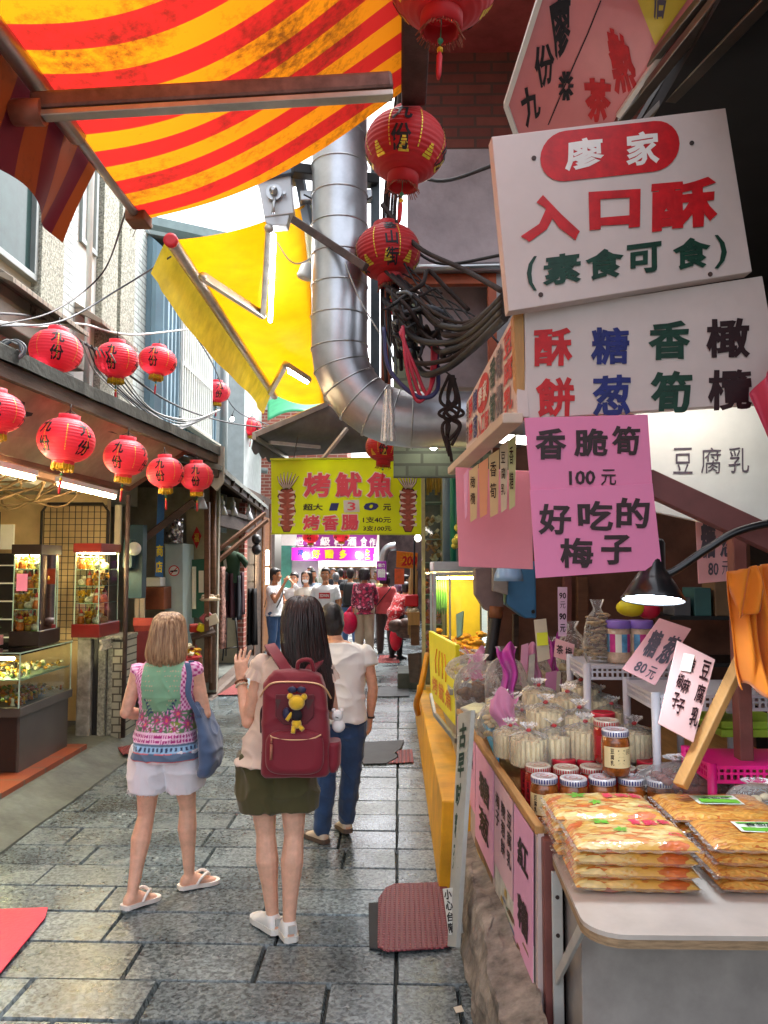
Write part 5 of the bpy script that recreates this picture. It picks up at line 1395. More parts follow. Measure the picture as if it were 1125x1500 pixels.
mb=MB();mb.prism([P(674,1036,4.72),P(720,1052,4.3),P(740,1040,4.6),P(700,1026,5.0)],(0,0,-.03));tag(mb.build('white_tray',M('white_plastic','#cfd0d4',.35,var=.04),bevel=.006),'white plastic tray under the bag of nuts','tray')
BLUP=M('sky_blue_plastic','#2f9fd6',.35,var=.06)
mb=MB();mb.plate(P(704,1040,4.3),P(728,1098,3.6),P(728,1120,3.55),P(704,1058,4.25),.012);mb.plate(P(704,1040,4.3),P(718,1034,4.4),P(745,1085,3.7),P(728,1098,3.6),.01);tag(mb.build('blue_tray',BLUP,bevel=.004),'sky blue plastic tray edge sticking out at the counter rim','tray')
HOTP=M('hot_pink_plastic','#e01c80',.35,var=.05)
WPL=M('white_grey_plastic','#c4c3cc',.4,var=.05)
def rack(label,x0,x1,y0,y1,zt,zb,mat,hole=True,nm='plastic_rack'):
 t=thing(nm,label,'rack',((x0+x1)/2,(y0+y1)/2,zb))
 mb=MB();mb.box((x0,y0,zt-.014),(x1,y1,zt));mb.build('tray_top',mat,t,bevel=.005)
 ap=MB();h=.055
 def apron(a,b):
  a,b=V(a),V(b);L=(b-a).length;k=max(4,int(L/.022));d=(b-a)/k
  ap.bar(a+V((0,0,zt-.006)),b+V((0,0,zt-.006)),.010,.012);ap.bar(a+V((0,0,zt-h)),b+V((0,0,zt-h)),.010,.012);ap.bar(a+V((0,0,zt-h*.5)),b+V((0,0,zt-h*.5)),.0085,.008)
  for i in range(k+1):ap.bar(a+d*i+V((0,0,zt-h)),a+d*i+V((0,0,zt-.006)),.008,.008,up=(0,1,0))
 apron((x0,y0,0),(x1,y0,0));apron((x0,y0,0),(x0,y1,0));apron((x1,y0,0),(x1,y1,0));apron((x0,y1,0),(x1,y1,0))
 ap.build('lattice_apron',mat,t)
 for x,y in((x0,y0),(x1,y0),(x0,y1),(x1,y1)):
  mb=MB();mb.tube([(x,y,zt+.01),(x,y,zb)],[.017,.014],10);mb.build('leg',mat,t)
 return t
rack('white plastic rack holding the leaning pink 糖葱 card',.98,1.42,3.02,3.40,1.20,ZC+.002,WPL)
rack('white plastic rack at the back carrying the mushroom bag and purple-lidded tubs',.82,1.22,3.44,3.78,1.255,ZC+.002,WPL)
rack('hot pink plastic basket stand with slotted sides behind the wooden stick',1.10,1.44,2.80,3.05,.99,ZC+.002,HOTP,nm='plastic_basket')
def tub(label,loc):
 t=thing('snack_tub',label,'tub',loc,'purple lidded tubs on the white rack');c=V(loc)
 mb=MB();mb.lathe(c,[(.0,.001),(.05,.001),(.052,.01),(.052,.16),(.0,.161)],24,cap=False);mb.build('body',M('tub_clear_beige','#cbb49c',.25,var=.25,vs=30),t)
 mb=MB();mb.lathe(c,[(.054,.155),(.056,.158),(.056,.185),(.052,.19),(0,.19)],24,cap=False);mb.build('lid',M('purple_lid','#8a6cc4',.35,var=.05),t)
 mb=MB();n=18
 for k in range(n):
  a,b=R(-180+180*k/n),R(-180+180*(k+1)/n)
  mb.use((M('tub_blue_print','#5a9cc8',.4,var=.3,vs=25),M('tub_pink_print','#c83a8a',.4,var=.2,vs=25),LABW)[(k//3)%3])
  mb.raw([c+V((.0528*math.cos(x),.0528*math.sin(x),z))for x,z in((a,.05),(b,.05),(b,.13),(a,.13))],[(0,1,2,3)])
 mb.build('label',None,t,norm=False);return t
tb=tub('left purple-lidded snack tub on the white rack',V((.985,3.53,1.257)))
dup(tb,(1.085,3.53,1.257),R(40),'right purple-lidded snack tub, half behind the leaning pink card')
plc=Plane(P(960,955,3.02),(.1,-1,.45))
signboard('leaning_card','pink card with grey 糖葱 80元 leaning on the white rack','card',plc,((966,905),(1013,921),(960,1004),(911,980)),.004,PINKL,[],extra=None)
def rot_text(pl,items,par):
 lt=MB()
 for s_,q,m_,bo in items:write(lt,s_,pxquad(pl,q,.005),m_,bo,.03)
 lt.build('lettering',None,par,norm=False)
cards=[o for o in bpy.data.objects if o.name=='leaning_card'][0]
rot_text(plc,[('糖',((958,922),(975,926),(955,966),(938,960)),INKGY,.035),('葱',((982,930),(1000,936),(976,974),(958,969)),INKGY,.035),('80',((935,968),(950,974),(942,988),(926,982)),INKGY,.02),('元',((953,975),(964,980),(954,997),(944,992)),INKGY,.01)],cards)
plc2=Plane(P(1005,1010,2.72),(.15,-1,.3))
c2=signboard('leaning_card','pale pink plastic-sleeved card listing 豆腐乳 leaning against the wooden stick','card',plc2,((992,938),(1048,966),(1016,1088),(964,1060)),.004,M('dusty_pink_card','#e6b8b4',.4,var=.05,transl=.1),[])
rot_text(plc2,[(ch,((1028-8*j+2,966+34*j),(1040-8*j+2,971+34*j),(1034-8*j+1,998+34*j),(1022-8*j+1,993+34*j)),INKM,.02)for j,ch in enumerate('豆腐乳')]+[(ch,((1010-8*j,962+30*j),(1020-8*j,966+30*j),(1014-8*j,988+30*j),(1003-8*j,984+30*j)),INKM,.02)for j,ch in enumerate('辣麻子')]+[(ch,((994-7*j,985+28*j),(1003-7*j,988+28*j),(998-7*j,1010+28*j),(988-7*j,1006+28*j)),INKM,.02)for j,ch in enumerate('椒子')],c2)
mb=MB();mb.poly([plc2.at(u,v,.008)for u,v in((1000,957),(1016,960),(1010,985),(994,982))]);mb.build('price_patch',LABW,c2)
mb=MB();mb.bar(P(996,1152,2.66),P(1096,945,2.80),.046,.03);tag(mb.build('wooden_stick',WOOD_LT,bevel=.004),'slanting raw wooden stick propped behind the orange bags','stick')
plh=Plane(P(1050,800,3.1),(-.05,-1,0))
signboard('hanging_card','pale pink card reading 糖葱 80元 hanging in the dark behind the lamp arm','card',plh,((1018,745),(1086,752),(1078,850),(1023,855)),.004,PINKL,[('糖',(1026,765,1048,818),INKGY,.04),('葱',(1054,768,1078,816),INKGY,.03),('80',(1037,824,1052,843),INKGY,.02),('元',(1057,822,1067,842),INKGY,.0)])
MAH=M('mahogany_board','#6e3f3c',.5,var=.15)
mb=MB();mb.bar(P(945,705,2.62),P(1150,800,2.62),.05,.085);tag(mb.build('slanted_beam',MAH,bevel=.004),'red-brown slanting beam across the lit white board','beam')
mb=MB();mb.bar(P(1078,770,2.9),P(1092,1180,2.9),.05,.06,up=(0,1,0));tag(mb.build('timber_post',REDP,bevel=.004),'dark red post behind the orange cloth','post')
ORC=M('orange_cloth','#f08c1a',.7,var=.08,vs=3,transl=.25,sheen=.3)
mb=MB();c0,c1_,c2_,c3=P(1066,838,2.62),P(1180,815,2.55),P(1190,1010,2.55),P(1090,1012,2.62)
mb.grid(lambda u,v:c0.lerp(c1_,u).lerp(c3.lerp(c2_,u),v)+V((0,.045*math.sin(u*17+2*math.sin(v*3))*(.35+.65*v)+.02*math.sin(u*41),.02*math.sin(u*17)*v)),60,24)
mb.grid(lambda u,v:P(1068,840,2.58).lerp(P(1110,828,2.55),u).lerp(P(1080,905,2.56).lerp(P(1118,895,2.54),u),v)+V((0,.02*math.sin(u*9+v*5),0)),12,12)
tag(mb.build('orange_cloth',ORC,solid=.004),'bright orange folded cloth hanging at the right edge','cloth')
mb=MB();mb.grid(lambda u,v:P(1098,578,2.5).lerp(P(1180,480,2.45),u).lerp(P(1130,650,2.5).lerp(P(1200,640,2.45),u),v)+V((0,.02*math.sin(u*20),0)),24,10)
tag(mb.build('pink_film',M('pink_film','#e0506c',.4,var=.1,transl=.3),solid=.003),'pink plastic film draped over the right end of the flavour board','plastic sheet')
lm=thing('desk_lamp','black cone shade lamp on a black gooseneck lighting the goods','lamp',P(957,885,2.5))
cl=P(957,880,2.5);ax=V((.10,.20,1))
mb=MB();mb.lathe(cl,[(.097,0),(.099,.004),(.062,.065),(.035,.105),(.033,.19),(.028,.2),(.0,.2)],32,axis=ax,cap=False);mb.build('lamp_shade',M('black_enamel','#19181a',.3,var=.1,coat=.3),lm,norm=False,solid=.003)
mb=MB();mb.lathe(cl,[(.0,.012),(.088,.012)],32,axis=ax,cap=False);mb.build('light_disc',emitmat('cool_lamp_light','#dff2ff',18),lm,norm=False)
mb=MB();mb.tube(spline([P(952,846,2.5),P(985,838,2.5),P(1035,805,2.5),P(1085,777,2.5),P(1180,755,2.5)]),.013,12);mb.build('gooseneck',M('black_enamel'),lm)
bx=thing('blue_box','blue plastic housing box behind the pink sheets','box',P(762,905,4.6))
q=[P(742,826,4.6),P(785,822,4.6),P(786,906,4.6),P(770,906,4.6),P(742,886,4.6)]
mb=MB();mb.prism(q,(0,.25,0));mb.build('body',M('dull_blue_plastic','#3f7aa8',.4,var=.08,stain=.1),bx,bevel=.01)
mb=MB();mb.lathe(P(781,896,4.59),[(.012,0),(.01,.008)],10,axis=(0,-1,0));mb.build('bolt',BLACKM,bx)
lm2=thing('clamp_lamp','blue shaded lamp hanging in front of the blue box','lamp',P(745,850,4.3))
c=P(745,843,4.3);mb=MB();mb.lathe(c,[(.08,-.03),(.078,.0),(.055,.06),(.03,.09),(0,.09)],20,cap=False);mb.build('lamp_shade',M('light_blue_enamel','#8fb4dc',.35,var=.06),lm2,solid=.003,norm=False)
mb=MB();mb.lathe(c,[(.056,.061),(.058,.075),(.03,.10),(0,.10)],20,cap=False);mb.build('collar',IRON,lm2)
jb=thing('junction_box','grimy brown electric box with a ribbed black hose below, left of the blue box','box',P(716,890,4.6))
mb=MB();mb.prism([P(696,832,4.6),P(735,830,4.6),P(738,890,4.6),P(712,895,4.6),P(697,872,4.6)],(0,.15,0));mb.build('body',M('grimy_box_paint','#7c6a68',.6,var=.2,stain=.3),jb,bevel=.006)
mb=MB();mb.prism([P(722,828,4.5),P(746,828,4.5),P(744,872,4.5),P(722,866,4.5)],(0,.08,0));mb.build('meter_cover',M('clear_dusty_plastic','#9a948e',.3,var=.2),jb,bevel=.006)
mb=MB();mb.tube([P(727,888,4.6),P(726,905,4.6)],.042,14);mb.build('collar',M('rust_brown_metal'),jb)
pp=[P(726,905,4.6).lerp(P(717,968,4.55),i/34)for i in range(35)]
mb=MB();mb.tube(pp,[.033+.005*(i%2)for i in range(35)],14);mb.build('ribbed_hose',BLACKM,jb)
for(u,v0,v1,Y,r_,m_,lab)in((656,640,830,7.2,.05,M('grey_blue_pipe','#5d7688',.5,var=.1),'grey-blue pipe standing beside the squid stall'),(664,640,830,6.9,.03,M('green_pipe','#1f7a62',.45,var=.1),'green pipe right of the grey-blue pipe'),(670,645,700,6.8,.015,STEEL,'thin steel pipe right of the green pipe')):
 mb=MB();mb.tube([P(u,v0,Y),P(u,v1,Y)],r_,12);tag(mb.build('wall_pipe',m_),lab,'pipe')
for(u0,u1,v0,v1,Y,m_,lab)in((826,838,845,1040,5.0,REDP,'dark red timber post behind the hanging price strip'),(846,862,845,985,4.95,WOOD_BR,'brown timber post left of the mushroom bag'),(752,760,900,1000,4.9,WOOD_DK,'dark timber post right of the ribbed hose')):
 mb=MB();mb.plate(P(u0,v0,Y),P(u1,v0,Y),P(u1,v1,Y),P(u0,v1,Y),.06);tag(mb.build('timber_post',m_,bevel=.004),lab,'post')
plv=Plane(P(823,895,3.9),(0,-1,0))
signboard('price_strip','narrow lilac price strip with 90元 twice hanging by the dark red post','paper',plv,((817,860),(831,860),(830,932),(818,932)),.003,M('pale_lilac_card','#dcb8d4',.6,var=.05),[('90',(819,868,829,877),INKM,.02),('元',(820,881,828,891),INKM,.0),('90',(819,898,829,908),INKM,.04),('元',(820,914,828,926),INKM,.02)],bevel=0)
signboard('small_tag','small pink tag with two characters above the clear bag','paper',Plane(P(826,955,3.9),(-.1,-1,.1)),((814,935),(842,944),(838,970),(811,962)),.003,PINKL,[('茶',(815,944,825,957,-.2),INKM,.02),('梅',(828,947,838,960,-.2),INKM,.02)],bevel=0)
signboard('small_tag','white and yellow tag standing among the bags left of the dark red post','paper',Plane(P(795,925,4.1),(.0,-1,.1)),((782,908),(800,906),(806,965),(788,970)),.003,M('white_paper'),[('香筍',(788,932,801,942),INKM,.02)],bevel=0)
mb=MB();mb.poly([Plane(P(795,925,4.09),(.0,-1,.1)).at(u,v,.0)for u,v in((786,927),(802,926),(803,945),(787,946))]);tag(mb.build('sticky_note',M('neon_yellow','#e4ec3c',.6,var=.05)),'neon yellow note stuck behind the writing of the white tag','paper')
for i,(u,v,w_,h_)in enumerate(((764,945,10,70),(775,960,9,60),(800,985,16,50),(812,985,10,60))):
 t_=.04
 mb=MB();mb.plate(P(u,v,4.4),P(u+w_,v-3,4.4),P(u+w_-3,v+h_,4.35),P(u-3,v+h_,4.35),.02)
 tag(mb.build('hanging_packet',(LILAC,YP,PKP,M('white_paper'))[i]),('lilac','grey printed','pink tissue','cream')[i]+' packet hanging at the back of the counter left of the posts','packet')
cl_=thing('dark_shelf','dim metal shelf with grey boxes in the shadow behind the leaning cards','shelf',(1.9,4.4,.9))
for z in(1.15,1.4):
 mb=MB();mb.box((1.45,4.2,z),(2.25,4.6,z+.02));mb.build('shelf',BLACKM,cl_)
for i in range(7):
 mb=MB();x=1.48+i*.11;h_=.1+.05*((i*7)%3);mb.box((x,4.22,1.42),(x+.09,4.4,1.42+h_));tag(mb.build('storage_box',(M('grey_box','#5a5c60',.6),M('teal_box','#3f6a6a',.6),M('cardboard','#7a6248',.7))[i%3],bevel=.004),('grey','teal','cardboard')[i%3]+' box standing on the dim shelf behind the cards, %s'%('far left','second','third','middle','fifth','sixth','far right')[i],'box')
YLW=M('yellow_packet','#e4d41c',.45,var=.08)
mb=MB();mb.ball(P(925,890,3.6),.06,12,8,(1.2,.8,.7));tag(mb.build('yellow_packet',YLW),'yellow crumpled packet under the black lamp shade','packet')
mb=MB();mb.ball(P(950,893,3.6),.055,12,8,(1,.8,.8));tag(mb.build('red_packet',M('red_packet','#c8203c',.45,var=.1)),'red crumpled packet beside the yellow one under the lamp','packet')
mb=MB();mb.box((1.30,3.2,1.0),(1.6,3.5,1.03));mb.box((1.31,3.22,1.03),(1.58,3.48,1.06));tag(mb.build('green_tray',M('lime_tray','#a8c83c',.5,var=.2),bevel=.004),'lime green and yellow trays right of the wooden stick','tray')
# === SQUID SIGN (hung across the lane)
NEONY=M('lime_yellow_banner','#e6ee20',.5,var=.05,vs=2,transl=.5)
CORAL=M('coral_paint','#d8485e',.5,var=.06)
plq=Plane(P(508,728,9.0),(.0,-1,.03))
def sq_extra(t,pl):
 mb=MB();mb.poly([pl.at(u,v,.006)for u,v in((503,733),(526,732),(527,750),(504,751))]);mb.build('price_patch',M('pale_paper','#cfd3d6',.6),t)
 SQ=M('squid_brown','#9a4a3c',.6,var=.3,vs=20);SQL=M('squid_outline','#4a201c',.6);SQW=M('squid_pale','#d8c8c0',.6,var=.1)
 for cx_,sg in((420,1),(598,-1)):
  mb=MB()
  def q(x,y,o=.005):return pl.at(cx_+sg*x,y,o)
  body=[(-7,718),(7,716),(12,728),(9,738),(12,750),(7,758),(9,766),(4,778),(-4,778),(-9,766),(-6,756),(-11,748),(-8,738),(-12,728)]
  mb.use(SQL).poly([q(x*1.15,748+(y-748)*1.05,.004)for x,y in body]);mb.use(SQ).poly([q(x,y)for x,y in body])
  mb.use(SQW)
  for k in range(7):
   y=722+k*8;mb.poly([q(-3,y,.007),q(-13+(k%2)*2,y-4,.007),q(-12,y+1,.007)]);mb.poly([q(3,y,.007),q(13-(k%2)*2,y-4,.007),q(12,y+1,.007)])
  mb.use(SQL)
  for k in range(7):
   a=R(35+110*k/6);pts_=[q(0+math.cos(a)*4,718-math.sin(a)*3,.006),q(math.cos(a)*13,712-math.sin(a)*9,.006),q(math.cos(a)*19+2,706-math.sin(a)*15,.006)]
   mb.tube(pts_,[.014,.011,.003],5)
  mb.use(SQW)
  for k in range(7):
   a=R(35+110*k/6);pts_=[q(0+math.cos(a)*4,718-math.sin(a)*3,.016),q(math.cos(a)*13,712-math.sin(a)*9,.016),q(math.cos(a)*18+2,706-math.sin(a)*14,.016)]
   mb.tube(pts_,[.010,.007,.002],5)
  mb.build('squid_picture',None,t,norm=False)
 mb=MB();mb.bar(pl.at(396,673,.01),pl.at(621,671,.01),.03,.02);mb.bar(pl.at(397,782,.01),pl.at(618,783,.01),.02,.015);mb.build('hem',M('lime_hem','#b8c41a',.5),t)
lo_=lambda y,x:y
WH2=INKWH
signboard('squid_sign','lime yellow banner with coral 烤魷魚 and two grilled squid pictures hung across the lane','sign',plq,((397,674),(620,672),(617,782),(398,781)),.012,NEONY,[(c,(x0-1.5,y0-1.5,x1+1.5,y1+1.5),WH2,.06)for c,x0,y0,x1,y1 in(('烤',445,693,484,729),('魷',491,692,530,729),('魚',537,692,576,729),('烤',444,755,468,777),('香',472,755,496,777),('腸',500,754,525,777))]+[('超大',(444,738,473,748),INKM,.03),('1',(482,737,494,748,0,3),INKB,.05),('0',(531,736,553,748,0,3),INKB,.05),('元',(561,738,573,748),INKM,.03),('1支40元',(532,757,573,766),INKM,.02),('3支100元',(532,770,573,778),INKM,.02)],extra=sq_extra)
sqt=[o for o in bpy.data.objects if o.name=='squid_sign'][0]
lt=MB()
for c,x0,y0,x1,y1 in(('烤',445,693,484,729),('魷',491,692,530,729),('魚',537,692,576,729),('烤',444,755,468,777),('香',472,755,496,777),('腸',500,754,525,777)):
 write(lt,c,pxbox(plq,x0,y0,x1,y1,lift=.016),CORAL,.035)
write(lt,'3',pxbox(plq,509,736,521,748,lift=.016),CORAL,.01)
lt.build('bold_lettering',None,sqt,norm=False)
for u in(430,590):
 mb=MB();mb.tube([P(u,673,8.99),P(u+6,640,9.4)],.006,6);tag(mb.build('sign_wire',BLACKM),'thin wire holding the squid sign at its %s corner'%('left' if u<500 else 'right'),'wire')
# === SQUID STALL
sq=thing('squid_stall','yellow painted stall base with steel counter and lit glass cabinet on the right','stall',(.5,6.5,0))
YELP=M('yellow_painted_base','#e8ac20',.5,var=.18,vs=3,stain=.55,staincol='#8a5a20')
mb=MB();mb.hexa([(.20,4.15,0),(.8,4.15,0),(.8,8.7,0),(.17,8.7,0),(.22,4.15,.46),(.8,4.15,.46),(.8,8.7,.36),(.19,8.7,.36)]);mb.build('base',YELP,sq,bevel=.01)
mb=MB();mb.box((.36,5.05,.46),(1.4,7.6,.82));mb.build('body',M('brushed_steel','#a8a8a4',.35,metal=.7,var=.12,stain=.2),sq,bevel=.006)
mb=MB();mb.box((.33,5.2,.83),(1.4,7.6,.87));mb.build('counter_top',STEEL,sq,bevel=.004)
mb=MB();mb.box((.38,5.1,.88),(.66,5.6,.93));mb.build('tray',STEEL,sq,bevel=.006)
GL=glassmat('clear_glass')
GOLDIN=M('yellow_cabinet_lining','#d8bc3c',.5,var=.12)
cb=thing('glass_cabinet','lit glass food cabinet with yellow lining on the squid stall','cabinet',P(665,900,6.4))
gx0,gx1,gy0,gy1,gz0,gz1=P(636,900,6.6).x,P(697,900,6.6).x+.1,6.5,7.2,.875,1.62
mb=MB()
for x in(gx0,gx1):
 for y in(gy0,gy1):mb.box((x-.012,y-.012,gz0),(x+.012,y+.012,gz1))
for z in(gz0+.012,gz1):
 for y in(gy0,gy1):mb.box((gx0+.012,y-.012,z-.012),(gx1-.012,y+.012,z+.012))
mb.box((gx0+.12,gy0-.01,gz0),(gx0+.135,gy0+.01,gz1));mb.build('frame',STEEL,cb)
mb=MB();mb.box((gx0-.01,gy0-.02,gz1+.014),(gx1+.02,gy1+.02,gz1+.10));mb.build('roof',STEEL,cb,bevel=.006)
mb=MB();mb.quad((gx0+.015,gy0,gz0),(gx1-.015,gy0,gz0),(gx1-.015,gy0,gz1),(gx0+.015,gy0,gz1));mb.quad((gx0,gy0+.015,gz0),(gx0,gy1-.015,gz0),(gx0,gy1-.015,gz1),(gx0,gy0+.015,gz1));mb.build('pane',GL,cb)
mb=MB();mb.box((gx0+.14,gy1-.05,gz0),(gx1-.01,gy1-.02,gz1-.02));mb.build('lining',GOLDIN,cb)
mb=MB();mb.box((gx0+.03,gy0+.2,gz1-.05),(gx1-.03,gy0+.25,gz1-.03));mb.build('light_strip',emitmat('warm_cabinet_light','#ffdf90',24),cb)
mb=MB();rq=random.Random(4);SQF=M('fried_snack_gold','#d8962c',.6,var=.35,vs=20)
for i in range(150):
 mb.ball((rq.uniform(gx0+.03,gx1-.03),rq.uniform(gy0+.05,gy1-.08),gz0+.02+rq.uniform(0,.22)*rq.random()),rq.uniform(.02,.04),6,4,(1.4,.8,.7))
o=mb.build('snack_heap',SQF);tag(o,'heap of golden fried snacks inside the lit glass cabinet','snacks',kind='stuff')
mb=MB()
for i in range(5):mb.lathe((gx0+.03+i*.02,gy0+.3,gz1-.36),[(.004,0),(.012,.06),(.014,.2),(.006,.3)],7)
tag(mb.build('scallion_bunch',M('scallion_green','#5f9a4a',.5,var=.2)),'bunch of green scallions hanging in the glass cabinet','vegetables')
mb=MB();rq=random.Random(9);REDS=M('red_sausages','#d84a34',.4,var=.15)
for i in range(16):mb.tube([(.42+rq.uniform(0,.02)+(i%4)*.055,5.16+(i//4)*.1,.945),(.46+(i%4)*.055,5.23+(i//4)*.1,.95)],.017,7)
tag(mb.build('sausage_row',REDS),'red grilled sausages lying on the steel tray of the squid stall','sausages',kind='stuff')
tw=thing('glass_shelf','tall narrow glass shelf of snack packets at the corner of the squid stall','shelf',P(632,960,8.3))
tx0,tx1,ty0,ty1=P(621,900,8.3).x,P(650,900,8.3).x,8.3,8.6
mb=MB()
for x in(tx0,tx1):
 for y in(ty0,ty1):mb.box((x-.016,y-.016,.35),(x+.016,y+.016,2.75))
mb.build('frame',M('brass_frame','#a8a074',.4,metal=.4,var=.2,stain=.3),tw)
for i,z in enumerate((.72,1.06,1.38,1.72,1.97,2.37)):
 mb=MB();mb.box((tx0,ty0,z-.012),(tx1,ty1,z));mb.build('shelf',M('glass_green_edge','#9ab0a0',.2),tw)
mb=MB();mb.quad((tx0,ty0,.4),(tx1,ty0,.4),(tx1,ty0,2.7),(tx0,ty0,2.7));mb.quad((tx0,ty0,.4),(tx0,ty1,.4),(tx0,ty1,2.7),(tx0,ty0,2.7));mb.build('pane',GL,tw)
mb=MB();mb.box((tx0+.02,ty1+.02,.4),(tx1+.3,ty1+.04,2.75));mb.build('back_panel',M('dim_grey_back','#6a6c66',.6,var=.25),tw)
rq=random.Random(12)
PACKC=[M('packet_'+n_,c_,.4,var=.2,vs=20)for n_,c_ in(('pink','#c88a94'),('orange','#c86a34'),('tan','#a8804c'),('cream','#d8cca8'),('rose','#b8545c'))]
for i,z in enumerate((.72,1.06,1.38,1.72,1.97)):
 mb=MB()
 for k in range(26 if i<3 else 16):
  mb.use(PACKC[(rq.choice((0,4,1))if i<3 else rq.choice((2,3)))])
  x,y,zz=rq.uniform(tx0+.03,tx1-.03),rq.uniform(ty0+.03,ty1-.05),z+rq.uniform(.01,.24)
  mb.obox((x,y,zz),(.05,.03,.045),Euler((rq.uniform(-1,1),rq.uniform(-1,1),rq.uniform(-2,2))).to_matrix())
 tag(mb.build('snack_packets',None),'heap of small %s packets on the glass shelf, level %s from the ground'%('pink' if i<3 else 'tan',('one','two','three','four','five')[i]),'packets',kind='stuff')
mb=MB()
for k in range(6):mb.tube([(tx0+.05+.03*k,ty0+.1,2.72),(tx0+.05+.03*k,ty0+.1,2.45+.03*(k%3))],.016,6)
tag(mb.build('dried_squid',M('dried_squid_yellow','#d0a03c',.6,var=.3)),'yellow dried squid hanging at the top of the glass shelf','dried squid')
NY2=M('bright_yellow_sign','#ece41a',.45,var=.05)
ys=thing('yellow_stand','bright yellow leaning sign with orange brush writing at the squid stall','sign',P(645,1060,5.6))
c=[P(628,924,6.3),P(667,945,5.15),P(667,1064,5.1),P(631,1020,6.2)]
mb=MB();mb.plate(*c,.03);mb.build('board',NY2,ys,bevel=.004)
lt=MB();qm=quadmap(*c,lift=.004)
ORI=M('orange_ink','#d8821c',.5,var=.1)
for i,ch in enumerate('烤魷魚'):write(lt,ch,sub(qm,.12+i*.27,.12,.34+i*.27,.36),ORI,.02,.04,i)
lt.use(ORI)
for k in range(4):lt.tube([qm(.3+.13*k,.44),qm(.28+.14*k,.62),qm(.36+.1*k,.80)],.004,5)
lt.build('lettering',None,ys,norm=False)
mb=MB();mb.tube(spline([P(626,958,7.2),P(617,1005,7.0),P(610,1030,7.2),P(612,1045,7.4)]),.028,10);tag(mb.build('yellow_hose',M('amber_hose','#d8941c',.4,var=.1)),'amber hose curving down at the corner of the yellow stall base','hose')
mb=MB();mb.bar(P(637,1046,5.6),P(668,1085,4.95),.02,.03);mb.bar(P(631,1018,5.9),P(637,1046,5.6),.02,.03);tag(mb.build('sign_rail',STEEL),'steel rail at the foot of the yellow leaning sign','rail')
mb=MB();rq=random.Random(2)
for i in range(30):mb.ball(P(675+rq.uniform(-10,14),800-rq.uniform(0,50)*rq.random(),6.9+rq.uniform(-.1,.1)),rq.uniform(.02,.05),7,5)
tag(mb.build('yellow_flowers',M('pale_yellow_bloom','#dcd65a',.6,var=.3,vs=20)),'pale yellow ornament bunch on top of the lit glass cabinet','ornament')
mb=MB();mb.plate(P(668,1030-130,5.0),P(678,895,4.95),P(676,930,4.9),P(669,934,4.95),.01);tag(mb.build('hanging_card',M('teal_card','#6a9a94',.5,var=.2)),'narrow teal printed card hanging left of the ribbed hose','card')
# === RIGHT FAR SIDE
rs=thing('far_shop_row','dim cluttered shop fronts on the right beyond the squid stall','building',(1.2,14,0))
mb=MB();mb.box((.75,9.0,0),(.85,23,3.0));mb.build('wall',M('dim_clutter_wall','#4a3f3c',.8,var=.5,vs=3),rs)
mb=MB();mb.box((.10,9.4,2.78),(.85,14,2.86));mb.build('canopy',M('dark_green_canvas','#3f5a44',.7,var=.3),rs)
mb=MB();mb.box((-.62,23.2,0),(.85,23.4,3.2));mb.build('wall',M('dim_clutter_wall'),rs)
for i,y in enumerate((10.5,12.5,14.5,17,19.5)):
 mb=MB();mb.box((.70,y,0),(.745,y+.08,2.7));mb.build('post',WOOD_BR,rs)
pl20=Plane(P(596,820,11.5),(0,-1,0))
def b20(t,pl):
 mb=MB();mb.use(M('sun_yellow','#e8c020',.5))
 for k in range(14):
  a=2*PI*k/14;e=lambda r_,x:pl.at(597+15*r_*math.cos(x),820+13*r_*math.sin(x),.004)
  mb.poly([e(.3,a),e(.95,a+.08),e(.3,a+.3)])
 mb.build('burst_print',None,t,norm=False)
signboard('price_sign','orange sign with a big red slanted 200 hanging on the right','sign',pl20,((581,807),(612,810),(611,834),(580,831)),.01,M('orange_sign','#e87a1c',.5,var=.08),[('200',(588,814,610,829,0,2),INKR,.04)],extra=b20)
pld=Plane(P(560,820,14),(0,-1,0))
signboard('purple_sign','small purple vertical sign reading 醋 beyond the red shirted woman','sign',pld,((552,822),(566,822),(566,850),(552,850)),.02,M('vivid_purple','#b02ab4',.5,var=.05),[('魅力',(554,825,564,831),INKWH,.03),('醋',(553,833,565,846),INKWH,.04)])
mb=MB();mb.box((P(578,850,13).x,13,1.36),(P(592,850,13).x,13.02,1.62));tag(mb.build('orange_poster',M('orange_poster_mat','#e0582c',.5,var=.2,vs=12)),'small orange poster below the 200 sign','poster')
for i,(u,h0,h1)in enumerate(((601,832,935),(604,834,935),(607,830,936),(609,836,936),(599,845,930))):
 mb=MB();mb.tube([P(u,h1,11.0),P(u+1.5,h0,11.1)],.018,7);tag(mb.build('broom_stick',WOOD_LT),'one of the upright wooden sticks leaning behind the red box','stick','wooden sticks behind the red box')
mb=MB();mb.tube([P(606,900,10.9),P(607,792,10.9)],.014,7);tag(mb.build('umbrella_pole',BLACKM),'thin black pole standing before the orange 200 sign','pole')
mb=MB();c=[P(594,872,10.8),P(613,871,10.8),P(613,889,10.8),P(592,888,10.8)];mb.plate(*c,.2);tag(mb.build('red_box',M('bright_red_plastic','#d01828',.4,var=.06),bevel=.02),'bright red plastic box on the stick rack','box')
gbx=thing('goods_crate','wooden crate of pale shells on a post under the red box','crate',P(604,935,10.7))
mb=MB();mb.plate(P(597,897,10.6),P(615,897,10.6),P(615,916,10.6),P(598,916,10.6),.35);mb.build('box',WOOD_LT,gbx,bevel=.005)
mb=MB();mb.bar(P(608,916,10.7),P(608,945,10.7),.12,.12,up=(0,1,0));mb.build('post',WOOD_BR,gbx)
mb=MB();rq=random.Random(1)
for i in range(30):mb.ball(P(598+rq.uniform(0,16),898-rq.uniform(0,5),10.65+rq.uniform(0,.25)),.03,6,4)
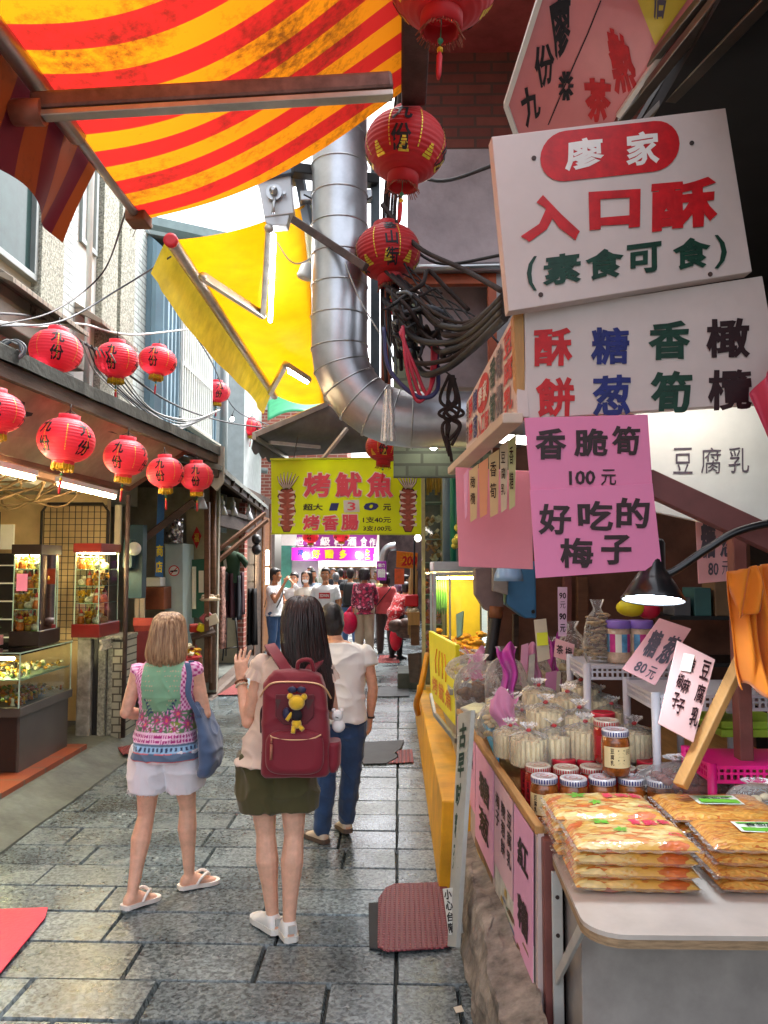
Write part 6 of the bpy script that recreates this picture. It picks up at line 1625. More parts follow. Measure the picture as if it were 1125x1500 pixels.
o=mb.build('shells',M('shell_beige','#c8b89c',.6,var=.3),gbx);o['kind']='stuff'
mb=MB();q=[PZ(583,968,0),PZ(618,968,0)];mb.box((q[0].x,10.6,0),(q[1].x+.2,11.4,.22));tag(mb.build('concrete_step',CONC,bevel=.015),'pale concrete step block at the right foot of the lane','step')
mb=MB();c=[P(597,958,9.3),P(614,956,9.0),P(613,1000,9.0),P(600,1000,9.3)];mb.plate(*c,.04);tag(mb.build('grey_plank',WOOD_DK),'weathered grey plank leaning at the end of the yellow base','plank')
# === FAR PURPLE SIGNS
PUR=M('purple_sign','#8a2f86',.5,var=.06);MAG=M('magenta_sign','#c62ab4',.5,var=.05)
plf=Plane(P(490,790,22.6),(0,-1,0));YTX=M('yellow_sign_text','#f0e02a',.5)
signboard('vinegar_sign','dark purple sign with white 世界級梅酒 at the lane end, above the magenta one','sign',plf,((434,778),(553,778),(551,801),(433,801)),.08,PUR,[(c,(x,786+dy,x+w_,800+dy*.5),INKWH,.04)for c,x,w_,dy in(('世',434,11,1),('界',449,14,1),('級',469,15,0),('梅',489,15,0),('酒',508,14,0),('合',528,10,0),('作',541,9,2))])
plf2=Plane(P(490,812,22.55),(0,-1,0))
signboard('vinegar_sign','magenta sign with yellow 好醋多 over the bright shop at the lane end','sign',plf2,((427,802),(549,802),(547,822),(427,821)),.06,MAG,[('好',(457,805,469,818),YTX,.05),('醋',(476,805,489,818),YTX,.05),('多',(497,805,508,819),YTX,.05),('養',(520,808,529,818),YTX,.03),('生',(535,804,542,819),YTX,.03),('梅',(436,804,445,815),INKB,.04)])
for u,lab in((448,'left'),(527,'right')):
 mb=MB();mb.ball(P(u,814,22.4),.09,10,8);tag(mb.build('spot_bulb',emitmat('white_spot','#ffffff',14)),'glaring white lamp on the %s part of the magenta sign'%lab,'lamp')
mb=MB();c=[P(412,782,22.5),P(434,782,22.5),P(434,799,22.5),P(412,799,22.5)];mb.plate(*c,.06);tag(mb.build('white_box_sign',M('white_board')),'small blank white box sign left of the purple sign','sign')
mb=MB();mb.tube(spline([P(560,850,16),P(562,815,16),P(568,803,16),P(580,800,16)]),.09,10);tag(mb.build('vent_pipe',STEEL),'bent pale vent pipe near the purple vertical sign','pipe')
mb=MB();mb.tube([P(444,843,22.3),P(444,843,22.2)],.02,6);mb.box((P(466,840,24).x,24.2,1.95),(P(548,840,24).x,24.26,2.0));tag(mb.build('shop_tube_light',emitmat('shop_white_light','#fff8ec',16)),'white tube lamp inside the bright shop at the lane end','lamp')
# === GIFT SHOP GOODS
WARM=emitmat('warm_tube_light','#ffe2b0',22)
for a,b,lab in(((-2.62,3.9,2.31),(-2.62,5.44,2.31),'white fluorescent tube at the left edge under the name board'),((-2.62,5.86,2.31),(-2.62,7.0,2.31),'white fluorescent tube over the wire grid and glass cases')):
 t=thing('tube_light',lab,'lamp',((a[0]+b[0])/2,(a[1]+b[1])/2,a[2]))
 mb=MB();mb.tube([a,b],.016,10);mb.build('tube',WARM,t)
 mb=MB();mb.box((a[0]-.025,a[1]-.02,a[2]+.02),(a[0]+.025,b[1]+.02,a[2]+.06));mb.build('batten',WHITEP,t)
DKL=M('dark_brown_laminate','#2a1c18',.4,var=.15,vs=4);DKG=M('dark_grey_laminate','#4a4440',.35,var=.15,vs=3,stain=.15)
dc=thing('display_counter','glass topped display counter on a dark base full of golden trinkets','counter',(-3.4,6.2,.15))
mb=MB();mb.box((-4.3,5.80,.15),(-2.86,6.64,.56));mb.build('base',DKL,dc,bevel=.004)
mb=MB();mb.box((-2.858,5.80,.15),(-2.84,6.64,.56));mb.build('side_panel',DKG,dc)
mb=MB();mb.box((-4.3,5.76,.56),(-2.82,6.68,.63));mb.build('base_rim',DKG,dc,bevel=.004)
GLE=M('glass_edge','#a9c4b4',.15,spec=.8)
mb=MB();mb.box((-4.3,5.74,1.02),(-2.82,6.66,1.03));mb.build('glass_top',glassmat('case_glass','#eef8f2'),dc)
mb=MB();mb.quad((-4.3,5.75,.63),(-2.83,5.75,.63),(-2.83,5.75,1.02),(-4.3,5.75,1.02));mb.quad((-2.83,5.75,.63),(-2.83,6.65,.63),(-2.83,6.65,1.02),(-2.83,5.75,1.02));mb.build('glass_side',glassmat('case_glass'),dc)
mb=MB();mb.box((-4.3,5.80,.825),(-2.86,6.6,.833));mb.build('glass_shelf',GLE,dc)
mb=MB()
for a,b in(((-4.3,5.745,1.036),(-2.82,5.745,1.036)),((-2.825,5.745,1.036),(-2.825,6.66,1.036)),((-2.83,5.752,.63),(-2.83,5.752,1.03)),((-2.83,6.65,.63),(-2.83,6.65,1.03)),((-2.835,5.79,.829),(-2.835,6.62,.829))):mb.bar(a,b,.008,.008)
mb.build('edge_trim',GLE,dc)
mb=MB();mb.tube([(-4.2,5.80,.99),(-2.9,5.80,.99)],.012,8);mb.build('lamp_tube',emitmat('case_lamp','#ffeeb0',34),dc)
TR=[M('trinket_'+n_,c_,.35,metal=mt,var=.35,vs=30)for n_,c_,mt in(('gold','#dca42a',.3),('orange','#c86a1c',.1),('green','#6a8a3a',.0),('pale','#d8d0b0',.0),('dark','#3a2c20',.1),('brass','#b08a34',.3))]
rq=random.Random(21)
for z,n_,nm,cols in((.635,520,'lower',(0,1,0,3,5,1,2)),(.838,420,'upper',(3,5,4,0,3,2))):
 mb=MB()
 for i in range(n_):
  mb.use(TR[rq.choice(cols)]);x,y=rq.uniform(-4.2,-2.87),rq.uniform(5.80,6.6);r_=rq.uniform(.008,.02)
  if rq.random()<.45:mb.ball((x,y,z+r_+rq.uniform(0,.045)),r_,7,5,(1.2,1,.9))
  elif rq.random()<.5:mb.obox((x,y,z+.012+rq.uniform(0,.03)),(r_*2.6,r_*1.2,r_),Euler((rq.uniform(-.5,.5),rq.uniform(-.5,.5),rq.uniform(0,3))).to_matrix())
  else:mb.lathe((x,y,z),[(r_,0),(r_*.5,r_*1.5),(r_*.8,r_*2.4),(.002,r_*3.3)],7)
 tag(mb.build('trinket_heap',None),'mass of tiny trinkets filling the %s level of the display counter'%nm,'trinkets',kind='stuff')
def fig_proto(kind,label,loc,grp):
 t=thing('figurine',label,'figurine',loc,grp);c=V(loc)
 if kind=='gnome':
  mb=MB();mb.lathe(c,[(.03,0),(.034,.01),(.028,.05),(.018,.07)],12);mb.build('body',TR[1],t)
  mb=MB();mb.ball(c+V((0,0,.085)),.021,10,7);mb.build('head',TR[3],t)
  mb=MB();mb.lathe(c+V((0,0,.095)),[(.023,0),(.012,.02),(.001,.045)],10);mb.build('hat',M('figurine_red','#b83a2c',.4,var=.1),t)
 elif kind=='flower':
  mb=MB();mb.lathe(c,[(.022,0),(.028,.04),(.024,.045)],10);mb.build('pot',TR[5],t)
  mb=MB();r_=random.Random(3)
  for i in range(14):mb.ball(c+V((r_.uniform(-.035,.035),r_.uniform(-.03,.03),.06+r_.uniform(0,.05))),.013,6,4)
  mb.build('bloom',TR[0],t)
 else:
  mb=MB();mb.ball(c+V((0,0,.03)),.03,10,7,(1.3,.9,1));mb.build('body',TR[3],t)
  mb=MB();mb.ball(c+V((.025,-.01,.065)),.02,9,6);mb.ball(c+V((.015,-.01,.085)),.007,6,4);mb.ball(c+V((.035,-.01,.085)),.007,6,4);mb.build('head',TR[3],t)
  mb=MB();mb.lathe(c,[(.04,0),(.04,.006)],12);mb.build('stand',TR[2],t)
 return t
def vitrine(label,x0,x1,y0,y1,z0,z1,capm,basem,nm,shelves):
 t=thing('glass_vitrine',label,'display case',((x0+x1)/2,(y0+y1)/2,z0));hb=.12;ht=.085
 mb=MB();mb.box((x0-.02,y0-.02,z0),(x1+.02,y1+.02,z0+hb));mb.build('base',basem,t,bevel=.005)
 mb=MB();mb.box((x0-.02,y0-.02,z1-ht),(x1+.02,y1+.02,z1));mb.build('cap',capm,t,bevel=.005)
 mb=MB()
 for a,b,c_,d_ in(((x0,y0),(x1,y0),0,0),((x1,y0),(x1,y1),0,0),((x0,y0),(x0,y1),0,0)):mb.quad((*a,z0+hb),(*b,z0+hb),(*b,z1-ht),(*a,z1-ht))
 mb.build('pane',glassmat('case_glass'),t)
 mb=MB()
 for x,y in((x0,y0),(x1,y0),(x1,y1),(x0,y1)):mb.bar((x,y,z0+hb),(x,y,z1-ht),.008,.008,up=(0,1,0))
 mb.build('edge_trim',GLE,t)
 for z in shelves:
  mb=MB();mb.box((x0+.008,y0+.008,z-.005),(x1-.008,y1-.008,z));mb.build('shelf',GLE,t)
 mb=MB();mb.box((x0+.02,y0+.02,z1-ht-.008),(x1-.02,y1-.02,z1-ht-.002));mb.build('light_panel',emitmat('vitrine_light','#ffe4a8',22),t)
 return t
v1s=(1.151,1.33,1.50,1.66)
vitrine('glass display case with black cap and base standing on the trinket counter',-3.16,-2.95,6.28,6.62,1.032,1.86,DKL,DKL,'black',v1s[1:])
REDL=M('red_brown_laminate','#7a1f1c',.35,var=.12)
v2s=(1.151,1.34,1.50,1.65)
vitrine('glass display case with red-brown cap and base on the stone ledge',-2.97,-2.75,7.03,7.5,1.032,1.89,REDL,REDL,'red',v2s[1:])
for(x0,x1,y0,y1,sh_,nm,grp)in((-3.16,-2.95,6.28,6.62,v1s,'black-capped','figurines in the black-capped case'),(-2.97,-2.75,7.03,7.5,v2s,'red-capped','figurines in the red-capped case')):
 ps_={}
 for si,z in enumerate(sh_):
  for i in range(7):
   kd=('gnome','flower','animal')[(i+si)%3]
   loc=(x0+.04+(x1-x0-.08)*((i%3)/2),y0+.05+(y1-y0-.1)*((i//3)/2),z+.001)
   if kd not in ps_:
    lab={'gnome':'tiny red-hatted figure on a shelf of the %s glass case','flower':'tiny gold flower pot on a shelf of the %s glass case','animal':'tiny pale animal figure on a shelf of the %s glass case'}[kd]%nm
    ps_[kd]=fig_proto(kd,lab,loc,grp)
   else:dup(ps_[kd],loc,R(40*i))
wg=thing('wire_grid','black wire grid panel with rounded top on the cream shop wall','rack',(-3.15,7.62,1.0))
mb=MB();gx0_,gx1_,gz0_,gz1_=-3.55,-2.92,.95,2.28
for i in range(11):x=gx0_+(gx1_-gx0_)*i/10;mb.bar((x,7.62,gz0_),(x,7.62,gz1_),.006,.006,up=(0,1,0))
for i in range(22):z=gz0_+(gz1_-gz0_)*i/21;mb.bar((gx0_,7.612,z),(gx1_,7.612,z),.006,.006)
mb.build('mesh_wires',BLACKM,wg)
mb=MB();mb.tube([(gx0_-.02,7.61,gz0_),(gx0_-.02,7.61,gz1_-.06),(gx0_+.04,7.61,gz1_+.02),(gx1_-.04,7.61,gz1_+.02),(gx1_+.02,7.61,gz1_-.06),(gx1_+.02,7.61,gz0_)],.014,8);mb.build('frame',BLACKM,wg)
pt=thing('potted_plant','small green leafy pot plant on the glass counter at the left edge','plant',(-3.22,6.0,1.035))
mb=MB();mb.lathe((-3.22,6.0,1.035),[(.05,0),(.065,.10),(.06,.105)],12);mb.build('pot',M('brown_pot','#6a4a34',.6),pt)
mb=MB();rq=random.Random(6);LEAFM=M('leaf_green','#3f8a2c',.45,var=.25)
for i in range(26):
 a=rq.uniform(0,6.28);L=rq.uniform(.06,.14);zc=1.14+rq.uniform(0,.12);c=V((-3.22,6.0,zc));d=V((math.cos(a),math.sin(a),rq.uniform(.1,.8))).normalized();s_=d.cross(V((0,0,1))).normalized()*L*.3
 mb.poly([c,c+d*L*.5+s_,c+d*L,c+d*L*.5-s_])
mb.build('leaves',LEAFM,pt,norm=False)
pn=thing('pigeonhole_shelf','black pigeonhole shelf with thin pale edges at the back of the gift shop','shelf',(-3.7,7.4,1.0))
mb=MB();mb.box((-4.6,7.3,.95),(-3.62,7.66,1.80));mb.build('body',M('near_black','#141214',.5),pn)
for i in range(5):
 mb=MB();mb.box((-4.6,7.28,1.0+i*.17),(-3.61,7.30,1.012+i*.17));mb.build('shelf_edge',WHITEP,pn)
mb=MB();mb.box((-4.4,7.35,1.84),(-3.72,7.38,2.08));tag(mb.build('lit_card',M('white_board')),'pale blank board above the black pigeonhole shelf','board')
for i in range(6):
 x=-3.9+.12*i
 mb=MB();mb.box((x,6.15+.03*(i%3),1.045),(x+.07,6.22+.03*(i%3),1.045+.05+.03*((i*5)%3)));tag(mb.build('gift_box',PACKC[i%5],bevel=.004),('pink','orange','tan','cream','rose','second pink')[i]+' little gift box on the glass counter top','box')
mb=MB();mb.plate((-3.13,6.26,1.62),(-3.04,6.26,1.62),(-3.04,6.26,1.48),(-3.13,6.26,1.48),.004);tag(mb.build('pink_card',PINK),'small pink card on the front of the black-capped glass case','card')
mb=MB();rq=random.Random(8)
for i in range(12):
 y=5.4+i*.15;mb.tube(spline([(-3.9+rq.uniform(0,.3),y,2.3+rq.uniform(0,.2)),(-3.5,y+rq.uniform(-.2,.2),2.25+rq.uniform(-.1,.15)),(-3.15,y+rq.uniform(-.2,.3),2.3+rq.uniform(-.12,.12)),(-2.95,y+rq.uniform(-.2,.3),2.38)]),.011,6)
tag(mb.build('dried_vines',M('dried_vine','#8a6f4c',.8,var=.3)),'tangle of dried brown vines under the shop ceiling behind the tubes','vines')
mb=MB();mb.box((-3.9,6.9,1.9),(-3.66,7.0,2.18));tag(mb.build('dark_cabinet',DKL,bevel=.01),'dark wooden box hanging in the back of the gift shop','box')
em=thing('electric_meter','round glass electric meter on a dark teal box by the iron pipe','meter',P(190,800,7.75))
mb=MB();mb.box((P(180,800,7.7).x,7.7,P(180,832,7.7).z),(P(194,800,7.7).x,7.8,P(180,790,7.7).z));mb.build('box',TEAL,em,bevel=.006)
mb=MB();mb.lathe(P(196,804,7.66),[(.068,0),(.068,.05),(.06,.07),(0,.08)],20,axis=(.45,-1,0));mb.build('dial',M('meter_glass','#c0c4c4',.15,metal=.3,var=.1),em)
mb=MB();mb.box((P(170,780,7.6).x,7.55,P(170,798,7.6).z),(P(178,780,7.6).x,7.6,P(170,740,7.6).z));tag(mb.build('cream_panel',M('cream_panel_mat','#c8c0a0',.6,var=.1),bevel=.004),'narrow cream panel fixed beside the wire grid','panel')
bn=signboard('blue_banner','narrow blue banner with yellow brush writing hanging over the snack shop','banner',Plane(P(234,780,8.6),(.3,-1,0)),((231,722),(241,722),(239,846),(227,844)),.004,M('blue_banner_cloth','#3f78b4',.6,var=.2,vs=6,transl=.2),[('商',(229,798,239,815),YTX,.03),('店',(228,822,238,839),YTX,.03)],bevel=0)
fz=thing('pale_cabinet','pale blue upright cabinet side with a no smoking sticker','cabinet',P(253,900,9.3))
c=[P(241,797,9.3),P(268,796,9.3),P(268,985,9.3),P(241,990,9.3)]
mb=MB();mb.plate(*c,.5);mb.build('body',M('pale_blue_enamel','#a8bcbc',.45,var=.06),fz,bevel=.01)
plz=Plane(P(253,836,9.285),(0,-1,0));mb=MB()
mb.use(WHITEP).poly([plz.at(255+7.5*math.cos(a),836+7.5*math.sin(a))for a in[2*PI*i/24 for i in range(24)]])
mb.use(INKR)
for i in range(24):
 a,b=2*PI*i/24,2*PI*(i+1)/24;mb.poly([plz.at(255+r_*math.cos(x),836+r_*math.sin(x),.003)for r_,x in((8,a),(8,b),(6.6,b),(6.6,a))])
mb.bar(plz.at(250,841,.003),plz.at(260,831,.003),.01,.002,up=(0,-1,0));mb.use(INK).bar(plz.at(249.5,837,.003),plz.at(260,836,.003),.018,.002,up=(0,-1,0));mb.build('no_smoking_sticker',None,fz,norm=False)
mb=MB();rq=random.Random(4);mb.grid(lambda u,v:P(240+28*u,760+36*v,9.35-.1*math.sin(u*PI)+.06*noise.noise(V((u*5,v*5,2)))),16,14);tag(mb.build('silver_cushion',M('crinkled_silver','#b8b4b4',.2,metal=.8,var=.1,bump=.5,bs=14),solid=.01),'crinkled silver and pink foil balloon stuffed above the pale cabinet','balloon')
pf=thing('fortune_diamond','red paper diamond on the beige post of the snack shop','decoration',P(288,785,9.78))
plx=Plane(P(288,785,9.85),(0,-1,0));mb=MB();mb.prism([plx.at(u,v)for u,v in((288,771),(295,785),(288,804),(281,787))],(0,.004,0));mb.build('paper',INKR,pf)
lt=MB();write(lt,'福',pxbox(plx,284.5,781,291.5,794,lift=.004),GOLDF,.01);lt.build('lettering',None,pf,norm=False)
tbm=thing('goods_table','low table of yellow snack packets behind the blonde woman','table',P(275,985,8.9))
mb=MB();mb.plate(P(248,950,9.2),P(288,945,9.3),P(296,962,8.7),P(252,968,8.6),.03);mb.build('tray_top',M('red_tray','#b02a34',.5),tbm)
for u,v0 in((254,968),(294,963)):
 mb=MB();mb.tube([P(u,v0,8.7),P(u,v0+62,8.7)],.025,8);mb.build('leg',WOOD_BR,tbm)
mb=MB();rq=random.Random(5)
for i in range(50):
 mb.use((TR[0],PACKC[3],YTX)[i%3]);mb.obox(P(252+38*rq.random(),948+16*rq.random(),8.7+.4*rq.random())+V((0,0,.03)),(.08,.05,.02),Euler((rq.uniform(-.6,.6),rq.uniform(-.6,.6),rq.uniform(0,3))).to_matrix())
tag(mb.build('yellow_packets',None),'heap of yellow snack packets on the low table','packets',kind='stuff')
shf=thing('wall_shelf','narrow shelf below the green door with red and yellow packets','shelf',P(300,925,9.3))
mb=MB();mb.plate(P(278,925,9.4),P(312,918,9.4),P(316,926,9.0),P(280,935,9.0),.03);mb.build('board',WOOD_DK,shf)
for u in(284,308):
 mb=MB();mb.tube([P(u,932,9.2),P(u,1000,9.2)],.022,8);mb.build('leg',WOOD_BR,shf)
for i,(u,v,m_,lab)in enumerate(((285,920,M('figurine_red'),'small red packet'),(296,920,YTX,'small yellow packet'),(303,905,PACKC[4],'large rose packet'),(311,908,M('white_paper'),'large white packet'))):
 mb=MB();mb.obox(P(u,v,9.25),(.12,.08,.09+.05*(i>1)),Euler((.3,.4*i,.5)).to_matrix());tag(mb.build('packet',m_,bevel=.015),lab+' on the narrow shelf below the green door','packet')
mb=MB();mb.lathe(P(308,880,9.3),[(.11,0),(.13,.02),(.06,.05)],14);rq=random.Random(7)
for i in range(24):mb.ball(P(308+rq.uniform(-12,12),876+rq.uniform(-3,2),9.3),.022,6,4)
tag(mb.build('shell_tray',M('shell_beige')),'tray of pale shells on the round brown pole','tray')
psd=thing('pink_stand','pink topped stand with two white packets beside the iron pipe','stand',P(208,1000,8.4))
mb=MB();mb.plate(P(195,905,8.4),P(225,905,8.4),P(226,916,8.3),P(195,917,8.3),.3);mb.build('top',M('coral_plastic','#e06a5c',.5),psd)
mb=MB();mb.plate(P(196,917,8.35),P(224,917,8.35),P(224,1000,8.35),P(197,1000,8.35),.3);mb.build('body',M('maroon_stand','#7a3038',.6,var=.15),psd)
mb=MB();mb.plate(P(195,852,8.5),P(212,852,8.5),P(212,864,8.5),P(195,864,8.5),.05);mb.build('header',M('maroon_stand'),psd)
for u in(197,205):
 mb=MB();mb.plate(P(u,865,8.48),P(u+6,865,8.48),P(u+6,905,8.48),P(u,905,8.48),.03);tag(mb.build('white_packet',M('white_paper')),('left' if u<200 else 'right')+' tall white packet on the pink stand','packet')
mb=MB();mb.plate(P(213,860,9.0),P(240,860,9.0),P(240,893,9.0),P(213,893,9.0),.3);tag(mb.build('wooden_cabinet',M('red_wood','#8a4a2c',.5,var=.2),bevel=.006),'reddish wooden cabinet behind the pink stand','cabinet')
mb=MB();mb.plate(P(214,846,8.95),P(235,846,8.95),P(235,859,8.95),P(214,859,8.95),.2);tag(mb.build('small_white_box',WHITEP,bevel=.006),'small white box on the reddish cabinet','box')
def spotlamp(u,v,Y,lab):
 t=thing('spot_lamp',lab,'lamp',P(u,v,Y),'white spot lamps under the second roof');c=P(u,v,Y)
 mb=MB();mb.lathe(c,[(.075,-.06),(.08,-.05),(.055,.02),(.035,.07),(0,.08)],16,cap=False);mb.build('lamp_shade',M('white_enamel'),t)
 mb=MB();mb.tube([c+V((0,0,.07)),c+V((0,0,.2))],.016,8);mb.box((c.x-.03,c.y-.03,c.z+.08),(c.x+.03,c.y+.03,c.z+.13));mb.build('bracket',WHITEP,t)
spotlamp(294,738,8.9,'white spot lamp nearest the lantern row under the second roof');spotlamp(325,748,10.3,'white spot lamp, second of the row under the second roof');spotlamp(341,749,11.0,'white spot lamp, third of the row under the second roof');spotlamp(364,756,12.2,'white spot lamp farthest along the second roof')
mq_=thing('mannequin','white headless mannequin bust wearing a dark green t-shirt','mannequin',P(333,860,11.4))
c=P(333,826,11.4)
mb=MB();mb.loft([[c+V((math.cos(a)*w_,math.sin(a)*w_*.55,z))for a in[2*PI*i/18 for i in range(18)]]for w_,z in((.19,-.28),(.185,-.1),(.2,.08),(.17,.17),(.06,.2))]);
for s_ in(-1,1):mb.loft([[c+V((s_*(x+math.cos(a)*.02),math.sin(a)*.06,z+math.cos(a)*.05))for a in[2*PI*i/10 for i in range(10)]]for x,z in((.13,.13),(.22,.08),(.29,-.02))])
mb.build('shirt',M('dark_green_cotton','#2f4a36',.85,var=.15),mq_)
mb=MB();mb.lathe(c+V((0,0,.18)),[(.055,0),(.05,.06),(.055,.08),(0,.085)],14);mb.build('neck',M('mannequin_white','#d8d4cc',.5),mq_)
plt_=Plane(c+V((0,-.14,0)),(0,-1,0));mb=MB();mb.poly([plt_.at(u,v)for u,v in((327,822),(331,818),(333,832),(329,836))]);mb.build('print',WHITEP,mq_)
mb=MB();mb.tube([c+V((0,0,-.28)),c+V((0,0,-1.35))],.012,6);mb.build('pole',BLACKM,mq_)
def hanging(u0,u1,v0,v1,Y,mat,nm,lab,legs=False,fl=.03):
 mb=MB()
 def f(u,v):
  p=P(u0+(u1-u0)*u,v0+(v1-v0)*v,Y);p.y+=.05*math.sin(u*14+v);p.x+=fl*(u-.5)*v;return p
 mb.grid(f,30,10);return tag(mb.build(nm,mat,solid=.02),lab,'clothes')
hanging(318,332,838,880,11.2,M('black_print_cloth','#1c1a1c',.85,var=.2),'print_blouse','black top hanging below the mannequin')
hanging(330,341,840,905,11.3,M('maroon_cloth','#3f1a24',.85,var=.15),'maroon_trousers','dark maroon trousers hanging at the clothes shop')
hanging(341,351,843,908,11.4,M('navy_cloth','#1c1f2a',.85,var=.15),'navy_trousers','navy trousers hanging next to the maroon ones')
hanging(351,356,838,900,11.6,M('maroon_cloth'),'wine_scarf','wine red strip of cloth at the right of the trousers')
hanging(314,328,830,950,10.7,M('floral_cloth','#b08478',.85,var=.6,vs=22),'floral_dress','floral pink dress hanging by the brown pole')
hanging(361,375,862,945,13.2,M('black_cloth','#121114',.85,var=.1),'black_dress','long black dress on the timber house wall')
hg=thing('clothes_stand','black metal stand below the hanging trousers','stand',P(338,965,11.2))
mb=MB();mb.tube([P(332,905,11.2),P(326,968,11.2)],.012,6);mb.tube([P(345,905,11.2),P(350,966,11.2)],.012,6);mb.tube([P(328,950,11.2),P(348,948,11.2)],.01,6);mb.build('frame',BLACKM,hg)
t=thing('wall_lamp','pair of vertical glowing tubes on the timber house front','lamp',P(393,830,14.3))
for v0,v1 in((806,828),(832,856)):
 mb=MB();mb.tube([P(391.5,v0,14.1),P(391.5,v1,14.1)],.03,10);mb.build('tube',emitmat('warm_wall_light','#ffe2b0',7),t)
mb=MB();mb.box((-2.66,14.3,1.3),(-2.60,14.36,2.0));mb.build('plate',WOOD_DK,t)
for v in(790,805):
 mb=MB();c=P(374,v,13.0);mb.lathe(c,[(.09,0),(.09,.05),(.05,.09),(0,.1)],14,axis=(1,-.6,0));tag(mb.build('wall_meter',BLACKM),('upper' if v<800 else 'lower')+' dark round meter on the timber house','meter')
mb=MB();mb.hexa([(-2.52,9.7,0),(-2.35,9.7,0),(-2.25,12.6,0),(-2.52,12.6,0),(-2.52,9.7,.02),(-2.42,9.7,.02),(-2.32,12.6,.22),(-2.52,12.6,.22)]);tag(mb.build('entry_ramp',WOOD_DK,bevel=.01),'worn timber threshold ramp in front of the clothes shop','ramp')
# === MATS AND COVERS ON THE GROUND
def flat(name,label,cat,pts,mat,z0=.006,th=.006,holes=False):
 mb=MB();q=[PZ(u,v,z0)for u,v in pts]
 mb.prism([p for p in q],(0,0,th));return tag(mb.build(name,mat,bevel=.002),label,cat)
def matmat(name,col,sc=45):
 if name in _mats:return _mats[name]
 m=M(name,col,.5,var=.12,vs=8,stain=.2,staincol='#5a3a38')
 t=m.node_tree;N=t.nodes;L=t.links;b=N['Principled BSDF']
 tc=N.new('ShaderNodeTexCoord');vo=N.new('ShaderNodeTexVoronoi');vo.inputs['Scale'].default_value=sc;vo.inputs['Randomness'].default_value=0
 L.new(tc.outputs['Object'],vo.inputs['Vector']);bp=N.new('ShaderNodeBump');bp.inputs['Strength'].default_value=1;bp.inputs['Distance'].default_value=.012;bp.invert=True
 r=N.new('ShaderNodeMapRange');r.inputs['From Min'].default_value=.25;r.inputs['From Max'].default_value=.45;L.new(vo.outputs['Distance'],r.inputs['Value'])
 mx=N.new('ShaderNodeMix');mx.data_type='RGBA';mx.blend_type='MULTIPLY';mx.inputs[0].default_value=1
 src=b.inputs['Base Color'].links[0].from_socket;L.new(src,mx.inputs[6])
 cr=N.new('ShaderNodeValToRGB');cr.color_ramp.elements[0].color=(1,1,1,1);cr.color_ramp.elements[1].color=(.35,.3,.3,1);L.new(r.outputs[0],cr.inputs[0]);L.new(cr.outputs[0],mx.inputs[7]);L.new(mx.outputs[2],b.inputs['Base Color'])
 L.new(r.outputs[0],bp.inputs['Height']);L.new(bp.outputs[0],b.inputs['Normal']);return m
REDMAT=matmat('red_rubber_mat','#b8606a',42)
flat('black_mat','black rubber mat edge sticking out under the dusty red mat','mat',((540,1324),(566,1322),(570,1394),(541,1390)),M('black_rubber','#26272a',.7,var=.15))
flat('red_mat','dusty red perforated mat at the foot of the pickle stall','mat',((565,1302),(578,1296),(642,1294),(655,1300),(661,1386),(650,1390),(566,1395),(553,1388),(554,1318)),REDMAT,.014,.008)
flat('red_mat','bright red mat cut by the left edge of the picture','mat',((-120,1338),(70,1331),(66,1346),(-20,1452),(-120,1560)),M('bright_red_rubber','#d8324c',.55,var=.1,stain=.1,bump=.3,bs=60),.008,.008)
flat('red_mat','faded red mat before the clothes shop step','mat',((304,1003),(362,1000),(352,1018),(296,1019)),matmat('faded_red_mat','#b04a48',30),.01,.008)
flat('iron_cover','irregular dark iron plate lying beside a red mat in the lane','cover',((534,1088),(592,1085),(588,1096),(578,1104),(582,1110),(566,1119),(533,1120),(528,1112)),M('dark_iron_plate','#4a4c4e',.6,metal=.2,var=.2,stain=.2),.008,.008)
flat('red_mat','small faded red mat beside the dark iron plate','mat',((580,1100),(604,1098),(606,1117),(568,1119),(584,1110)),matmat('faded_red_mat','#b04a48',30),.007,.006)
flat('iron_cover','square dark cover set in the far lane right of the walkers','cover',((536,1008),(598,1006),(600,1020),(540,1021)),M('dark_iron_plate','#4a4c4e'),.008,.006)
flat('red_mat','farthest small red mat near the concrete step','mat',((556,960),(582,960),(586,971),(553,971)),matmat('faded_red_mat','#b04a48',30),.008,.006)
flat('red_mat','narrow red mat corner at the stone pier behind the blonde woman','mat',((172,1096),(192,1092),(196,1102),(180,1106)),matmat('faded_red_mat','#b04a48',30),.05,.008)
flat('litter_scrap','scrap of white paper lying in the gutter by the rubble wall','litter',((664,1476),(676,1473),(680,1482),(668,1484)),M('white_paper'),.012,.002)
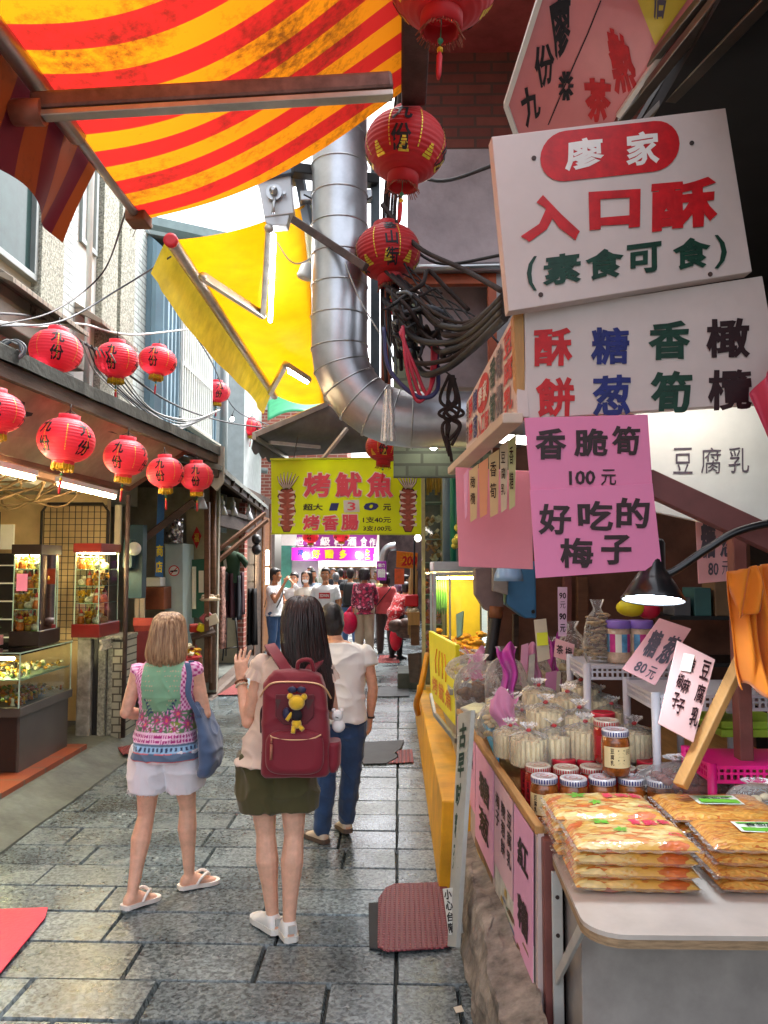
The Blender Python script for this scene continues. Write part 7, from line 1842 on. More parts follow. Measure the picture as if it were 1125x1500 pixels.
# === PEOPLE
def remeshed(mb,vox,sm=4,smf=.5):
 bmesh.ops.recalc_face_normals(mb.bm,faces=mb.bm.faces)
 me=bpy.data.meshes.new('tmp_shape');mb.bm.to_mesh(me);mb.bm.free()
 o=bpy.data.objects.new('tmp_shape',me);COL.objects.link(o)
 r=o.modifiers.new('r','REMESH');r.mode='VOXEL';r.voxel_size=vox;r.use_smooth_shade=True
 if sm:
  s=o.modifiers.new('s','SMOOTH');s.factor=smf;s.iterations=sm
 dg=bpy.context.evaluated_depsgraph_get()
 m2=bpy.data.meshes.new_from_object(o.evaluated_get(dg))
 COL.objects.unlink(o);bpy.data.objects.remove(o);bpy.data.meshes.remove(me)
 return m2
def wear(me,name,mat,par,wr=0.0,ws=(9,9,5),colf=None,seed=0,ws2=None):
 """link a remeshed garment or body under its person; wr: fold depth; colf: woven/printed pattern colour by place on the cloth"""
 me.name=name
 if wr:
  ns=[v.normal.copy()for v in me.vertices]
  for v,n in zip(me.vertices,ns):
   p=v.co
   q=V((p.x*ws[0]+seed,p.y*ws[1],p.z*ws[2]+seed*2))
   f=noise.noise(q)+.5*noise.noise(q*2.1+V((3,1,seed)))
   rdg=1-abs(noise.noise(V((p.x*ws[0]*.8+p.z*5,p.y*ws[1]*.8,p.z*ws[2]*1.3+seed))))*2
   v.co=p+n*(f*wr*.6+max(0,rdg)**3*wr*.7)
 if colf:
  at=me.color_attributes.new('print','FLOAT_COLOR','POINT')
  for i,v in enumerate(me.vertices):at.data[i].color=(*colf(v.co),1)
 me.materials.clear();me.materials.append(mat)
 for p in me.polygons:p.use_smooth=True
 o=bpy.data.objects.new(name,me);COL.objects.link(o);o.parent=par
 return o
def ell(c,hw,hd,n=22,p=2.3,rz=0.0,tilt=(0,0)):
 c=V(c);out=[]
 for i in range(n):
  a=2*PI*i/n;x=math.copysign(abs(math.cos(a))**(2/p),math.cos(a))*hw;y=math.copysign(abs(math.sin(a))**(2/p),math.sin(a))*hd
  X,Y=x*math.cos(rz)-y*math.sin(rz),x*math.sin(rz)+y*math.cos(rz)
  out.append(c+V((X,Y,X*tilt[0]+Y*tilt[1])))
 return out
def chain(mb,pts,rs,n=12):
 mb.tube(pts,rs,n)
 for p,r in zip(pts,rs):mb.ball(p,r,12,8)
def hand(mb,wrist,d,nrm,s=1.0,curl=.5,side=1,spread=.12):
 """palm, four bent fingers, thumb from the side of the palm. d: finger direction, nrm: back of the hand, side +1: thumb towards d x nrm"""
 wrist,d,nrm=V(wrist),V(d).normalized(),V(nrm);nrm=(nrm-d*nrm.dot(d)).normalized();x=d.cross(nrm)*side
 pc=wrist+d*.045*s
 mb.loft([[wrist+d*t*s+x*(math.cos(a)*w_*s)+nrm*(math.sin(a)*h_*s)for a in[2*PI*i/12 for i in range(12)]]for t,w_,h_ in((-.01,.022,.017),(.02,.030,.016),(.06,.037,.014),(.085,.035,.011),(.09,.02,.006))])
 L=(.068,.078,.072,.056)
 for i in range(4):
  o=wrist+d*(.082-.006*abs(i-1.2))*s+x*((.028-.0187*i)*s)
  a=curl*(.75+.15*i);dd=(d+x*(spread*(1.3-i)*.6)).normalized();pts=[o-d*.02*s,o];ln=(.42,.32,.26)
  for k in range(3):
   ang=a*(k+1)*.75
   v=dd*math.cos(ang)-nrm*math.sin(ang);pts.append(pts[-1]+v*L[i]*ln[k]*s)
  mb.tube(pts,[.0085*s,.0088*s,.0082*s,.0076*s,.0064*s],8)
  mb.ball(pts[-1],.0064*s,8,6)
 o=wrist+d*.028*s+x*.028*s;v=(d*.75+x*.8-nrm*.25).normalized()
 p1=o+v*.032*s;p2=p1+(v+d*.5-nrm*curl*.5).normalized()*.030*s
 mb.tube([o-v*.015*s,o,p1,p2],[.012*s,.0115*s,.0098*s,.008*s],8);mb.ball(p2,.008*s,8,6)
SKIN=M('warm_skin','#d9a182',.5,var=.13,vs=22,spec=.35);SKIN2=M('tan_skin','#b47d5c',.5,var=.08,vs=12,spec=.35);SKIN3=M('fair_skin','#dfae94',.5,var=.12,vs=22,spec=.35)
for m_ in(SKIN,SKIN2,SKIN3):
 b_=m_.node_tree.nodes['Principled BSDF'];b_.inputs['Subsurface Weight'].default_value=.12;b_.inputs['Subsurface Radius'].default_value=(.02,.008,.004)
def hairmat(name,c1,c2,rough=.35):
 m=bpy.data.materials.new(name);m.use_nodes=True;t=m.node_tree;N=t.nodes;L=t.links;b=N['Principled BSDF']
 tc=N.new('ShaderNodeTexCoord');mp=N.new('ShaderNodeMapping');mp.inputs['Scale'].default_value=(90,90,4);L.new(tc.outputs['Object'],mp.inputs[0])
 n=N.new('ShaderNodeTexNoise');n.inputs['Scale'].default_value=1;n.inputs['Detail'].default_value=4;L.new(mp.outputs[0],n.inputs['Vector'])
 cr=N.new('ShaderNodeValToRGB');cr.color_ramp.elements[0].position=.35;cr.color_ramp.elements[1].position=.68;cr.color_ramp.elements[0].color=(*lin(c1),1);cr.color_ramp.elements[1].color=(*lin(c2),1)
 L.new(n.outputs['Fac'],cr.inputs[0]);L.new(cr.outputs[0],b.inputs['Base Color']);b.inputs['Roughness'].default_value=rough;b.inputs['Specular IOR Level'].default_value=.6
 bp=N.new('ShaderNodeBump');bp.inputs['Strength'].default_value=.5;bp.inputs['Distance'].default_value=.004;L.new(n.outputs['Fac'],bp.inputs['Height']);L.new(bp.outputs[0],b.inputs['Normal'])
 return m
HBLK=hairmat('black_hair','#0c0909','#1e1616',.5);HBRN=hairmat('dark_brown_hair','#120706','#341715');HBLD=hairmat('ash_blonde_hair','#7d5a3e','#c6a27a',.4);HGRY=hairmat('grey_hair','#4a4a4c','#8a8a8c')
def skeleton(s,**o):
 J=dict(pelvis=(0,0,.87),waist=(0,.004,1.0),chest=(0,-.006,1.18),neck=(0,-.012,1.32),head=(0,.012,1.475),hipL=(-.082,0,.83),hipR=(.082,0,.83),kneeL=(-.092,.015,.45),kneeR=(.092,.015,.45),ankL=(-.095,-.015,.075),ankR=(.095,-.015,.075),toeL=(-.11,.14,.025),toeR=(.11,.14,.025),shL=(-.158,-.012,1.25),shR=(.158,-.012,1.25),elL=(-.195,-.03,1.01),elR=(.195,-.03,1.01),wrL=(-.2,.03,.79),wrR=(.2,.03,.79))
 J.update(o)
 return{k:V(v)*s for k,v in J.items()}
def torso_rings(J,s,g=0.0,w=1.0,z0=None,z1=None,belly=1.0):
 pe,wa,ch,ne=J['pelvis'],J['waist'],J['chest'],J['neck']
 sl=(J['shR'].z-J['shL'].z)/max(.05,(J['shR'].x-J['shL'].x))
 base=[(pe+V((0,0,-.09))*s,.125,.095),(pe+V((0,-.008,-.02))*s,.152,.112),(pe+V((0,-.004,.05))*s,.145,.10),(wa,.122*belly,.088*belly),(wa.lerp(ch,.5),.128,.094),(ch,.142,.100),(ch.lerp(ne,.45),.150,.088),(ch.lerp(ne,.66),.142,.072),(ch.lerp(ne,.86),.092,.058),(ne,.052,.05)]
 return[ell(c,(a*w+g)*s,(b+g)*s,tilt=(sl*min(1,max(0,(c.z/s-.95)/.3)),0))for c,a,b in base]
def foot(mb,ank,toe,s,r=1.0):
 a=V((ank.x,ank.y,0));d=V((toe.x-ank.x,toe.y-ank.y,0)).normalized();x=V((d.y,-d.x,0));b0=min(ank.z-.075*s,toe.z-.02*s)
 zb=max(0,b0)
 heel=ank-d*.045*s;L=(toe-ank);L.z=0;L=L.length
 rings=[]
 for t,w_,h_,zc in((-.052,.018,.02,.03),(-.035,.03,.035,.038),(.0,.033,.048,.048),(.045,.036,.036,.038),(.09,.042,.024,.026),(.125,.042,.018,.02),(.15,.03,.013,.016),(.165,.012,.008,.014)):
  k=t/.165 if t>0 else 0
  z_=(ank.z-.075*s)*(1-k)+(toe.z-.025*s)*k
  c=a+d*t*s+V((0,0,z_+zc*s))
  rings.append([c+x*(math.cos(q)*w_*s*r)+V((0,0,math.sin(q)*h_*s*r))for q in[2*PI*i/14 for i in range(14)]])
 mb.loft(rings)
def shoe(J,s,side,mat,par,name='shoe',sole=None,r=1.16):
 mb=MB();foot(mb,J['ank'+side],J['toe'+side],s,r);me=remeshed(mb,.008*s,3);o=wear(me,name,mat,par)
 a,t=J['ank'+side],J['toe'+side];d=V((t.x-a.x,t.y-a.y,0)).normalized();x=V((d.y,-d.x,0))
 mb=MB();out=[]
 for k,w_ in((-.062,.02),(-.05,.034),(0,.040),(.05,.042),(.10,.050),(.14,.047),(.168,.032),(.178,.012)):
  out.append((k,w_))
 def pt(k,w_,z):
  kk=max(0,k/.165);zz=(a.z-.075*s)*(1-kk)+(t.z-.025*s)*kk
  c=V((a.x,a.y,0))+d*k*s;return c+x*w_*s+V((0,0,max(.001,zz+z*s)))
 lo=[pt(k,w_,0)for k,w_ in out]+[pt(k,-w_,0)for k,w_ in out[::-1]]
 hi=[pt(k,w_,.026)for k,w_ in out]+[pt(k,-w_,.026)for k,w_ in out[::-1]]
 mb.loft([lo,hi],smooth=False);so=mb.build('sole',sole or mat,o,keep=(0,0,0));
 return o
def leg_pts(J,s,side,extra=0.0):
 h,k,a=J['hip'+side],J['knee'+side],J['ank'+side]
 calf=k.lerp(a,.30)+V((0,-.018,0))*s
 pts=[h,h.lerp(k,.3),h.lerp(k,.7),k,calf,k.lerp(a,.62)+V((0,-.008,0))*s,a]
 return pts,[(r+extra)*s for r in(.086,.079,.059,.047,.055,.040,.030)]
def arm_pts(J,s,side,extra=0.0):
 a,e,w_=J['sh'+side],J['el'+side],J['wr'+side]
 return[a,a.lerp(e,.35),a.lerp(e,.8),e,e.lerp(w_,.3),e.lerp(w_,.75),w_],[(r+extra)*s for r in(.047,.041,.036,.034,.035,.027,.022)]
def headshape(mb,J,s,yaw=0.0,pitch=0.0):
 h=J['head'];Rm=Euler((pitch,0,yaw)).to_matrix()
 T=lambda x,y,z:h+Rm@(V((x,y,z))*s)
 mb.ball(T(0,-.005,.02),.1*s,18,14,(.76,.93,1.05))
 mb.ball(T(0,.028,-.045),.062*s,14,10,(.92,.95,1.1));mb.ball(T(0,.05,-.088),.028*s,10,8,(1.1,.9,.8))
 mb.tube([T(0,.085,.01),T(0,.104,-.022),T(0,.090,-.036)],[.008*s,.014*s,.009*s],8)
 for sx in(-1,1):mb.ball(T(sx*.077,-.005,-.008),.026*s,10,8,(.35,.75,1.15));mb.ball(T(sx*.034,.07,-.03),.026*s,8,6)
 return T
def face(T,s,par,brow=None):
 mb=MB();mb.use(M('eye_white','#d8d4d0',.3,var=0));
 for sx in(-1,1):mb.ball(T(sx*.032,.082,.004),.0125*s,10,7,(1.2,.7,.75))
 mb.use(M('dark_iris','#1a100c',.2,var=0))
 for sx in(-1,1):mb.ball(T(sx*.032,.0905,.004),.0072*s,8,6,(1,.6,1))
 mb.build('eyes',None,par,keep=(0,0,0))
 mb=MB()
 for sx in(-1,1):mb.tube([T(sx*.016,.091,.022),T(sx*.032,.090,.027),T(sx*.05,.080,.022)],.0035*s,6)
 mb.build('eyebrows',brow or HBLK,par,keep=(0,0,0))
 mb=MB();mb.tube([T(-.022,.080,-.060),T(0,.087,-.062),T(.022,.080,-.060)],[.003*s,.006*s,.003*s],6);mb.build('mouth',M('lip_colour','#a05048',.4,var=.05),par,keep=(0,0,0))
def hair_short(T,s,mat,par,back=.0,vox=.011):
 mb=MB();mb.ball(T(0,-.018,.038),.1*s,16,12,(.84,.94,.98));mb.ball(T(0,-.05,-.02),.07*s,12,10,(1.0,.7,1.1+back))
 for sx in(-1,1):mb.ball(T(sx*.066,-.012,.018),.03*s,8,6,(.5,1.0,1.2))
 mb.ball(T(.01,.05,.085),.045*s,10,8,(1.3,.8,.6))
 return wear(remeshed(mb,vox,2),'hair',mat,par,.004,(30,30,10))
def hair_fall(T,s,mat,par,rings,strands=220,seed=1,vox=.008,thick=.0032,bangs=True):
 """rings: (z, cx, cy, hw, hd) from crown down in head units; strands follow the same rings"""
 R_=random.Random(seed)
 mb=MB();mb.loft([[T(*(p))for p in ell((cx,cy,z),hw,hd,24,2.1)]for z,cx,cy,hw,hd in rings])
 o=wear(remeshed(mb,vox,3),'hair',mat,par,.004,(38,38,4),seed=seed)
 mb=MB()
 for i in range(strands):
  a=R_.uniform(0,2*PI);k=R_.uniform(1.0,1.05);pts=[];st=R_.randint(0,2);ph=R_.uniform(0,6)
  for j,(z,cx,cy,hw,hd)in enumerate(rings[st:]):
   aa=a+.05*math.sin(j*.9+ph);pts.append(T(cx+math.cos(aa)*hw*k,cy+math.sin(aa)*hd*k,z-(R_.uniform(0,.03)if j==len(rings)-st-1 else 0)))
  pts=spline(pts,3);n=len(pts)
  mb.tube(pts,[thick*s*(.9 if q<n-3 else.45)for q in range(n)],4)
 mb.build('hair_strands',mat,o,keep=(0,0,0))
 return o
def body(par,J,s,skin,vox,hands=(),headyaw=0,headpitch=0,feet=True,handf=None):
 mb=MB()
 mb.loft(torso_rings(J,s))
 for sd in 'LR':
  p,r=leg_pts(J,s,sd);chain(mb,p,r)
  p,r=arm_pts(J,s,sd);chain(mb,p,r)
  if feet:foot(mb,J['ank'+sd],J['toe'+sd],s)
 mb.tube([J['neck']+V((0,0,-.05))*s,J['head']+V((0,-.01,-.05))*s],[.052*s,.047*s],14)
 T=headshape(mb,J,s,headyaw,headpitch)
 if handf:handf(mb)
 else:
  for sd,sg in(('L',-1),('R',1)):
   d=(J['wr'+sd]-J['el'+sd]).normalized();hand(mb,J['wr'+sd],d,V((sg,-.15,0)),s,.45,side=-sg if False else(1 if sd=='L' else-1))
 o=wear(remeshed(mb,vox,2,.4),'body',skin,par)
 return o,T
def shirt(par,J,s,mat,vox,hem=.80,g=.018,sleeve=.45,flare=.02,name='shirt',wr=.006,colf=None,w=1.0,sleeve_g=.016,neckcut=True,seed=0,belly=1.06,sleeve_flare=.008):
 mb=MB()
 rg=torso_rings(J,s,g,w,belly=belly)
 pe=J['pelvis']
 hemc=V((pe.x,pe.y,hem*s))
 up=[r for r in rg if sum(p.z for p in r)/len(r)>hem*s+.03*s]
 if neckcut:up=up[:-1]+[ell(J['neck']+V((0,-.0,-.012))*s,.070*s,.066*s)]
 hw=(.150*w+g+flare)*s;hd=(.112+g+flare)*s
 mb.loft([ell(hemc,hw,hd)]+up)
 for sd in 'LR':
  a,e=J['sh'+sd],J['el'+sd];w_=J['wr'+sd]
  if sleeve<=0:
   continue
  if sleeve<=1:
   q=a.lerp(e,sleeve);mb.tube([a+(a-e)*.02,a.lerp(q,.5),q],[(.050+sleeve_g*.7)*s,(.046+sleeve_g)*s,(.043+sleeve_g+sleeve_flare)*s],16);mb.ball(a,(.049+sleeve_g*.6)*s,12,8)
  else:
   q=e.lerp(w_,sleeve-1);chain(mb,[a,e,q],[(.05+sleeve_g*.7)*s,(.038+sleeve_g)*s,(.03+sleeve_g)*s])
 return wear(remeshed(mb,vox,3),name,mat,par,wr*s,(10,10,7),colf,seed)
def trousers(par,J,s,mat,vox,to=1.0,g=.012,flare=0.0,name='trousers',wr=.005,top=.98,colf=None,seed=3,w=1.0):
 """to: how far down the leg the cloth reaches, 0 hip .. 1 knee .. 2 ankle"""
 mb=MB();rg=torso_rings(J,s,g,w)
 rg=[r for r in rg if sum(p.z for p in r)/len(r)<top*s]
 mb.loft(rg+[ell((J['waist'].x,J['waist'].y,top*s),(.135*w+g)*s,(.098+g)*s)])
 for sd in 'LR':
  h,k,a=J['hip'+sd],J['knee'+sd],J['ank'+sd]
  if to<=1:
   e=h.lerp(k,to);mb.tube([h+V((0,0,.03))*s,h.lerp(e,.5),e],[(.090+g)*s,(.088+g+flare*.5)*s,(.080+g+flare)*s],18)
  else:
   e=k.lerp(a,to-1);chain(mb,[h,h.lerp(k,.4),k,k.lerp(a,.35)+V((0,-.01*s,0)),e],[(.09+g)*s,(.080+g)*s,(.055+g+flare)*s,(.054+g+flare)*s,(.042+g+flare)*s])
 return wear(remeshed(mb,vox,3),name,mat,par,wr*s,(12,12,6),colf,seed)
def cloth(name,col='#808080',rough=.85,transl=0,**k):return M(name,col,rough,var=k.pop('var',.07),vs=k.pop('vs',5),bump=.12,bs=260,sheen=.25,transl=transl,**k)
PRINT=M('printed_cotton','#ffffff',.85,var=.06,vs=8,attr='print',bump=.1,bs=260,sheen=.2)
def woman_blonde():
 s=.908
 t=thing('person','woman with ash-blonde bob in green floral sleeveless top and white shorts, walking away','person',(-1.20,4.0,0),'shoppers walking up the lane')
 t.rotation_euler=(0,0,R(-4))
 J=skeleton(s,pelvis=(.0,0,.86),waist=(.0,.01,1.0),chest=(0,.01,1.19),neck=(-.005,.015,1.335),head=(.0,.035,1.475),shL=(-.166,.0,1.262),shR=(.162,.0,1.268),hipL=(-.085,0,.82),hipR=(.085,.01,.82),kneeL=(-.115,.02,.45),kneeR=(.085,.14,.47),ankL=(-.125,-.12,.095),ankR=(.09,.17,.085),toeL=(-.065,.0,.028),toeR=(.20,.265,.03),elL=(-.225,-.03,1.035),elR=(.225,.0,1.03),wrL=(-.15,.17,.98),wrR=(.12,.17,.98))
 def hf(mb):
  hand(mb,J['wrL'],V((.6,.7,.1)),V((0,-.5,1)),s,.6,1);hand(mb,J['wrR'],V((-.6,.7,.1)),V((0,-.5,1)),s,.6,-1)
 b,T=body(t,J,s,SKIN3,.006,headyaw=R(-8),handf=hf)
 face(T,s,t,HBLD)
 rings=[(.122,0,-.015,.02,.02),(.115,0,-.015,.055,.06),(.085,0,-.015,.088,.095),(.04,0,-.02,.103,.108),(-.02,0,-.025,.115,.112),(-.08,0,-.035,.124,.108),(-.115,0,-.042,.126,.098),(-.148,0,-.045,.118,.086),(-.165,0,-.045,.10,.07)]
 rings=[(z,cx,cy,hw*.9,hd*.92)for z,cx,cy,hw,hd in rings]
 hair_fall(T,s,HBLD,t,rings,420,3)
 G1,G2,PK,MG,PL,NV,WH,LB,SL,OL,CO=(lin(c)for c in('#7fae8c','#5d7f5c','#e59ac8','#b02a7c','#f0c8e0','#2a3560','#ecdcec','#9cc4e4','#5a6f8a','#8a9440','#e46a6a'))
 def top_col(p):
  z=p.z/s;x=p.x/s;y=p.y/s
  an=math.atan2(x,-y)*.16
  if abs(x)>.112 and z>1.06:
   k=math.sin(an*260)*math.sin(z*200);return MG if k>.25 else(PL if k<-.3 else PK)
  if z<.812:return SL if z>.795 else CO
  if z<.838:return CO if z>.833 else SL
  if z<.872:
   return NV if math.sin(an*230)>.2 and.845<z<.866 else LB
  if z<.885:return SL
  if z<.935:
   k=math.sin(an*190)*math.sin((z-.885)*125);return MG if abs(k)>.42 else PL
  if z<.943:return PL
  best=9
  for fx,fz,fr in((-.155,1.02,.05),(-.105,.985,.045),(-.02,1.01,.048),(.06,1.01,.058),(.135,1.045,.052),(.19,.985,.05),(-.2,.98,.045),(.26,1.02,.05),(-.27,1.02,.05),(.02,.96,.03),(-.06,.962,.026),(.11,.965,.028),(.34,.99,.06),(-.35,.99,.06)):
   dx,dz=an-fx,z-fz;d=math.hypot(dx,dz)
   if d<fr:
    pet=math.cos(math.atan2(dz,dx)*9);q=d/fr
    if q<.2:return CO
    if q>.62+.38*pet:continue
    return MG if(q<.55 or pet<.2)else PK if fr>.035 else PL
  for sx in(-1,1):
   dx,dz=(an*sx-.088),(z-1.065);u=dx*.5+dz*.87;v=-dx*.87+dz*.5
   if 0<u+.03<.10 and abs(v)<.026*(1-(u+.03)/.10)+.004 and(math.sin(u*320+abs(v)*150)>-.1):return NV
  if z<1.0:return OL if noise.noise(V((x*18,y*18,z*18)))>.0 else G2
  if z<1.06:return G2
  k=math.sin(an*175+(0 if int(z*38)%2 else 1.6))*math.sin(z*38*PI)
  if abs(k)>.93:return lin('#d8a890')
  return G1 if z>1.13+.0*x else tuple(a*.6+b_*.4 for a,b_ in zip(G1,G2))
 shirt(t,J,s,PRINT,.0055,hem=.79,g=.022,sleeve=.05,flare=.014,name='blouse',wr=.012,colf=top_col,w=1.06,sleeve_g=.004,sleeve_flare=.0)
 trousers(t,J,s,cloth('white_denim','#e6e4ea',var=.04),.0065,to=.58,g=.022,flare=.012,name='shorts',wr=.012,top=.85)
 mb=MB();R_=random.Random(3)
 for sd in 'LR':
  h,k=J['hip'+sd],J['knee'+sd];e=h.lerp(k,.57)
  for i in range(70):
   a=2*PI*i/70;p=e+V((math.cos(a)*.113*s,math.sin(a)*.113*s,0));mb.tube([p,p+V((R_.uniform(-.006,.006),R_.uniform(-.006,.006),-R_.uniform(.008,.022)))],.0011,3)
 mb.build('frayed_hem',cloth('white_denim','#e6e4ea'),t,keep=(0,0,0))
 FL=M('white_flip_flop','#e4dcd4',.5,var=.05)
 for sd in 'LR':
  a,to=J['ank'+sd],J['toe'+sd];d=V((to.x-a.x,to.y-a.y,0)).normalized();x=V((d.y,-d.x,0));zt=a.z-.075*s
  mb=MB();prof=((-.065,.022),(-.05,.036),(0,.042),(.06,.044),(.11,.052),(.15,.046),(.178,.03),(.185,.01))
  def pt(k,w_,z):
   kk=max(0,k/.165);zz=zt*(1-kk);return V((a.x,a.y,0))+d*k*s+x*w_*s+V((0,0,zz+z))
  mb.loft([[pt(k,w_,z)for k,w_ in prof]+[pt(k,-w_,z)for k,w_ in prof[::-1]]for z in(.0,.02)],smooth=False)
  o=mb.build('flip_flop',FL,t,keep=(0,0,0))
  mb=MB();c=pt(.125,.0,.03+.018);
  for sg in(-1,1):mb.tube(spline([c,pt(.095,sg*.03,.066),pt(.05,sg*.047,.046),pt(.03,sg*.048,.02)]),.0075,6)
  mb.build('strap',FL,o,keep=(0,0,0))
 tb_=thing('tote_bag','slate blue cloth tote bag hanging from the blonde woman\'s right shoulder','bag',t.location)
 BAGB=cloth('slate_blue_canvas','#4a5f80',var=.1)
 base=V(t.location)
 def L(x,y,z):return base+V((x,y,z))*1.0
 mb=MB();mb.grid(lambda u,v:L(.118+.028*u+.055*v**1.5+.01*math.sin(v*8),-.105-.02*math.sin(v*PI)+.0*u,1.205-.27*v),4,18)
 mb.grid(lambda u,v:L(.118+.028*u+.055*v**2,.07-.1*(1-v)**3,1.205-.27*v),4,18);mb.build('strap',BAGB,tb_,solid=.006)
 mb=MB();rings=[]
 for z,cx,hw,hd in((1.0,.165,.012,.07),(.94,.185,.022,.10),(.86,.215,.034,.125),(.78,.235,.040,.14),(.71,.238,.042,.145),(.66,.226,.04,.14),(.645,.22,.025,.12)):
  rings.append([L(cx,-.0,z)+q for q in ell((0,0,0),hw,hd,24,3.2)])
 mb.loft(rings);me=remeshed(mb,.008,2)
 for v in me.vertices:v.co-=base
 wear(me,'bag_body',BAGB,tb_,.010,(10,10,9),seed=5)
woman_blonde()
def woman_backpack():
 s=.968
 t=thing('person','woman with long dark hair in cream blouse, olive shorts and white sneakers, hand raised','person',(-.565,3.69,0),'shoppers walking up the lane')
 J=skeleton(s,pelvis=(-.015,0,.86),waist=(.02,.005,1.0),chest=(.055,.0,1.18),neck=(.08,.005,1.33),head=(.098,.03,1.475),shL=(-.088,.0,1.265),shR=(.205,.0,1.25),hipL=(-.10,.0,.82),hipR=(.062,.0,.82),kneeL=(-.065,.0,.45),kneeR=(.072,-.01,.45),ankL=(-.03,.0,.08),ankR=(.06,-.07,.08),toeL=(-.125,.12,.028),toeR=(.0,.08,.028),elL=(-.165,.04,.98),elR=(.25,.06,1.02),wrL=(-.222,.13,1.17),wrR=(.1,.27,1.10))
 def hf(mb):
  hand(mb,J['wrL'],V((-.02,.06,1)),V((-.35,-.93,.1)),s*1.05,.28,1,.30);hand(mb,J['wrR'],V((-.8,.5,.4)),V((0,-.5,1)),s,.6,-1)
 b,T=body(t,J,s,SKIN3,.005,headyaw=R(18),handf=hf)
 face(T,s,t,HBRN)
 rings=[(.122,0,-.015,.02,.02),(.115,0,-.015,.055,.06),(.08,0,-.015,.085,.095),(.02,0,-.022,.10,.108),(-.06,.003,-.032,.107,.105),(-.15,.012,-.05,.112,.088),(-.22,.025,-.072,.108,.068),(-.29,.045,-.092,.092,.05),(-.36,.065,-.105,.072,.036),(-.40,.078,-.108,.05,.025)]
 hair_fall(T,s,HBRN,t,rings,420,5)
 CR=cloth('cream_blouse','#e4cdbc',transl=.15,var=.05)
 shirt(t,J,s,CR,.006,hem=.80,g=.022,sleeve=.14,flare=.045,name='blouse',wr=.010,w=.97,sleeve_g=.008,seed=2,sleeve_flare=.006)
 mb=MB()
 for sd in 'LR':
  a,e=J['sh'+sd],J['el'+sd];q=a.lerp(e,.1);d=(e-a).normalized();x=d.orthogonal().normalized();y=d.cross(x)
  mb.grid(lambda u,v:q+(x*math.cos(u*2*PI)+y*math.sin(u*2*PI))*(.056+.014*v+.005*math.sin(u*2*PI*11)*(.4+v))*s+d*(.05*v-.01)*s,66,4)
 mb.build('sleeve_frill',CR,t,keep=(0,0,0))
 trousers(t,J,s,cloth('olive_shorts','#4a4423',var=.08),.0065,to=.64,g=.020,flare=.024,name='shorts',wr=.017,top=.82)
 WS=M('white_leather','#e6e4e0',.45,var=.04);
 for sd in 'LR':
  o=shoe(J,s,sd,WS,t,'sneaker',M('white_rubber','#dcd8d0',.6,var=.05))
  a,to=J['ank'+sd],J['toe'+sd];d=V((to.x-a.x,to.y-a.y,0)).normalized()
  mb=MB();c=a-d*.056*s+V((0,0,-.012*s));x=V((d.y,-d.x,0));mb.loft([[c+x*(w_*s)+V((0,0,z*s))-d*(.006+dd)*s for w_,z in((-.016,-.02),(.016,-.02),(.018,.014),(-.018,.014))]for dd in(-.006,.004)],smooth=False);mb.build('heel_tab',M('silver_grey_tab','#b0b0ac',.5),o,keep=(0,0,0))
 mb=MB()
 d=(J['wrL']-J['elL']).normalized()
 for k,m_ in((0,M('wooden_beads','#7a4a30',.5)),(.018,M('pale_beads','#cfc0a8',.5))):
  mb.use(m_);c=J['wrL']-d*(.01+k);x=d.orthogonal().normalized();y=d.cross(x)
  for i in range(16):mb.ball(c+(x*math.cos(2*PI*i/16)+y*math.sin(2*PI*i/16))*.028,.0058,7,5)
 mb.build('bracelet',None,t,keep=(0,0,0))
 bp_=thing('backpack','maroon square backpack with gold zips worn by the woman with long dark hair','backpack',V(t.location)+V((.10,-.165,.762)))
 B0=V((-.462,3.69-.165,.762));MAR=cloth('maroon_nylon','#7a0f24',.6,var=.08);
 W_,D_,H_=.150,.068,.47
 def rr(z,k,kd,p=4.5):return[B0+q+V((-.012*z/H_,-.02+.045*z/H_*0,z))for q in ell((0,0,0),W_*k,D_*kd,40,p)]
 def bk(ex=0.0):
  return[rr(z,k,kd)for z,k,kd in((0,.92,.75),(.012,.99,.92),(.05,1.02,1.05),(.16,1.0,1.08),(.28,.98,1.0),(.36,.95,.9),(.40,.90,.82),(.435,.78,.68),(.455,.60,.5),(.462,.35,.3))]
 mb=MB();mb.loft(bk());me=remeshed(mb,.007,2)
 loc_=V(bp_.location)
 for v in me.vertices:v.co-=loc_
 wear(me,'main_body',MAR,bp_,.008,(9,9,7),seed=8)
 yb=B0.y-.02-D_
 mb=MB()
 pk=[[B0+V((math.copysign(abs(math.cos(a))**.5,math.cos(a))*.128*k,0,.115+math.copysign(abs(math.sin(a))**.5,math.sin(a))*.095*k))+V((0,yb-B0.y-dy,0))for a in[2*PI*i/40 for i in range(40)]]for k,dy in((1,-.03),(1,.012),(.93,.022),(.7,.028))]
 mb.loft(pk);pkt=mb.build('front_pocket',MAR,bp_,bevel=0)
 mb=MB();mb.prism([B0+V((x,yb-B0.y-.002,z))for x,z in((-.085,.365),(.085,.365),(.085,.27),(.05,.235),(-.05,.235),(-.085,.27))],(0,-.01,0));mb.build('badge_panel',cloth('dark_maroon_nylon','#5c0c1c',.6),bp_,bevel=.004)
 mb=MB();mb.poly([B0+V((x,yb-B0.y-.0125,z))for x,z in((-.085,.345),(-.06,.345),(-.075,.30))]);mb.poly([B0+V((x,yb-B0.y-.0125,z))for x,z in((.085,.345),(.035,.345),(.06,.30))]);mb.build('leather_corner',M('dark_leather_patch','#4a2a2a',.6),bp_)
 GZ=M('gold_zip','#e0b48a',.35,metal=.5,var=.1)
 mb=MB();mb.tube(spline([B0+V(p)for p in((-.162,-.045,.345),(-.13,-.078,.392),(-.09,-.085,.415),(0,-.086,.418),(.09,-.085,.412),(.13,-.078,.39),(.155,-.045,.34))]),.0042,6);mb.build('top_zip',GZ,bp_)
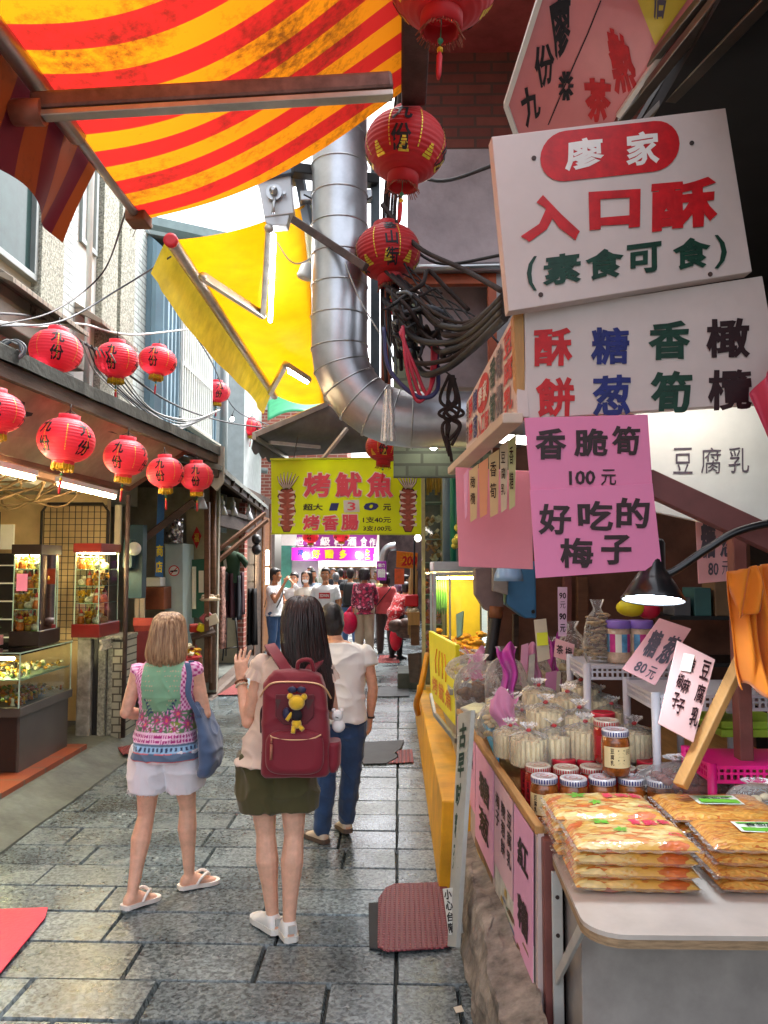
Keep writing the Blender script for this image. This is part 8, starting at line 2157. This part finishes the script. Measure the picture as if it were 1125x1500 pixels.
 mb=MB();mb.tube(spline([B0+V((x,yb-B0.y-.026+.05*abs(x)**2*8-.0,z))for x,z in((-.105,.19),(-.09,.182),(-.04,.175),(.0,.173),(.05,.175),(.09,.182),(.118,.195))]),.0038,6);mb.build('pocket_zip',GZ,bp_)
 mb=MB();mb.tube([B0+V((-.097,yb-B0.y-.034,.185)),B0+V((-.097,yb-B0.y-.036,.16))],.004,6);mb.tube([B0+V((-.097,yb-B0.y-.036,.155)),B0+V((-.098,yb-B0.y-.036,.09))],.0065,6);mb.build('zip_pull',M('tan_leather','#a86a54',.5),bp_)
 mb=MB();
 for pts in(((-.05,.0,.455),(-.085,.02,.50),(-.13,.07,.548),(-.15,.12,.555),(-.15,.2,.51),(-.15,.24,.38)),((.05,.03,.45),(.065,.07,.47),(.085,.11,.49),(.10,.16,.49),(.11,.22,.46),(.12,.25,.38))):
  sp=spline([B0+V(p)for p in pts])
  mb=MB()
  for a,b2 in zip(sp[:-1],sp[1:]):mb.bar(a,b2+(b2-a)*.2,.048,.014,up=(0,-.6,1))
  mb.build('shoulder_strap',MAR,bp_)
 mb=MB();mb.tube(spline([B0+V(p)for p in((.0,-.02,.455),(.01,-.03,.50),(.06,-.03,.505),(.075,-.02,.455))]),.010,8);mb.build('carry_handle',MAR,bp_)
 mb=MB();mb.tube(spline([B0+V(p)for p in((-.155,.02,.30),(-.175,.06,.25),(-.17,.06,.12),(-.155,.02,.05))]),.007,6);mb.build('side_strap',M('dark_webbing','#3a1a20',.7),bp_)
 ty=thing('keychain_toy','small yellow plush toy with black vest and navy bow hanging on the maroon backpack','toy',B0+V((.01,-.11,.27)))
 c=B0+V((.012,yb-B0.y-.035,.335));YT=M('yellow_plush','#e4b828',.9,var=.12,vs=40,sheen=.5)
 mb=MB();mb.ball(c,.036,14,10,(1,.8,.92));mb.ball(c+V((-.028,.0,.026)),.015,8,6);mb.ball(c+V((.032,.0,.024)),.015,8,6);mb.build('toy_head',YT,ty)
 mb=MB();mb.ball(c+V((0,0,-.055)),.025,12,8,(1,.8,1.1));mb.build('toy_vest',M('black_felt','#1c1a20',.9),ty)
 mb=MB();mb.ball(c+V((0,0,-.09)),.022,10,8,(1,.8,1));mb.tube([c+V((-.012,0,-.1)),c+V((-.014,-.01,-.13))],.010,8);mb.tube([c+V((.012,0,-.1)),c+V((.03,-.01,-.115))],.010,8);mb.tube([c+V((-.02,0,-.045)),c+V((-.042,-.01,-.075))],.009,8);mb.build('toy_limbs',YT,ty)
 mb=MB();
 for dx in(-1,1):mb.ball(c+V((dx*.02,0,.055)),.018,8,6,(1.2,.5,.8))
 mb.ball(c+V((-.045,.008,-.05)),.026,8,6,(.7,.5,1.1));mb.build('bow',M('navy_satin','#27264a',.5),ty)
 wt=thing('plush_charm','small white plush charm in the side pocket of the maroon backpack','toy',B0+V((.19,-.02,.2)))
 c=B0+V((.187,-.02,.215));WP=M('white_plush','#dcdad8',.9,var=.06)
 mb=MB();mb.ball(c,.03,12,8);mb.ball(c+V((-.005,0,.045)),.026,12,8);mb.ball(c+V((-.022,0,.068)),.010,8,6);mb.ball(c+V((.014,0,.068)),.010,8,6);mb.build('charm_body',WP,wt)
 mb=MB()
 mb.tube([c+V((-.012,-.03,.045)),c+V((.002,-.03,.04))],.002,5);mb.build('charm_face',BLACKM,wt)
 mb=MB();mb.loft([[B0+V((.165+q.x,q.y-.01,z))for q in ell((0,0,0),w_,.055,16)]for z,w_ in((.02,.02),(.05,.032),(.13,.034),(.15,.03))]);mb.build('side_pocket',MAR,bp_)
woman_backpack()
def man_white():
 s=.93
 t=thing('person','short-haired person in plain white tee, blue jeans and beige flats behind the backpack','person',(-.41,4.82,0),'shoppers walking up the lane')
 J=skeleton(s,pelvis=(.045,0,.86),waist=(.055,.02,1.0),chest=(.055,.05,1.17),neck=(.03,.085,1.31),head=(-.03,.15,1.425),shL=(-.10,.06,1.235),shR=(.215,.055,1.23),hipL=(-.04,0,.82),hipR=(.12,.0,.82),kneeL=(-.05,.02,.45),kneeR=(.115,.06,.46),ankL=(-.075,.02,.08),ankR=(.075,.17,.10),toeL=(-.17,.13,.028),toeR=(.03,.30,.028),elL=(-.15,.1,1.02),elR=(.262,.02,1.0),wrL=(-.12,.3,1.0),wrR=(.24,.04,.80))
 def hf(mb):
  hand(mb,J['wrL'],V((.3,.9,0)),V((0,0,1)),s,.5,1);hand(mb,J['wrR'],V((-.05,.05,-1)),V((1,-.3,0)),s,.7,-1)
 b,T=body(t,J,s,SKIN,.0065,headyaw=R(25),headpitch=R(-12),handf=hf)
 face(T,s,t)
 hair_short(T,s,HBLK,t,.25,.008)
 shirt(t,J,s,cloth('white_cotton_tee','#e8e6e0',var=.03),.0065,hem=.80,g=.026,sleeve=.34,flare=.012,name='tshirt',wr=.014,w=.97,sleeve_g=.012,seed=6)
 trousers(t,J,s,cloth('blue_denim','#29466e',var=.25,vs=9),.0065,to=1.96,g=.014,flare=-.002,name='jeans',wr=.012,top=.86)
 for sd in 'LR':shoe(J,s,sd,M('beige_leather','#cdbca8',.5,var=.06),t,'flat_shoe',M('brown_sole','#5a4a40',.6))
 mb=MB();d=(J['wrR']-J['elR']).normalized();x=d.orthogonal().normalized();y=d.cross(x);c=J['wrR']-d*.012
 mb.tube([c+(x*math.cos(2*PI*i/16)+y*math.sin(2*PI*i/16))*.026 for i in range(17)],.006,6);mb.build('bracelet',M('dark_cord','#3a2c28',.7),t,keep=(0,0,0))
man_white()
def passer(label,u,Y,htop,rz,top,bottom,hair,skin=SKIN,J=None,topkw=None,botkw=None,hairkind='short',facing=False,shoes='#1c1a1c',handf=None,hy=0,hp=0,extra=None,topname='shirt',botname='trousers',colf=None,feet0=0.0):
 """u: pixel column, Y: distance, htop: pixel row of the top of the head"""
 x=P(u,826,Y).x;ztop=P(u,htop,Y).z;s=ztop/1.6
 t=thing('person',label,'person',(x,Y,0),'crowd of shoppers down the lane');t.rotation_euler=(0,0,R(rz))
 Jn=skeleton(s,**(J or{}))
 b,T=body(t,Jn,s,skin,.013,handf=(lambda mb:handf(mb,Jn,s))if handf else None,headyaw=R(hy),headpitch=R(hp))
 if facing:face(T,s,t,hair)
 if hairkind=='short':hair_short(T,s,hair,t,0,.013)
 elif hairkind=='bob':hair_fall(T,s,hair,t,[(.12,0,-.015,.03,.03),(.09,0,-.02,.085,.085),(.02,0,-.035,.098,.09),(-.06,0,-.045,.10,.08),(-.11,0,-.045,.085,.06)],60,2,.013,.005)
 else:hair_fall(T,s,hair,t,[(.12,0,-.02,.03,.03),(.09,0,-.025,.085,.085),(.02,0,-.04,.097,.085),(-.08,0,-.065,.095,.06),(-.2,0,-.085,.08,.04)],60,2,.013,.005)
 shirt(t,Jn,s,top,.014,name=topname,colf=colf,**(topkw or{}))
 trousers(t,Jn,s,bottom,.014,name=botname,**({**dict(to=1.95,g=.014,top=.86),**(botkw or{})}))
 for sd in 'LR':shoe(Jn,s,sd,M('shoe_'+shoes[1:],shoes,.6),t)
 if extra:extra(t,Jn,s,T)
 return t,Jn,s
WT=cloth('white_tee','#e4e4e6',var=.03)
def strap(mat,a,b,w_=.022):
 def f(t,J,s,T):
  mb=MB()
  ys=-.125 if True else.1
  for yy in(-.13,.125):
   sp=spline([V((a[0],yy*.3,a[1]+.04))*s,V((a[0],yy*.8,a[1]))*s,V(((a[0]+b[0])/2,yy*1.08,(a[1]+b[1])/2))*s,V((b[0],yy*.9,b[1]))*s])
   for p,q in zip(sp[:-1],sp[1:]):mb.bar(p,q,w_*s,.008*s,up=(0,yy,.2))
  mb.build('bag_strap',mat,t,keep=(0,0,0))
 return f
def bagat(mat,c,sc):
 def f(t,J,s,T):
  mb=MB();mb.ball(V(c)*s,.1*s,10,8,sc);mb.build('shoulder_bag',mat,t,keep=(0,0,0))
 return f
BKS=M('black_strap','#141416',.6)
up_arm=dict(elR=(.2,.06,1.05),wrR=(.06,.2,1.38))
passer('man eating with raised hand, white tee and black sling strap, by the timber house',403,13.2,832,-110,WT,cloth('mid_blue_denim','#3f5f8c',var=.2),HBLK,SKIN2,dict(elR=(.2,.12,1.05),wrR=(.06,.22,1.36),elL=(-.2,.08,1.02),wrL=(-.1,.25,1.05)),dict(hem=.80,g=.024),facing=True,hy=10,extra=strap(BKS,(-.1,1.27),(.13,.95)))
passer('woman in white with her long pale sleeve held up before her face',431,13.8,838,175,WT,cloth('grey_cloth','#6a6c70'),HBLK,SKIN,dict(elL=(-.2,.15,1.15),wrL=(-.03,.22,1.4)),dict(hem=.78,g=.03,sleeve=1.8),facing=True)
def mask(t,J,s,T):
 mb=MB();mb.ball(T(0,.055,-.045),.056*s,12,8,(1.05,.85,.85));mb.build('face_mask',M('white_mask','#e4e6ea',.7,var=.02),t,keep=(0,0,0))
passer('woman wearing a white face mask and cream shirt beside the logo tee man',449,13.6,836,170,cloth('cream_shirt','#d8d2c4'),cloth('grey_cloth'),HBLK,SKIN,None,dict(hem=.76,g=.028,sleeve=1.5),facing=True,extra=mask,hairkind='bob')
def logo(t,J,s,T):
 q=[V((x*s,(J['chest'].y/s+.138)*s,z*s))for x,z in((.09,1.19),(-.09,1.19),(-.09,1.095),(.09,1.095))]
 mb=MB();mb.plate(*q,.006);lo=mb.build('chest_logo',INKR,t,keep=(0,0,0))
 mb=MB();write(mb,'EDWIN',sub(quadmap(*q,lift=.004),.1,.25,.9,.75),INKWH,.02);mb.build('lettering',None,lo,keep=(0,0,0),norm=False)
passer('man facing us in white tee with a red EDWIN box logo',477,13.0,831,178,WT,cloth('brown_cloth','#4a3a30'),HBLK,SKIN2,None,dict(hem=.78,g=.03,sleeve=.7,sleeve_g=.028),facing=True,extra=logo)
passer('man in grey-blue shirt half hidden behind the masked woman',458,16.5,834,200,cloth('grey_blue_shirt','#7f92a8'),cloth('grey_cloth'),HBLK,SKIN2,None,None,facing=True)
def rucksack(t,J,s,T):
 mb=MB();mb.loft([[V((q.x,q.y-.16,z))*s for q in ell((0,0,0),w_,d_,20,4)]for z,w_,d_ in((.86,.12,.06),(.90,.15,.085),(1.1,.15,.09),(1.25,.14,.08),(1.31,.1,.05))]);mb.build('rucksack',M('black_nylon','#16181a',.6,var=.15),t,keep=(0,0,0))
passer('man with a black backpack and blue jeans walking away',513,16.0,832,8,cloth('black_tee','#1c2026'),cloth('mid_blue_denim'),HBLK,SKIN2,dict(kneeL=(-.09,.1,.46),ankL=(-.09,.1,.08),toeL=(-.1,.25,.03),ankR=(.09,-.2,.14),kneeR=(.09,-.03,.46),toeR=(.09,-.06,.03)),None,extra=rucksack)
PT=[lin(c)for c in('#8a1f3c','#c43a5c','#5a1430','#d88a9a','#3a2030')]
def patt(p):
 n=noise.noise(V((p.x*16,p.y*16,p.z*14)))+.5*noise.noise(V((p.x*40,p.y*40,p.z*40)))
 return PT[0]if abs(n)<.14 else PT[1]if n>.3 else PT[2]if n>0 else PT[3]if n<-.42 else PT[4]
tp,Jp,sp_=passer('woman in maroon patterned shirt and beige trousers carrying a red bag',534,14.6,831,5,PRINT,cloth('beige_trousers','#a8957c'),HBLK,SKIN2,dict(elR=(.22,.05,1.03),wrR=(.2,.15,.85)),dict(hem=.74,g=.03,sleeve=1.5),dict(to=1.97,g=.022,flare=.012),colf=patt,shoes='#b8b0a8',hairkind='bob')
rb_=thing('carrier_bag','bulging crimson carrier bag in the hand of the patterned shirt woman','bag',V(tp.location)+V((-.2,0,.3)))
c=P(511,912,14.5);mb=MB();mb.ball(c,.19,14,10,(.85,.6,1.15));mb.build('bag_body',M('crimson_plastic','#c41444',.4,var=.15,vs=12,transl=.2),rb_)
mb=MB();mb.tube([c+V((0,0,.2)),c+V((.04,0,.30))],[.05,.015],8);mb.build('bag_neck',M('crimson_plastic'),rb_)
passer('person in pale yellow shirt facing left beyond the salmon shirt woman',554,17,835,110,cloth('pale_yellow_shirt','#e0d48a'),cloth('white_cloth','#c8c4c0'),HBLK,SKIN2,None,None,facing=True)
passer('woman in salmon red top and brown trousers with a black cross strap',564,14.9,838,-6,cloth('salmon_red_top','#b8484a',var=.1),cloth('brown_trousers','#453430'),HBLK,SKIN2,dict(elL=(-.24,.02,1.04),wrL=(-.16,.18,.98),kneeR=(.12,0,.45),ankR=(.14,-.02,.08),toeR=(.17,.12,.03)),dict(hem=.78,g=.03,sleeve=.85,sleeve_g=.022),dict(to=1.97,g=.022,flare=.008),hairkind='bob',extra=lambda t,J,s,T:(strap(BKS,(.12,1.28),(-.18,.9))(t,J,s,T),bagat(M('black_nylon'),(-.2,.03,.86),(.6,.8,1))(t,J,s,T)))
RD=[lin(c)for c in('#c01c24','#a01820','#d8a0a0','#c01c24')]
passer('person in red patterned dress bending over the goods beside the salmon shirt woman',580,14.0,842,-40,PRINT,cloth('black_skirt_trousers','#1a181a'),HBLK,SKIN2,dict(waist=(0,.06,.99),chest=(0,.16,1.13),neck=(0,.24,1.23),head=(0,.32,1.33),shL=(-.158,.22,1.19),shR=(.158,.22,1.19),elL=(-.2,.3,.95),elR=(.2,.3,.95),wrL=(-.15,.45,.85),wrR=(.15,.45,.85)),dict(hem=.55,g=.035,sleeve=.8,flare=.05),None,colf=lambda p:RD[int(abs(noise.noise(V((p.x*14,p.y*14,p.z*14))))*9)%4])
mb=MB();c=P(580,935,13.8);mb.ball(c,.15,12,8,(.75,.6,1.5));tag(mb.build('carrier_bag',M('bright_red_bag','#d01430',.45,var=.12,vs=10)),'tall bright red bag beside the brown trousers of the salmon shirt woman','bag')
mb=MB();R_=random.Random(5)
for i in range(9):mb.ball(P(590+R_.uniform(-8,8),920+R_.uniform(-9,9),13.3),.13,9,6,(1.3,.8,.7))
tag(mb.build('brown_bags',M('brown_plastic','#5a3a2c',.5,var=.35,vs=14)),'pile of brown bagged goods below the red box','goods',kind='stuff')
passer('person in purple shirt at the stalls below the orange price sign',584,17.5,838,-80,cloth('plum_shirt','#5a2a4c'),cloth('grey_cloth'),HBLK,SKIN2,None,None)
passer('grey-haired person seen from behind left of the black backpack man',492,17.0,839,10,cloth('dusty_blue_shirt','#5f7890'),cloth('mid_blue_denim'),HGRY,SKIN2,None,None)
passer('young man in dark top standing at the bright vinegar shop',488,21,832,170,cloth('black_tee'),cloth('grey_cloth'),HBLK,SKIN2,None,None,facing=True)
passer('person in black top before the bottle shelves, beside the young man',499,20.5,833,30,cloth('black_tee'),cloth('grey_cloth'),HBLK,SKIN2,None,None)
passer('man standing in front of the white shutter at the lane end',455,21.5,830,150,cloth('olive_tee','#5a5a44'),cloth('grey_cloth'),HBLK,SKIN2,None,None,facing=True)
passer('man in light blue shirt by the red and orange stalls at the far right',594,18.5,842,-70,cloth('light_blue_shirt','#6fa0d0'),cloth('grey_cloth'),HBLK,SKIN2,None,None)
